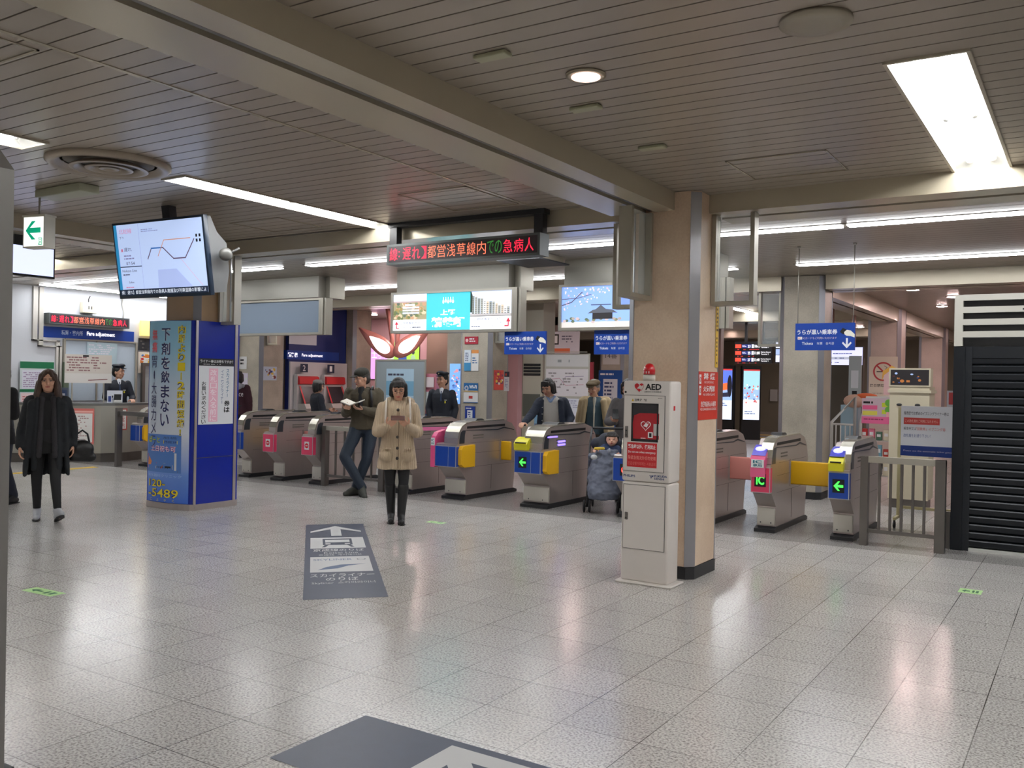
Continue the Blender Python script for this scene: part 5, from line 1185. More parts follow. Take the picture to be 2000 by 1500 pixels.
plate('blue_poster_stand', 'tall blue poster with panels of pictograms beside the flat cap man', 'poster', .60, 1.30, (-9.60, 18.688, .55), 0, mat((34,84,160),.5), lambda b: (b.rect(.12,.08,.36,1.02,mat((220,224,232),.5),-.001), b.smudge(.04,1.17,.52,.08,1,wt,-.001), b.smudge(.15,.45,.3,.6,7,mat((70,80,120),.5),-.002), b.disc(.3,.25,.1,mat((120,120,130),.5),-.002), b.disc(.3,.25,.07,mat((220,224,232),.5),-.003)))
plate('paper_notice', 'small white paper sheet above the blue pictogram poster', 'notice', .42, .40, (-9.50, 18.688, 1.98), 0, mat((222,220,216),.5), lambda b: b.text('14番', .06,.14,.3,.12,mat((80,80,90),.5),-.001))
b = MB(); b.rbox((-.17,-.1,-.2),(.17,.1,.2), mat((200,196,188),.5), .02); b.rect(-.11,-.14,.22,.28,mat((160,156,150),.5),-.102); tag(b.build('wall_speaker', loc=(-9.2, 18.5, 2.78)), 'pale square loudspeaker high between the two blue ticket signs', 'loudspeaker')
t = plate('exit_sign', 'small green arrow exit sign left of the cream pillar', 'exit sign', .26, .26, (-8.15, 19.0, 2.28), 0, emit((236,246,240),1.1), lambda b: b.poly([(.22,.13),(.14,.20),(.11,.20),(.15,.145),(.05,.145),(.05,.115),(.15,.115),(.11,.06),(.14,.06)], emit((30,170,130),.9), -.001), th=.08)
b = MB(); b.box((-.02,-.02,0),(.02,.02,.555), DARK); tag(b.build('sign_rod', loc=(-8.02, 19.04, 2.545)), 'dark rod holding the small green exit sign', 'rod')
def d_(b):
    b.rect(0,1.3,.9,.5,mat((70,76,50),.5),-.001); abstract(b,.05,1.35,.8,.4,61,[(110,120,70),(140,140,90),(60,70,40)],16,-.002)
    b.text('上野 夜', .05,.85,.8,.22,wt,-.002); b.smudge(.3,.5,.4,.1,2,mat((110,110,110),.5),-.002); abstract(b,.1,.05,.4,.35,62,[(70,80,60),(90,80,70)],8,-.002)
plate('dark_poster', 'dark poster with white characters just left of the cream pillar', 'poster', .9, 1.85, (-7.98, 19.2, .7), 0, mat((30,32,34),.5), d_)
b = MB(); b.box((0,0,0),(.45,.08,2.0), mat((206,176,172),.5)); b.box((0,-.01,2.0),(.5,.1,2.4), mat((176,120,116),.5)); tag(b.build('wall_board', loc=(-8.45, 19.35, 0)), 'pale pink wall board below the small green exit sign', 'wall board')
b = MB(); b.tube([(-1.0,0,1.15),(0,0,.55)], .02, mat((80,60,54),.4), 8); b.tube([(-1.0,0,0),(-1.0,0,1.15)], .02, STEEL_D, 8); b.tube([(0,0,0),(0,0,.55)], .02, STEEL_D, 8)
tag(b.build('handrail', loc=(-7.0, 17.5, 0)), 'sloping stair handrail behind the flat cap man', 'handrail')

# ================================================================ DARK PASSAGE AND RIGHT SIDE
def kiosk(x, y, label, seed, rz):
    t = thing('screen_totem', label, 'advertising screen', (x, y, 0), rz, group='advertising totems in the passage')
    b = MB(); b.box((-.27,-.15,0),(.27,.15,2.13), mat((14,15,17),.3)); b.build('casing', t)
    b = MB(); w, h = .46, 1.45; x0, z0 = -.23, .58
    b.rect(x0,z0,w,h,emit((150,184,236),1.0),-.152); b.rect(x0,z0+h*.60,w,h*.40,emit((90,120,230),1.0),-.1525)
    b.rect(x0,z0+h*.97,w,h*.03,emit((200,60,60),.9),-.153)
    if seed == 1:
        b.poly([(x0,z0+h*.68),(x0+w*.9,z0+h*.74),(x0+w*.9,z0+h*.60),(x0,z0+h*.55)],emit((244,110,60),1.0),-.153)
        b.ell((x0+w*.85,-.153,z0+h*.66),(w*.15,.001,h*.22),emit((30,34,50),.4),12,8); b.rect(x0,z0,w,h*.38,emit((214,224,240),1.1),-.1528)
        b.poly([(x0,z0+h*.47),(x0+w*.35,z0+h*.52),(x0+w,z0+h*.55),(x0+w*.8,z0+h*.45),(x0+w*.3,z0+h*.44)],emit((50,54,76),.5),-.1535); b.smudge(x0+w*.2,z0+h*.26,w*.6,h*.08,2,emit((80,110,170),.6),-.1536)
    else:
        rnd = random.Random(5); b.rect(x0,z0,w,h*.40,emit((214,224,240),1.1),-.1528); b.rect(x0,z0+h*.60,w,h*.37,emit((160,210,226),1.0),-.1528)
        for k in range(30): b.disc(x0+w*(.08+.84*rnd.random()), z0+h*(.34+.36*rnd.random()), w*.045, emit(rnd.choice([(236,110,80),(240,236,240),(200,60,60),(60,80,140)]),.95), -.1532-.00002*k, w*.06, 8)
        b.smudge(x0+w*.1,z0+h*.1,w*.7,h*.08,2,emit((110,130,170),.7),-.1536)
    b.build('screen', t)
kiosk(-8.97, 25.4, 'black advertising totem showing an aeroplane, left one in the passage', 1, math.radians(8))
kiosk(-8.40, 25.95, 'black advertising totem showing red and white petals, right one in the passage', 2, math.radians(28))
def dep_rows(b, w, h, cut=False):
    y = -.0015; b.rect(.01,.01,w-.02,h-.02,mat((18,18,24),.4),-.0008)
    for k, tt in enumerate((('23','10:40'),('25','11:00'),('27','11:40'))):
        z = h*(.70-.31*k); hh = h*.17
        b.rect(w*.02,z,w*.16,hh,emit((240,70,50),1.0),y); b.rect(w*.20,z,w*.25,hh,emit((30,44,110),.8),y); b.smudge(w*.21,z+hh*.3,w*.12,hh*.5,2,emit((220,220,240),.9),y-.001)
        b.text(tt[0],w*.36,z+hh*.1,w*.07,hh*.75,emit((245,245,250),1.1),y-.001,True,.03); b.rect(w*.46,z,w*.06,hh,emit((200,205,225),.9),y); b.text(tt[1],w*.54,z+hh*.1,w*.14,hh*.8,emit((245,245,250),1.1),y,True,.04)
        b.text('Narita Airport', w*.71,z+hh*.45,w*.26,hh*.45,emit((225,225,230),1.0),y,True,.02); b.text('Terminal 1', w*.71,z-hh*.02,w*.2,hh*.38,emit((225,225,230),1.0),y,True,.02)
        b.smudge(w*.08,z-h*.09,w*.75,h*.05,1,emit((220,50,50),.8),y,.6,k+2)
t = plate('departure_board', 'black hanging departure board with red squares and white times', 'departure board',   .80, .46, (-6.48, 18.9, 2.03), 0, mat((14,14,16),.4), lambda b: dep_rows(b,.80,.46), th=.12)
for xx in (.2, .56):
    b = MB(); b.box((xx,.04,.46),(xx+.05,.10,CZ-2.03), DARK); b.build('hanger', t)
t = plate('second_departure_board', 'slice of a second departure board behind the grey marble pillar', 'departure board', .6, .46, (-5.62, 18.9, 2.03), 0, mat((14,14,16),.4), lambda b: (b.rect(.02,.32,.1,.12,emit((210,214,235),.9),-.001), b.rect(.02,.18,.1,.12,emit((150,170,210),.9),-.001), b.rect(.02,.03,.1,.14,emit((210,214,235),.9),-.001)), th=.12)
b = MB(); b.box((.3,.04,.46),(.36,.10,CZ-2.03), DARK); b.build('hanger', t)
b = MB(); b.box((-.12,-.05,-.2),(.12,.05,.2), mat((190,190,184),.5)); tag(b.build('wall_dispenser', loc=(-9.2, 30.94, 1.25)), 'small pale box on the dark passage wall', 'wall box')
t = thing('info_screen', 'lit white train information screen right of the grey marble pillar', 'screen', (-3.95, 17.0, 1.96), 0)
b = MB(); b.box((-.16,.0,-.01),(.47,.06,.33), BLACK); b.build('bezel', t)
b = MB(); b.rect(-.15,0,.61,.32,emit((206,210,246),1.1),-.001); b.rect(-.1,.10,.5,.045,emit((170,176,190),.9),-.002)
for zz in (.03,.11,.19): b.smudge(-.1,zz,.5,.03,1,emit((80,90,140),.5),-.003,.5,int(zz*100))
b.build('picture', t)
for xx in (-.08, .30):
    b = MB(); b.tube([(xx,.03,.32),(xx,.03,CZ-1.96)], .035, mat((205,170,165),.3,.6), 12); b.build('hanger_pole', t)
b = MB(); b.box((-4.9,20.5,0),(-4.2,20.7,2.2), mat((74,70,60),.5)); tag(b.build('dark_recess_panel'), 'dark recessed panel under the white information screen', 'wall panel')
# no smoking poster on the corridor pillar
def d_(b):
    b.rect(0,0,.52,.95,mat((214,204,186),.5),-.0008); b.ring(.26,.66,.155,.185,mat((180,60,66),.5),-.0015); b.line([(.15,.77),(.37,.55)],.03,mat((180,60,66),.5),-.0018); b.rect(.14,.645,.20,.022,mat((70,66,60),.5),-.0014); b.line([(.3,.7),(.33,.74),(.28,.77)],.01,mat((110,110,104),.5),-.0014)
    b.text('終日禁煙駅構内', .02,.36,.46,.06,blk,-.0015,True,.01); b.text('ご協力をお願いします', .06,.22,.3,.03,mat((130,120,110),.5),-.0015)
plate('no_smoking_poster', 'cream no smoking poster with red circle on the pink corridor pillar', 'poster', .52, .95, (-3.72, 18.738, 1.22), 0, mat((214,204,186),.5), d_)
b = MB(); b.box((-.1,-.03,0),(.1,.03,2.1), mat((150,164,166),.5)); b.rect(-.06,1.55,.12,.3,mat((190,200,205),.5),-.031); b.rect(-.04,1.42,.08,.08,BLACK,-.031); tag(b.build('info_pillar_strip', loc=(-3.46, 16.3, 0)), 'slim grey information strip left of the no smoking poster', 'sign post')

# white railing rack with goods, in the corridor
WR = mat((206,204,200), .45)
t = thing('magazine_rack', 'white tubular rack of leaflets and goods behind the gates', 'rack', (-2.92, 13.7, 0))
def bar(pts, r, m, nm='bar'): b = MB(); b.tube(pts, r, m, 8); return b.build(nm, t)
bar([(-.30,0,0),(-.30,0,1.05),(.02,0,1.42),(.02,0,0)], .022, WR, 'frame'); bar([(.50,.2,0),(.50,.2,1.0),(.62,.2,1.42)], .022, WR, 'frame'); bar([(.10,.0,0),(.10,.0,1.05),(.18,0,1.42),(.62,.2,1.42)], .022, WR, 'frame')
bar([(-.30,0,1.02),(.02,0,1.02)], .015, WR); bar([(-.30,0,.3),(.02,0,.3)], .015, WR)
for k in range(4): bar([(-.24+.065*k,0,.3),(-.24+.065*k,0,1.02)], .009, WR)
for zz in (.3,.55,.8): 
    b = MB(); b.box((.10,.0,zz),(.55,.3,zz+.012), WR); b.build('shelf', t)
GOODS = [((200,40,44),'red package'),((222,214,190),'cream package'),((120,170,190),'blue package'),((226,120,150),'pink package'),((206,206,206),'white package'),((190,60,50),'dark red package'),((80,120,100),'green package'),((230,200,90),'yellow package')]
rnd = random.Random(9)
for k in range(12):
    zz = (.312,.562,.812)[k//4]; xx = .14+.10*(k%4); c, nm = GOODS[(k*3)%8]; hh = .12+.07*rnd.random()
    b = MB(); b.rbox((-.04,-.03,0),(.04,.03,hh), mat(c,.5), .006); b.rect(-.025,hh*.4,.05,hh*.3,wt,-.0305)
    tag(b.build('package', loc=(-2.92+xx, 13.78, zz)), f'{nm} on the {["bottom","middle","top"][k//4]} shelf of the white rack, {["leftmost","second from the post","third from the post","rightmost"][k%4]}', 'package', 'goods on the white rack')
def d_(b):
    w, h = .48, .36; b.rect(0,0,w,h,mat((206,180,192),.5),-.0008); b.rect(0,0,w,.10,mat((236,110,160),.5),-.0014); b.smudge(.03,.045,.4,.035,1,mat((160,60,100),.5),-.002,.9)
    for (x,z,c) in ((.0,.20,(236,100,150)),(.0,.12,(226,214,90)),(.26,.24,(206,214,60)),(.26,.14,(206,214,60))): b.rect(x+.01,z,.2,.06,mat(c,.5),-.0014)
    b.disc(.36,.30,.05,mat((110,180,70),.5),-.002); b.disc(.36,.20,.05,mat((110,180,70),.5),-.002); b.smudge(.02,.27,.2,.06,1,blk,-.002); b.rect(.33,.10,.08,.07,mat((240,170,180),.5),-.0022)
plate('rack_placard', 'pink and yellow placard clipped to the front of the white rack', 'placard', .48, .36, (-2.80, 13.66, 1.05), 0, mat((220,190,200),.5), d_)
b = MB(); b.prism([(-.10,0),(-.10,.28),(0,.36),(.10,.28),(.10,0)], -.01, .01, mat((236,196,196),.5), 'y'); b.prism([(-.13,.2),(-.12,.34),(0,.42),(.10,.36),(0,.36),(-.10,.28)], .012, .02, mat((236,180,80),.5), 'y'); b.box((-.012,-.01,-.35),(.012,.01,0), mat((220,180,180),.5)); tag(b.build('pink_placard', loc=(-2.44, 13.82, 1.30+.36-.2)), 'pink shield-shaped placard sticking up above the rack', 'placard')
t = thing('wrapped_bundle', 'orange and brown wrapped bundle lying on top of the white rack', 'bundle', (-2.95, 13.9, 1.30))
b = MB(); b.ell((0,0,.06),(.16,.10,.10), mat((196,160,140),.7,bump=.4), 14, 8); b.ell((.16,0,.13),(.16,.07,.05), mat((206,96,50),.7,bump=.4), 12, 8); b.build('cloth', t)
b = MB(); b.box((-.12,-.1,0),(.12,.1,1.30), mat((150,176,190),.5)); tag(b.build('blue_bin', loc=(-3.02, 13.98, 0)), 'pale blue bin standing behind the white rack', 'bin')

# cream vending-style cabinet and mobile notice board
CM = mat((206,196,170), .5, vary=.04, bscale=4)
t = thing('display_cabinet', 'cream cabinet with a dark picture on top behind the notice board', 'cabinet', (-2.02, 12.9, 0))
b = MB(); b.box((-.24,-.2,.12),(.24,.25,1.58), CM); b.box((-.26,-.22,1.50),(.26,.27,1.54), CM); b.build('body', t)
b = MB(); b.box((-.25,-.21,1.58),(.25,.0,1.82), CM); b.rect(-.23,1.60,.46,.20,emit((30,26,28),.4),-.212); abstract(b,-.22,1.61,.44,.17,71,[(70,30,30),(40,60,120),(160,100,50),(150,170,210)],12,-.213,.6); b.build('picture_head', t)
for xx in (-.12, .10):
    b = MB(); b.ell((xx,-.205,1.345),(.035,.02,.018), DARK, 12, 6); b.build('handle', t)
b = MB(); b.box((-.22,-.18,.0),(.22,.2,.12), STEEL_D); b.build('plinth', t)
t = thing('mobile_notice_board', 'white mobile notice board with a blue foot strip on a cream wheeled frame', 'notice board', (-1.84, 11.05, 0))
b = MB(); b.box((0,0,.80),(.56,.02,1.36), mat((222,222,226), .5)); b.build('board', t)
FR = mat((196,184,140), .5)
for xx in (-.03, .56):
    b = MB(); b.box((xx,.0,.10),(xx+.03,.03,1.34), FR); b.box((xx,-.22,.09),(xx+.03,.25,.12), FR); b.build('leg', t)
    for yy in (-.2,.23):
        b = MB(); b.lathe([(.035,-.012),(.035,.012)], BLACK, (xx+.015,yy,.035), 14, 'x'); b.box((xx+.005,yy-.012,.05),(xx+.025,yy+.012,.09), DARK); b.build('caster', t)
b = MB(); b.box((0,.0,.20),(.56,.03,.23), FR); b.build('crossbar', t)
b = MB(); y = -.0012
b.text('券売機でお求めのイブニングライナー券は', .03,1.26,.46,.04,mat((70,66,76),.5),y,True,.01); b.rect(.03,1.155,.37,.075,mat((204,66,60),.5),y); b.text('この改札機をご利用になれません', .045,1.175,.34,.035,mat((240,190,180),.5),y-.001)
b.text('乗車券又は', .03,1.09,.13,.035,mat((80,76,90),.5),y); b.text('「回数券」イブニング券', .16,1.09,.30,.035,mat((210,90,84),.5),y); b.text('改札機をお通り下さい！', .03,1.01,.28,.038,mat((70,90,150),.5),y)
b.rect(0,.80,.56,.115,mat((24,52,124),.5),y); b.text('Please use the automatic ticket gates', .03,.845,.50,.022,mat((200,190,210),.5),y-.001)
b.build('lettering', t)
b = MB(); b.box((-.2,-.1,0),(.2,.1,.86), mat((170,176,186),.5)); b.rect(-.18,.5,.36,.3,mat((214,214,222),.5),-.101); tag(b.build('ticket_machine_base', loc=(-1.35, 13.4, 0)), 'pale machine body showing between the bars of the steel fence', 'machine')
b = MB(); b.box((-.12,-.01,0),(.12,.01,.34), mat((190,186,190),.5)); b.rect(-.1,.18,.2,.14,mat((180,60,60),.5),-.012); b.rect(-.1,.04,.2,.08,mat((60,80,130),.5),-.012); b.box((-.01,-.005,-.9),(.01,.005,0),ALU)
tag(b.build('flag_sign', loc=(-1.32, 11.6, .0+.9+.30)), 'small red and blue sign peeking out beside the shutter frame', 'sign')
b = MB(); b.box((-.01,-.01,0),(.01,.01,.31), ALU); tag(b.build('flag_sign_stand', loc=(-1.32, 11.6, 0)), 'thin stand under the small red and blue sign', 'stand')

# shutter kiosk
t = thing('shutter_kiosk', 'black roller shutter in a dark frame with pale louvres on top', 'roller shutter', (-1.16, 9.76, 0))
BK = mat((20,24,30), .35, .2); LV = mat((186,184,174), .5)
b = MB(); b.box((0,0,0),(.10,.08,1.97), BK); b.box((.10,.02,0),(.16,.06,1.97), mat((30,34,40),.35,.2)); b.build('frame_post', t)
b = MB(); b.box((.0,.08,0),(3.2,1.6,2.45), mat((60,62,66),.5)); b.build('kiosk_wall', t)
b = MB(); b.box((.10,.025,1.86),(3.2,.07,1.97), BK); b.build('frame_head', t)
b = MB()
for k in range(24):
    z0 = .035+.0765*k
    b.prism([(.06,z0),(.044,z0+.004),(.032,z0+.016),(.030,z0+.060),(.040,z0+.072),(.06,z0+.0745)], .16, 3.2, BK, 'x')
b.build('shutter_curtain', t)
b = MB(); b.box((.16,.0,.0),(3.2,.06,.03), mat((205,205,200),.4)); b.build('bottom_bar', t)
b = MB(); b.box((.0,.0,1.975),(.075,.079,2.47), LV); b.build('louvre_post', t)
for k in range(4):
    b = MB(); z0 = 2.06+.118*k; b.box((.075,.0,z0),(3.2,.03,z0+.058), LV); b.build('louvre', t)
b = MB(); b.ell((.62,-.012,2.33),(.02,.012,.014), DARK, 10, 6); b.tube([(.58,-.005,2.32),(.62,-.012,2.34),(.66,-.005,2.335)], .006, DARK, 6); b.build('catch', t)
b = MB(); b.box((-.10,.02,0),(-.005,.07,.36), STEEL_D); tag(b.build('base_plate', loc=(-1.16, 9.76, 0)), 'short steel kick plate at the foot of the shutter frame', 'plate')
t = thing('stored_bundle', 'dark bundle stored on top of the shutter kiosk', 'bundle', (-.35, 9.98, 2.475))
b = MB(); b.ell((0,0,.05),(.18,.12,.06), mat((60,50,56),.7), 14, 8); b.ell((.2,.02,.03),(.12,.1,.04), mat((40,34,40),.7), 12, 8); b.build('cloth', t)

# ================================================================ PEOPLE
def solid(b, name, parent, m, voxel=.01, smooth=2, noise=0.0, nscale=.12, sub=None):
    """grow one continuous skin over the overlapping volumes in b"""
    me = bpy.data.meshes.new('tmp'); me.from_pydata(b.v, [], b.f)
    o = bpy.data.objects.new('tmp', me); COL.objects.link(o)
    r = o.modifiers.new('r', 'REMESH'); r.mode = 'VOXEL'; r.voxel_size = voxel; r.use_smooth_shade = True
    if smooth:
        sm = o.modifiers.new('s', 'SMOOTH'); sm.iterations = smooth; sm.factor = .5
    if noise:
        tx = bpy.data.textures.new('folds', 'CLOUDS'); tx.noise_scale = nscale
        d = o.modifiers.new('d', 'DISPLACE'); d.texture = tx; d.strength = noise; d.mid_level = .5; d.texture_coords = 'LOCAL'
    dg = bpy.context.evaluated_depsgraph_get()
    ev = o.evaluated_get(dg); nm = bpy.data.meshes.new_from_object(ev, depsgraph=dg)
    nm.name = name; nm.materials.clear(); nm.materials.append(m)
    nm.polygons.foreach_set('use_smooth', [True]*len(nm.polygons))
    bpy.data.objects.remove(o); bpy.data.meshes.remove(me)
    ob = bpy.data.objects.new(name, nm); COL.objects.link(ob)
    if parent is not None: ob.parent = parent
    return ob
V = Vector
def hand(b, w, d, n, side, curl, s=1.0):
    """five-fingered hand: w wrist, d direction, n where the palm faces, side +-1 picks the thumb's side"""
    d = V(d).normalized(); n = V(n); n = (n - d*n.dot(d)).normalized(); c = d.cross(n).normalized()*side; w = V(w)
    for k in (-1, -.33, .33, 1): b.cap_(w + c*.016*k*s, w + d*.082*s + c*.029*k*s, .015*s, .0125*s, n=8)
    for k, L in ((1, .068), (.34, .078), (-.34, .072), (-1, .056)):
        p = w + d*.082*s + c*.031*k*s; a = curl*(.9+.12*(1-k)); dd = d.copy()
        for seg, ln, r in ((0, .46, .0088), (1, .32, .0082), (2, .24, .0074)):
            dd = (Matrix.Rotation(a*(.8 if seg == 0 else 1.0), 3, d.cross(n))) @ dd
            q = p + dd*L*ln*s; b.cap_(p, q, r*s, (r-.0006)*s, n=8); p = q
    p = w + d*.018*s + c*.026*s; q = p + (d*.55 + c*.75 + n*.35).normalized()*.040*s; r_ = q + (d*.85 + c*.25 + n*(.3+.4*curl)).normalized()*.030*s
    b.cap_(p, q, .0135*s, .011*s, n=8); b.cap_(q, r_, .010*s, .0088*s, n=8)
SKIN = mat((206, 158, 132), .5, name='skin', vary=.04, bscale=14)
BASE = dict(head=(0,-.01,1.485), neck=(0,.015,1.345), chest=(0,.01,1.22), waist=(0,.0,1.02), pelvis=(0,.01,.88),
            sl=(-.160,.015,1.29), el=(-.215,.03,1.04), wl=(-.22,-.03,.81), sr=(.160,.015,1.29), er=(.215,.03,1.04), wr=(.22,-.03,.81),
            hl=(-.085,.01,.84), kl=(-.09,-.01,.46), al=(-.09,.02,.085), hr=(.085,.01,.84), kr=(.09,-.01,.46), ar=(.09,.02,.085),
            dl=(0,-.12,-1), nl=(1,0,0), dr=(0,-.12,-1), nr=(-1,0,0), fl=(-.15,-1,0), fr=(.15,-1,0))
class Person:
    def __init__(p, name_label, loc, H, turn=0.0, look=(0,0), curl=.35, pose=None, skin=SKIN, cat='person', group=None, female=True):
        s = H/1.6; p.s = s
        rz = math.atan2(-loc[0], loc[1]) + turn          # faces the camera when turn is 0
        p.t = thing('person', name_label, cat, (loc[0], loc[1], 0), rz, group)
        J = dict(BASE); J.update(pose or {})
        p.J = {k: (V(v) if k in ('dl','nl','dr','nr','fl','fr') else V(v)*s) for k, v in J.items()}
        J = p.J; b = MB()
        b.cap_(J['pelvis']+V((-.05*s,0,0)), J['pelvis']+V((.05*s,0,0)), .10*s, .10*s)
        b.cap_(J['pelvis'], J['waist'], .105*s, .10*s); b.cap_(J['waist'], J['chest'], .10*s, .115*s)
        b.cap_(J['chest']+V((-.05*s,0,0)), J['chest']+V((.05*s,0,0)), .10*s, .10*s)
        b.cap_(J['sl'], J['sr'], .042*s, .042*s); b.cap_(J['chest'], J['neck'], .08*s, .05*s)
        b.cap_(J['neck']-V((0,0,.03*s)), J['head']-V((0,-.015*s,.05*s)), .048*s, .046*s)
        for q in 'lr':
            b.cap_(J['s'+q], J['e'+q], .041*s, .035*s); b.cap_(J['e'+q], J['w'+q], .034*s, .024*s)
            b.cap_(J['h'+q], J['k'+q], .078*s, .05*s); b.cap_(J['k'+q], J['a'+q], .05*s, .029*s)
            f = J['f'+q].normalized(); b.cap_(J['a'+q]-V((0,0,.025*s)), J['a'+q]+f*.08*s-V((0,0,.055*s)), .022*s, .015*s)
        hand(b, J['wl'], J['dl'], J['nl'], 1, curl, s); hand(b, J['wr'], J['dr'], J['nr'], -1, curl, s)
        p.Rh = Matrix.Rotation(look[0], 3, 'Z') @ Matrix.Rotation(look[1], 3, 'X')
        R = p.Rh; hc = J['head']
        def at_(x, y, z): return hc + R @ (V((x, y, z))*s)
        p.at = at_
        b.ell(at_(0,.008,.02), (.074*s,.092*s,.100*s), None, 20, 14, R); b.ell(at_(0,-.018,-.05), (.056*s,.066*s,.062*s), None, 16, 10, R)
        b.ell(at_(0,-.05,-.088), (.026*s,.024*s,.02*s), None, 12, 8, R)
        for q in (-1, 1): b.ell(at_(q*.034,-.060,-.022), (.026*s,.024*s,.024*s), None, 12, 8, R); b.ell(at_(q*.077,.008,-.005), (.010*s,.020*s,.030*s), None, 10, 8, R)
        b.cap_(at_(0,-.084,.012), at_(0,-.100,-.020), .008*s, .0125*s, n=10); b.cap_(at_(-.03,-.074,.036), at_(.03,-.074,.036), .014*s, .014*s, n=8)
        p.body = solid(b, 'body', p.t, skin, .0065, 1)
        lip = mat((170, 84, 80), .45); dk_ = mat((28, 22, 20), .5)
        b = MB(); b.cap_(at_(-.019,-.0845,-.053), at_(.019,-.0845,-.053), .0048*s, .0048*s, lip, 8); b.ell(at_(0,-.086,-.0535), (.016*s,.006*s,.0075*s), lip, 12, 8, R); b.build('mouth', p.t)
        for q in (-1, 1):
            b = MB(); b.ell(at_(q*.031,-.0765,.010), (.0125*s,.0105*s,.0048*s), mat((196,186,178), .3), 12, 8, R); b.ell(at_(q*.031,-.0835,.010), (.0058*s,.005*s,.0050*s), dk_, 10, 8, R); b.cap_(at_(q*.017,-.086,.0165), at_(q*.046,-.080,.0150), .002*s, .002*s, dk_, 6); b.build('eye', p.t)
            b = MB(); b.cap_(at_(q*.014,-.088,.032), at_(q*.05,-.080,.032), .0036*s, .0026*s, dk_, 6); b.build('eyebrow', p.t)
    def torso(p, b, hem, wide=1.0, hemw=None, hemd=None, thick=1.0, top=1.33, neckr=.075):
        s = p.s; J = p.J
        def spine(z):
            ks = [J['pelvis'], J['waist'], J['chest'], J['neck']]
            if z <= ks[0].z: return ks[0]
            for a, c in zip(ks, ks[1:]):
                if z <= c.z: t = (z-a.z)/(c.z-a.z); return a.lerp(c, t)
            return ks[-1]
        prof = [(.84,.168,.118),(.94,.150,.112),(1.02,.140,.108),(1.12,.152,.116),(1.22,.168,.120),(1.28,.160,.105),(top,neckr+.03,.075),(top+.025,neckr,.065)]
        rings = []
        if hem < .84:
            hw = hemw or .19; hd = hemd or .14
            for k in range(4):
                t = k/4; z = hem + (.84-hem)*t; rings.append((z, hw + (.168*wide-hw)*t, hd + (.118*thick-hd)*t, 1))
        rings += [(z, rx*wide, ry*thick, 0) for z, rx, ry in prof if z >= hem]
        out = []
        for z, rx, ry, _ in rings:
            c = spine(z*s); out.append((c.x, c.y, z*s, rx*s, ry*s))
        b.loft(out)
    def sleeves(p, b, ru=.062, rf=.048, cuff=.04, which='lr', to=1.0):
        J = p.J; s = p.s
        for q in which:
            b.cap_(J['s'+q], J['e'+q], ru*s, (ru+rf)/2*s); b.cap_(J['e'+q], J['e'+q].lerp(J['w'+q], to*.97), (ru+rf)/2*s, cuff*s)
    def trousers(p, m, rt=.095, rk=.066, ra=.05, name='trousers', top=.92, noise=.012):
        J = p.J; s = p.s; b = MB()
        for q in 'lr': b.cap_(J['h'+q], J['k'+q], rt*s, rk*s); b.cap_(J['k'+q], J['a'+q]+V((0,0,.012*s)), rk*s, ra*s)
        b.loft([(J['pelvis'].x, J['pelvis'].y, z*s, rx*s, ry*s) for z, rx, ry in ((.78,.15,.10),(.84,.165,.118),(.90,.158,.122),(top+.06,.145,.118))])
        return solid(b, name, p.t, m, .011, 2, noise, .10)
    def shoes(p, m, sole=None, high=0.0, r=1.0, name='shoe', pitch=(0,0)):
        J = p.J; s = p.s*r
        for i, q in enumerate('lr'):
            a = J['a'+q]; f = J['f'+q].normalized(); P_ = pitch[i]
            fz = (f*math.cos(P_) - V((0,0,1))*math.sin(P_)); upv = (V((0,0,1))*math.cos(P_) + f*math.sin(P_))
            b = MB(); heel = a - upv*.045*s - fz*.035*s
            b.cap_(heel, heel + fz*.08*s, .036*s, .038*s); b.cap_(heel + fz*.08*s + upv*.0*s, heel + fz*.175*s - upv*.008*s, .038*s, .030*s); b.cap_(heel + fz*.06*s + upv*.03*s, a + upv*.02*s, .040*s, .044*s); b.cap_(a, heel + fz*.13*s + upv*.008*s, .043*s, .034*s)
            if high: b.cap_(a, a.lerp(J['k'+q], high), .044*s, .062*s)
            sh = solid(b, name, p.t, m, .008, 1)
            side = fz.cross(upv).normalized(); pts = []
            for (u, v) in ((-.038,.024),(-.045,0),(-.038,-.024),(.03,-.034),(.13,-.04),(.19,-.022),(.205,0),(.19,.022),(.13,.04),(.03,.034)):
                pts.append(heel + fz*u*s + side*v*s - upv*.030*s)
            b = MB(); k = len(pts); vs = [x[:] for x in pts] + [(x - upv*.014*s)[:] for x in pts]
            b.add(vs, [tuple(range(k)), tuple(range(k, 2*k))[::-1]] + [(i2, k+i2, k+(i2+1)%k, (i2+1)%k) for i2 in range(k)], sole or DARK); b.build('sole', sh)
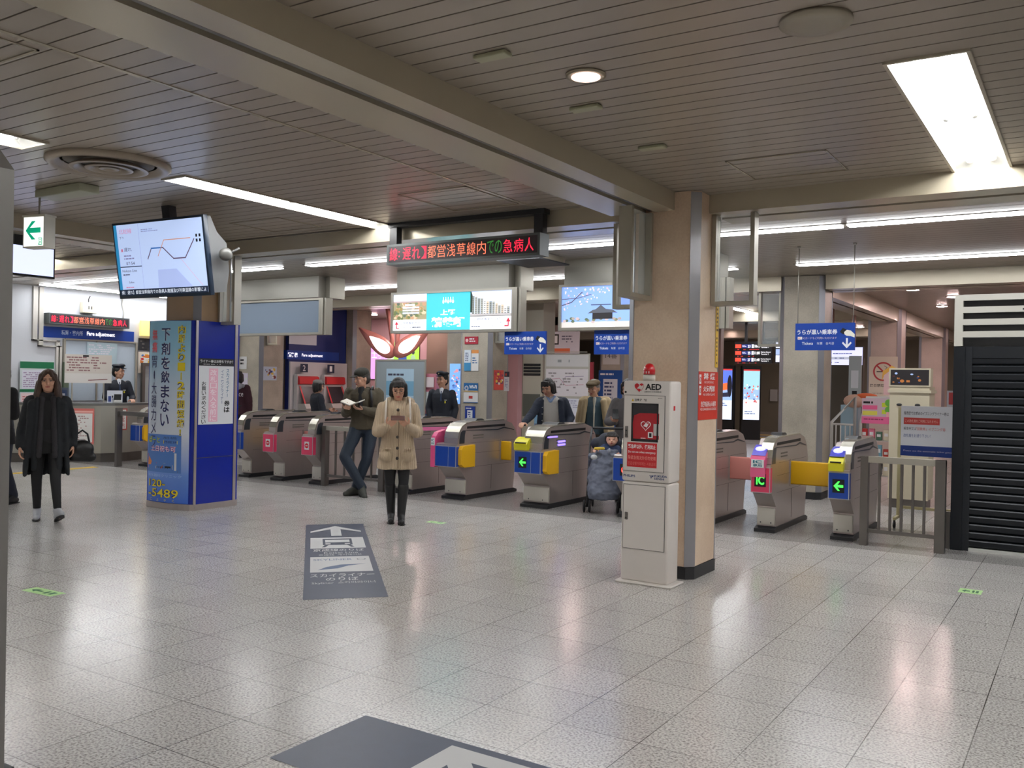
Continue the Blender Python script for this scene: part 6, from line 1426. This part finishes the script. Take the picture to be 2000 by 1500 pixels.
    def hair(p, kind, m, hat=False):
        b = MB(); s = p.s; at_ = p.at; R = p.Rh
        b.ell(at_(0,.024,.042), (.084*s,.094*s,.094*s), None, 20, 14, R)
        b.ell(at_(0,.055,.0), (.078*s,.062*s,.085*s), None, 16, 10, R)
        if kind == 'bob':
            for q in (-1, 1):
                b.cap_(at_(q*.068,.0,.05), at_(q*.078,-.012,-.055), .032*s, .026*s); b.cap_(at_(q*.055,.05,.03), at_(q*.062,.045,-.075), .045*s, .034*s)
            b.cap_(at_(0,.07,.02), at_(0,.065,-.08), .06*s, .045*s)
            for k in range(7): x = -.05 + .1*k/6; b.cap_(at_(x*.8,-.052,.098), at_(x,-.080-.004*(k%2),.058+.005*(k%3)), .022*s, .010*s)
        elif kind == 'long':
            for q in (-1, 1):
                b.cap_(at_(q*.062,-.01,.06), at_(q*.083,-.01,-.06), .030*s, .028*s); b.cap_(at_(q*.083,-.01,-.06), at_(q*.10,-.035,-.22), .030*s, .034*s); b.cap_(at_(q*.08,.03,-.02), at_(q*.11,.0,-.22), .04*s, .042*s)
                b.cap_(at_(q*.02,-.060,.105), at_(q*.062,-.064,.02), .02*s, .014*s)
            b.cap_(at_(0,.07,.0), at_(0,.075,-.2), .07*s, .06*s)
        elif kind == 'short':
            for q in (-1, 1): b.cap_(at_(q*.066,.01,.04), at_(q*.072,.0,.0), .018*s, .010*s)
            if not hat:
                for k in range(6): x = -.045 + .09*k/5; b.cap_(at_(x*.8,-.050,.10), at_(x,-.074,.075), .020*s, .012*s)
        return solid(b, 'hair', p.t, m, .0065, 1, .006, .02)
HAIR = mat((24, 20, 20), .45, name='dark_hair', bump=.5, bscale=120)
HAIRB = mat((66, 44, 32), .45, name='brown_hair', bump=.5, bscale=120)

# --- woman walking at the left in a long dark coat
p = Person('young woman walking in a long black open coat with black leggings and grey sneakers', (-9.24, 5.42), 1.57, look=(-.06,.04), curl=.5, pose=dict(
    sl=(-.165,.02,1.27), el=(-.225,.05,1.01), wl=(-.255,-.07,.80), sr=(.165,.02,1.27), er=(.235,.06,1.02), wr=(.25,.02,.80),
    hl=(-.08,.0,.84), kl=(-.095,.04,.46), al=(-.085,.10,.09), hr=(.08,.0,.84), kr=(.085,-.10,.46), ar=(.11,-.16,.11), fr=(.25,-1,0), fl=(-.05,-1,0)))
p.trousers(mat((16,17,20), .7), .085, .056, .038, 'leggings', noise=.004)
p.shoes(mat((176,178,184), .6, bump=.1), mat((40,40,42), .6), name='sneaker', pitch=(0,-.35))
b = MB(); p.torso(b, .72, 1.0, .17, .13, 1.0); solid(b, 'black_dress', p.t, mat((12,12,14), .8), .011, 2, .012)
b = MB(); p.sleeves(b, .068, .058, .05)
s_ = p.s
for q in (-1, 1):
    for k in range(6):
        t = k/5; x = q*(.115+.02*t); b.cap_((q*.10*s_,-.085*s_,1.30*s_), (q*(.10+.02*t)*s_+q*.01,-(.12-.03*t)*s_,.56*s_), .030*s_, .022*s_)
        b.cap_((q*(.15)*s_,(-.08+.035*k)*s_,1.26*s_), (q*(.205)*s_,(-.09+.05*k)*s_,(.50)*s_), .038*s_, .024*s_)
for k in range(8): x = -.14+.04*k; b.cap_((x*.8*s_,.09*s_,1.30*s_), (x*1.2*s_,.14*s_,.50*s_), .035*s_, .028*s_)
b.cap_((-.16*s_,.02,1.28*s_), (.16*s_,.02,1.28*s_), .06*s_, .06*s_)
solid(b, 'coat', p.t, mat((22,26,31), .8, name='coat_cloth', bump=.2, bscale=60), .012, 9, .02, .09)
b = MB()
for q in (-1, 1): b.cap_((q*.055*s_,-.075*s_,1.30*s_), (q*.075*s_,-.135*s_,.70*s_), .034*s_, .028*s_)
b.cap_((-.07*s_,0,1.33*s_), (.07*s_,0,1.33*s_), .05*s_, .05*s_); solid(b, 'scarf', p.t, mat((40,38,42), .85, bump=.3, bscale=90), .010, 1, .008)
p.hair('long', HAIRB)
bg_ = thing('shoulder_bag', 'black leather shoulder bag hanging at the walking woman\'s hip', 'bag', p.t.location + Matrix.Rotation(p.t.rotation_euler.z, 3, 'Z') @ V((.335,.07,.03)), p.t.rotation_euler.z)
b = MB(); b.ell((0,0,.70), (.12,.07,.11), None, 16, 10); b.cap_((-.09,-.02,.63),(.09,.02,.62),.055,.055); solid(b, 'pouch', bg_, mat((14,14,16), .4), .012, 2, .01)
b = MB(); b.tube([(-.06,0,.80),(-.05,0,.87),(0,.0,.91),(.05,0,.87),(.07,0,.78)], .010, BLACK, 8); b.build('handle', bg_)

# --- person at the left edge behind the post
p = Person('person in a black coat half hidden behind the steel post at the left edge', (-10.78, 5.75), 1.62, turn=-.9, look=(-.3,0), curl=.6, pose=dict(er=(.22,.0,1.04), wr=(.12,-.16,1.06), dr=(-.6,-.6,.1), nr=(0,0,1), al=(-.09,-.12,.085), ar=(.09,.12,.085)))
p.trousers(mat((26,32,48), .7)); p.shoes(BLACK); b = MB(); p.torso(b, .70, 1.08, .19, .15); p.sleeves(b, .07, .06, .05); solid(b, 'coat', p.t, mat((18,18,20), .8), .012, 2, .018); p.hair('short', HAIR)

# --- office clerk
UNI = mat((26, 32, 44), .7, name='uniform_cloth')
def uniform(p, hem=.70, long_=False):
    b = MB(); p.torso(b, hem, 1.03, .185, .14); p.sleeves(b, .060, .050, .042); solid(b, 'jacket', p.t, UNI, .011, 2, .012)
    s = p.s; c = p.J['neck']
    b = MB(); b.cap_((c.x, c.y-.055*s, c.z-.0*s), (c.x, c.y-.118*s, c.z-.15*s), .036*s, .014*s); solid(b, 'shirt', p.t, mat((226,230,236), .6), .008, 1)
    b = MB(); b.cap_((c.x, c.y-.095*s, c.z-.03*s), (c.x, c.y-.128*s, c.z-.17*s), .009*s, .014*s, mat((50,66,96), .6), 8); b.build('necktie', p.t)
    b = MB(); b.box((.055*s,c.y-.135*s,c.z-.17*s), (.095*s,c.y-.122*s,c.z-.16*s), mat((230,230,225), .5)); b.box((.06*s,c.y-.14*s,c.z-.215*s),(.078*s,c.y-.126*s,c.z-.18*s), mat((226,214,60), .5)); b.build('badge', p.t)
def peaked_cap(p, m=None):
    m = m or mat((24,30,42), .6); b = MB(); s = p.s; at_ = p.at; R = p.Rh
    b.ell(at_(0,.012,.098), (.088*s,.100*s,.030*s), None, 20, 10, R); b.ell(at_(0,.010,.118), (.104*s,.114*s,.030*s), None, 24, 10, R); b.ell(at_(0,-.05,.130), (.07*s,.055*s,.028*s), None, 16, 8, R)
    b.ell(at_(0,-.096,.074), (.060*s,.040*s,.008*s), None, 18, 8, R)
    c = solid(b, 'peaked_cap', p.t, m, .006, 1)
    b = MB(); b.ell(at_(0,-.100,.112), (.010*s,.006*s,.012*s), mat((190,180,140), .3, .7), 10, 8, R); b.build('cap_badge', c)
p = Person('station clerk in dark uniform and peaked cap standing behind the office counter', (-15.22, 10.27), 1.70, turn=.25, look=(.75,.05), curl=.4, female=False, pose=dict(
    el=(-.22,-.04,1.05), wl=(-.13,-.26,1.02), er=(.23,-.04,1.05), wr=(.16,-.26,1.02), dl=(.1,-1,-.1), nl=(0,0,-1), dr=(-.1,-1,-.1), nr=(0,0,-1)))
uniform(p); p.trousers(UNI); p.shoes(BLACK); p.hair('short', HAIR, True); peaked_cap(p)

# --- station officer beyond the gates
p = Person('station officer in dark coat and peaked cap standing beyond the gates', (-9.08, 12.05), 1.66, turn=-.15, look=(-.45,0), curl=.5, female=False, pose=dict(wl=(-.17,-.05,.84), wr=(.19,-.06,.82)))
uniform(p, .60); p.trousers(UNI); p.shoes(BLACK); p.hair('short', HAIR, True); peaked_cap(p)

# --- hooded person and capped person further back
p = Person('person in a maroon hooded sweatshirt seen from behind near the stone wall', (-13.75, 11.8), 1.64, turn=PI-.2, pose=dict(er=(.22,-.02,1.04), wr=(.10,-.18,1.0), dr=(-.5,-.8,0), nr=(0,0,1)))
b = MB(); p.torso(b, .80, 1.1, .18, .14, 1.1); p.sleeves(b, .075, .06, .045); sw = solid(b, 'sweatshirt', p.t, mat((56,24,36), .85), .012, 2, .02)
b = MB(); b.ell((0,.11*p.s,1.33*p.s), (.11,.07,.075), None); b.cap_((-.10,.05,1.36),(.10,.05,1.36),.05,.05); solid(b, 'hood', p.t, mat((140,142,150), .8), .010, 2, .01)
b = MB()
T_ = 'I Peace'; b.text(T_, -.13, 0, .26, .10, mat((214,208,212), .6)); o_ = b.build('lettering', sw, (0, .142*p.s, 1.14*p.s), (0,0,PI))
p.trousers(mat((30,30,36), .7)); p.shoes(BLACK); p.hair('bob', HAIR)
p = Person('person in a grey cap and dark coat walking past the fare machines', (-11.75, 11.9), 1.50, turn=PI*.62, look=(0,.1), curl=.6, pose=dict(er=(.20,-.05,1.03), wr=(.15,-.28,1.0), dr=(0,-1,.35), nr=(-1,0,0), el=(-.21,-.02,1.02), wl=(-.12,-.24,.96), dl=(.3,-1,.2), nl=(0,0,1), al=(-.09,-.15,.085), ar=(.09,.18,.09)))
b = MB(); p.torso(b, .62, 1.1, .20, .16, 1.1); p.sleeves(b, .07, .058, .045); solid(b, 'coat', p.t, mat((28,32,44), .75), .012, 2, .02); p.trousers(mat((22,22,28), .7)); p.shoes(BLACK); p.hair('bob', HAIR)
b = MB(); s = p.s; b.ell(p.at(0,.015,.075), (.098*s,.108*s,.062*s), None, 20, 12, p.Rh); b.ell(p.at(0,-.09,.055), (.06*s,.045*s,.010*s), None, 14, 8, p.Rh); solid(b, 'knit_cap', p.t, mat((130,126,124), .9, bump=.4, bscale=120), .007, 1)
h_ = p.t.matrix_basis @ p.J['wr']

# --- man leaning on the railing with a book
OL = mat((74, 66, 50), .8, name='olive_jacket', bump=.15, bscale=60)
p = Person('man in olive jacket, cap and jeans leaning on the railing reading a book', (-8.24, 9.19), 1.68, turn=-.10, look=(-.95,.22), curl=.45, female=False, pose=dict(
    head=(-.02,-.03,1.475), neck=(0,.01,1.34), chest=(.01,.03,1.21), waist=(.01,.03,1.02), pelvis=(.02,.06,.87),
    sl=(-.175,.03,1.29), el=(-.205,-.03,1.04), wl=(-.17,-.24,1.09), sr=(.185,.04,1.29), er=(.215,-.02,1.03), wr=(.02,-.24,1.09),
    dl=(.1,-.8,.25), nl=(.2,.1,1), dr=(-.9,-.45,.2), nr=(-.2,.0,1),
    hl=(-.07,.05,.84), kl=(-.20,-.17,.49), al=(.03,-.20,.10), hr=(.10,.06,.84), kr=(.07,-.07,.46), ar=(-.07,-.06,.085), fl=(.35,-.9,0), fr=(-.75,-.65,0)))
p.trousers(mat((28,40,54), .75, name='jeans', bump=.15, bscale=90), .098, .070, .056, 'jeans', noise=.014)
p.shoes(mat((58,60,54), .6), mat((40,40,38), .6), pitch=(.25,0), r=1.08)
b = MB(); p.torso(b, .83, 1.16, .185, .15, 1.2); p.sleeves(b, .074, .062, .048); b.cap_((p.J['neck'].x-.07,p.J['neck'].y,1.40),(p.J['neck'].x+.07,p.J['neck'].y,1.40),.045,.045); solid(b, 'jacket', p.t, OL, .011, 2, .022, .08)
b = MB(); c = p.J['neck']; b.cap_((c.x-.02, c.y-.06, c.z-.0), (c.x-.02, c.y-.135, c.z-.22), .048, .030); solid(b, 'black_shirt', p.t, mat((18,18,20), .8), .009, 1)
b = MB(); b.tube([(.11,-.115,1.40),(.125,-.125,1.25),(.12,-.10,1.08)], .018, BLACK, 8); b.tube([(.11,-.115,1.40),(.12,0.02,1.44),(.11,.14,1.36)], .018, BLACK, 8); b.build('strap', p.t)
b = MB(); b.rbox((-.13,.155,.98),(.17,.30,1.40), mat((30,32,38), .7), .05, 4); b.build('backpack', p.t)
p.hair('short', mat((60,54,50), .6), True)
b = MB(); s = p.s; b.ell(p.at(0,.012,.072), (.090*s,.102*s,.072*s), None, 20, 12, p.Rh); b.ell(p.at(0,-.105,.050), (.062*s,.055*s,.009*s), None, 16, 8, p.Rh); solid(b, 'baseball_cap', p.t, mat((44,42,34), .8), .0065, 1)
bk = thing('book', 'open paperback book held by the man at the railing', 'book', p.t.location + Matrix.Rotation(p.t.rotation_euler.z, 3, 'Z') @ V((-.10,-.345,1.195)), p.t.rotation_euler.z - .35)
b = MB()
for q in (-1, 1): b.add([(0,-.09,0),(q*.13,-.09,.045),(q*.13,.09,.075),(0,.09,.03),(0,-.09,.012),(q*.13,-.09,.06),(q*.13,.09,.09),(0,.09,.042)], [(0,1,2,3),(4,7,6,5),(0,4,5,1),(1,5,6,2),(2,6,7,3)], mat((214,208,196), .7))
b.build('pages', bk)
b = MB()
for q in (-1, 1): b.add([(0,-.094,-.004),(q*.135,-.094,.042),(q*.135,.094,.072),(0,.094,.026)], [(0,1,2,3)], mat((52,36,30), .5))
b.build('cover', bk)

# --- woman in the knitted coat
KN = bpy.data.materials.new('knit_wool'); KN.use_nodes = True
_n = KN.node_tree; _b = _n.nodes['Principled BSDF']; _b.inputs['Base Color'].default_value = rgb((190,170,144)); _b.inputs['Roughness'].default_value = .9
_w = _n.nodes.new('ShaderNodeTexWave'); _w.inputs['Scale'].default_value = 14; _w.inputs['Distortion'].default_value = 1.5; _w.inputs['Detail'].default_value = 2; _w.inputs['Detail Scale'].default_value = 4
_t = _n.nodes.new('ShaderNodeTexCoord'); _n.links.new(_t.outputs['Object'], _w.inputs['Vector'])
_p = _n.nodes.new('ShaderNodeBump'); _p.inputs['Strength'].default_value = .55; _p.inputs['Distance'].default_value = .012; _n.links.new(_w.outputs['Fac'], _p.inputs['Height']); _n.links.new(_p.outputs[0], _b.inputs['Normal'])
p = Person('woman in a beige knitted coat, black tights and boots looking at her phone', (-6.33, 7.62), 1.56, look=(0,.33), curl=.75, pose=dict(
    head=(0,-.045,1.475), sl=(-.165,.01,1.27), el=(-.215,-.03,1.01), wl=(-.105,-.215,1.085), sr=(.165,.01,1.27), er=(.215,-.03,1.01), wr=(.105,-.215,1.085),
    dl=(.55,-.60,.50), nl=(.45,.5,.75), dr=(-.55,-.60,.50), nr=(-.45,.5,.75), hl=(-.075,.01,.84), kl=(-.075,-.02,.46), al=(-.055,.05,.085), hr=(.075,.01,.84), kr=(.075,-.05,.46), ar=(.055,-.05,.085), fl=(-.02,-1,0), fr=(.08,-1,0)))
p.trousers(mat((20,20,23), .7), .088, .058, .042, 'tights', noise=.004)
p.shoes(mat((20,20,22), .45), mat((14,14,15), .6), high=.86, name='boot')
s = p.s; b = MB(); p.torso(b, .60, 1.14, .225, .160, 1.14); p.sleeves(b, .072, .066, .046)
b.cap_((-.1*s,.02,1.31*s),(.1*s,.02,1.31*s),.065*s,.065*s)
for q in (-1,1): b.ell((q*.125*s,-.135*s,.76*s),(.075*s,.045*s,.075*s),None)
coat = solid(b, 'knitted_coat', p.t, KN, .010, 2, .016, .10)
b = MB(); b.cap_((-.09*s,.04*s,1.345*s),(.10*s,.02*s,1.35*s),.05*s,.055*s); b.cap_((.10*s,.02*s,1.35*s),(.13*s,.10*s,1.33*s),.055*s,.06*s); b.cap_((-.09*s,.04*s,1.34*s),(-.06*s,-.07*s,1.29*s),.04*s,.025*s); b.cap_((.09*s,.0*s,1.34*s),(.04*s,-.09*s,1.27*s),.045*s,.025*s); solid(b, 'hood', p.t, KN, .010, 2, .008)
for z, yy in ((1.255,-.135), (.96,-.150), (.84,-.166), (.73,-.176)):
    b = MB(); b.ell((0,yy*s,z*s),(.017,.010,.017), mat((40,32,28), .4), 12, 8); b.build('button', coat)
b = MB(); b.tube([(.012*s,-.128*s,1.22*s),(.010*s,-.150*s,1.0*s),(.010*s,-.165*s,.85*s),(.010*s,-.178*s,.62*s)], .004, mat((120,100,78), .8), 6); b.build('placket', coat)
for q in (-1, 1):
    b = MB(); b.tube([(q*.125*s,-.02*s,1.375*s),(q*.130*s,-.115*s,1.30*s),(q*.135*s,-.145*s,1.18*s),(q*.135*s,-.150*s,1.09*s)], .010, mat((214,206,196), .7), 8); b.build('strap', p.t)
    b = MB(); b.box((q*.125*s-.06,-.185*s,.83*s),(q*.125*s+.06,-.165*s,.842*s), KN); b.build('pocket_edge', coat)
p.hair('bob', HAIR)
b = MB()
for q in (-1, 1): c_ = [p.at(q*.032+.020*math.cos(a), -.101, .002+.014*math.sin(a))[:] for a in [2*PI*k/14 for k in range(15)]]; b.tube(c_, .0016, mat((60,40,34), .4), 5)
b.tube([p.at(-.012,-.104,.004)[:], p.at(.012,-.104,.004)[:]], .0016, mat((60,40,34), .4), 5); b.build('glasses', p.t)
ph = thing('phone', 'rose-coloured phone held by the woman in the knitted coat', 'phone', p.t.location + Matrix.Rotation(p.t.rotation_euler.z, 3, 'Z') @ V((0,-.330*s,1.175*s)), p.t.rotation_euler.z, rx=-.95)
b = MB(); b.rbox((-.072,-.005,-.036),(.072,.005,.036), mat((88,58,52), .35), .004); b.build('case', ph)

# --- woman reaching over the gate
NV = mat((30, 38, 54), .8, name='navy_check_jacket', bump=.15, bscale=70)
p = Person('woman in an open navy jacket and white sweater reaching over the gate', (-6.36, 10.98), 1.60, turn=-.12, look=(-.35,.42), curl=.5, pose=dict(
    head=(-.05,-.10,1.47), neck=(-.01,-.03,1.345), chest=(0,-.01,1.22), sl=(-.165,-.02,1.27), el=(-.255,-.20,1.10), wl=(-.33,-.38,.99), dl=(-.2,-.9,-.1), nl=(0,0,-1),
    sr=(.165,.0,1.28), er=(.26,-.02,1.06), wr=(.24,-.18,.90)))
s = p.s; b = MB(); p.torso(b, .80, 1.02, .17, .13, 1.05); solid(b, 'sweater', p.t, mat((176,172,166), .85, bump=.3, bscale=110), .011, 2, .008)
b = MB(); p.sleeves(b, .070, .058, .045)
for q in (-1, 1):
    for k in range(5): b.cap_((q*.13*s,(-.09+.045*k)*s,1.28*s), (q*.175*s,(-.11+.06*k)*s,.80*s), .042*s, .032*s)
b.cap_((-.16*s,.03,1.29*s),(.16*s,.03,1.29*s),.06*s,.06*s); b.cap_((0,.08,1.25*s),(0,.11,.82*s),.11*s,.10*s); j_ = solid(b, 'jacket', p.t, NV, .011, 2, .018, .08)
for k in range(5): b = MB(); b.ell((-.115*s,-.152*s,(1.20-.09*k)*s),(.007,.006,.007), mat((190,190,190), .4), 8, 6); b.build('button', j_)
b = MB(); c = p.J['neck']; b.cap_((c.x-.05,c.y-.03,c.z+.0),(c.x,c.y-.10,c.z-.06),.026,.018); b.cap_((c.x+.05,c.y-.03,c.z+.0),(c.x+.01,c.y-.10,c.z-.06),.026,.018); solid(b, 'shirt_collar', p.t, mat((120,140,176), .7), .007, 1)
p.trousers(mat((26,28,34), .7)); p.shoes(BLACK); p.hair('bob', HAIR)

# --- elderly man in a flat cap
p = Person('elderly man in a brown flat cap and open beige jacket behind the gate', (-6.02, 11.62), 1.60, turn=-.1, look=(-.35,.25), curl=.4, female=False, pose=dict(head=(-.02,-.05,1.47)))
s = p.s; b = MB(); p.torso(b, .82, 1.05, .18, .14, 1.05); solid(b, 'knit_vest', p.t, mat((70,92,104), .8, bump=.35, bscale=60), .011, 2, .008)
b = MB(); b.cap_((0,-.075*s,1.33*s),(0,-.122*s,1.12*s),.026*s,.014*s); b.cap_((0,-.122*s,1.12*s),(0,-.13*s,.9*s),.014*s,.010*s); solid(b, 'shirt', p.t, mat((196,190,176), .7), .007, 1)
b = MB(); p.sleeves(b, .075, .062, .05)
for q in (-1, 1):
    for k in range(6): b.cap_((q*.13*s,(-.10+.045*k)*s,1.29*s), (q*.195*s,(-.11+.05*k)*s,.74*s), .044*s, .034*s)
b.cap_((-.165*s,.03,1.30*s),(.165*s,.03,1.30*s),.062*s,.062*s); b.cap_((0,.09,1.25*s),(0,.13,.76*s),.12*s,.10*s); solid(b, 'jacket', p.t, mat((186,166,130), .8), .011, 2, .02, .08)
p.trousers(mat((90,84,74), .8)); p.shoes(DARK); p.hair('short', mat((130,126,120), .7), True)
b = MB(); b.ell(p.at(0,.018,.078), (.096*s,.112*s,.052*s), None, 20, 12, p.Rh); b.ell(p.at(0,-.055,.078), (.082*s,.075*s,.036*s), None, 18, 10, p.Rh); b.ell(p.at(0,-.105,.052), (.062*s,.04*s,.010*s), None, 16, 8, p.Rh); solid(b, 'flat_cap', p.t, mat((92,78,56), .85, bump=.3, bscale=120), .0065, 1)

# --- parent mostly hidden behind the cabinet
p = Person('adult in a grey coat holding a black phone, mostly hidden behind the white cabinet', (-5.20, 10.98), 1.60, turn=-.1, look=(-.2,.3), curl=.7, pose=dict(el=(-.24,-.06,1.05), wl=(-.14,-.28,1.05), dl=(.2,-.8,.35), nl=(.2,.3,.9)))
s = p.s; b = MB(); p.torso(b, .72, 1.1, .19, .15, 1.1); p.sleeves(b, .072, .06, .046); solid(b, 'coat', p.t, mat((96,92,92), .8), .012, 2, .02); p.trousers(mat((24,24,28), .7)); p.shoes(BLACK); p.hair('bob', HAIR)
ph = thing('phone', 'black phone in the hand beside the white cabinet', 'phone', p.t.location + Matrix.Rotation(p.t.rotation_euler.z, 3, 'Z') @ V((-.115*s,-.38*s,1.145*s)), p.t.rotation_euler.z+.3, rx=-.5)
b = MB(); b.rbox((-.038,-.006,-.06),(.038,.006,.085), BLACK, .005); b.build('case', ph)

# --- pushchair and baby
sl = (-5.02, 10.0); rz_ = math.atan2(5.02, 10.0) - .05
t = thing('pushchair', 'grey quilted pushchair with a foot muff and black double wheels in the gate lane', 'pushchair', (sl[0], sl[1], 0), rz_)
b = MB()
rings = [(0,-.30,.17,.17,.10),(0,-.28,.24,.20,.13),(0,-.20,.36,.205,.15),(0,-.14,.48,.20,.15),(-.0,-.08,.60,.18,.14),(0,-.03,.68,.17,.12),(0,.0,.74,.15,.10)]
b.loft(rings); b.cap_((-.17,-.10,.66),(.17,-.10,.66),.04,.04)
solid(b, 'foot_muff', t, mat((98,104,120), .7, name='quilted_cloth', bump=.3, bscale=14), .012, 2, .035, .06)
b = MB(); b.cap_((-.12,.10,.55),(.12,.10,.55),.10,.10); b.cap_((-.12,.18,.80),(.12,.18,.80),.08,.08); b.cap_((0,.14,.6),(0,.2,.82),.14,.12); solid(b, 'seat', t, mat((40,44,56), .7), .013, 2)
for q in (-1, 1):
    b = MB(); b.tube([(q*.20,-.26,.12),(q*.21,.0,.40),(q*.21,.25,.80),(q*.20,.42,.98)], .013, DARK, 8); b.build('side_frame', t)
    b = MB(); b.tube([(q*.20,.30,.12),(q*.21,.05,.45)], .013, DARK, 8); b.build('rear_leg', t)
    for yy in (-.26, .30):
        for dx in (-.032, .032):
            b = MB(); b.lathe([(.060,-.014),(.072,-.010),(.075,0),(.072,.010),(.060,.014)], mat((22,22,24), .6), (q*.20+dx, yy, .075), 22, 'x'); b.lathe([(.035,-.016),(.035,.016)], mat((90,92,94), .4), (q*.20+dx, yy, .075), 12, 'x'); b.build('wheel', t)
        b = MB(); b.tube([(q*.20-.03,yy,.075),(q*.20+.03,yy,.075)], .010, DARK, 8); b.tube([(q*.20,yy,.075),(q*.20,yy,.15)], .012, DARK, 8); b.build('axle', t)
b = MB(); b.tube([(-.20,.42,.98),(.20,.42,.98)], .016, DARK, 8); b.build('push_handle', t)
b = MB(); b.ell((.05,-.16,.735),(.022,.02,.035), mat((150,156,170), .5), 12, 8); b.ell((-.13,-.20,.66),(.04,.02,.03), mat((206,208,210), .6), 12, 8); b.build('muff_tab', t)
bt = thing('baby', 'baby with black hair in blue clothes sitting in the grey pushchair', 'baby', (sl[0], sl[1], 0), rz_)
b = MB(); hx, hy, hz_ = .07, .06, .865
b.ell((hx,hy,hz_),(.072,.076,.080),None,20,12); b.ell((hx,hy-.03,hz_-.035),(.056,.05,.045),None,16,10); b.cap_((hx,hy+.01,hz_-.07),(hx-.02,hy+.03,.70),.04,.07); b.cap_((hx,hy-.075,hz_-.008),(hx,hy-.082,hz_-.018),.007,.009,n=8)
for q in (-1,1): b.ell((hx+q*.074,hy+.01,hz_-.005),(.008,.014,.02),None,10,6)
b.cap_((hx-.08,.06,.74),(-.09,-.06,.74),.028,.022); hand(b, (-.10,-.10,.745), (-.4,-.8,0), (0,0,-1), 1, .6, .62)
b.cap_((hx+.06,.06,.74),(.15,-.02,.70),.028,.022); hand(b, (.15,-.04,.70), (0,-1,0), (0,0,-1), -1, .6, .62)
solid(b, 'body', bt, mat((220,170,146), .5), .005, 1)
b = MB(); b.cap_((hx-.07,.07,.73),(hx+.06,.07,.73),.065,.065); b.cap_((hx-.08,.06,.74),(-.07,-.04,.745),.045,.036); b.cap_((hx+.06,.06,.74),(.15,-.0,.70),.045,.036); b.cap_((0,.08,.72),(0,.08,.62),.09,.09); solid(b, 'jumper', bt, mat((38,54,88), .8), .009, 2, .008)
b = MB(); b.ell((hx,hy+.018,hz_+.022),(.079,.076,.074),None,20,12)
for k in range(6): x = -.05+.02*k; b.cap_((hx+x*.8,hy-.045,hz_+.075),(hx+x,hy-.068,hz_+.040),.018,.010)
for q in (-1,1): b.cap_((hx+q*.068,hy+.0,hz_+.03),(hx+q*.074,hy+.01,hz_-.02),.02,.012)
solid(b, 'hair', bt, HAIR, .006, 1)
for q in (-1, 1): b = MB(); b.ell((hx+q*.027,hy-.070,hz_+.006),(.009,.006,.006), mat((26,20,20), .3), 10, 6); b.build('eye', bt)
b = MB(); b.ell((hx,hy-.078,hz_-.045),(.014,.006,.008), mat((150,60,60), .4), 10, 6); b.build('mouth', bt)
bn = MB(); bn.cap_((-.12,-.16,.76),(-.02,-.17,.765),.016,.016, mat((222,190,60), .5), 10)
tag(bn.build('toy', loc=(sl[0], sl[1], 0), rot=(0,0,rz_)), 'yellow toy held by the baby in the pushchair', 'toy')
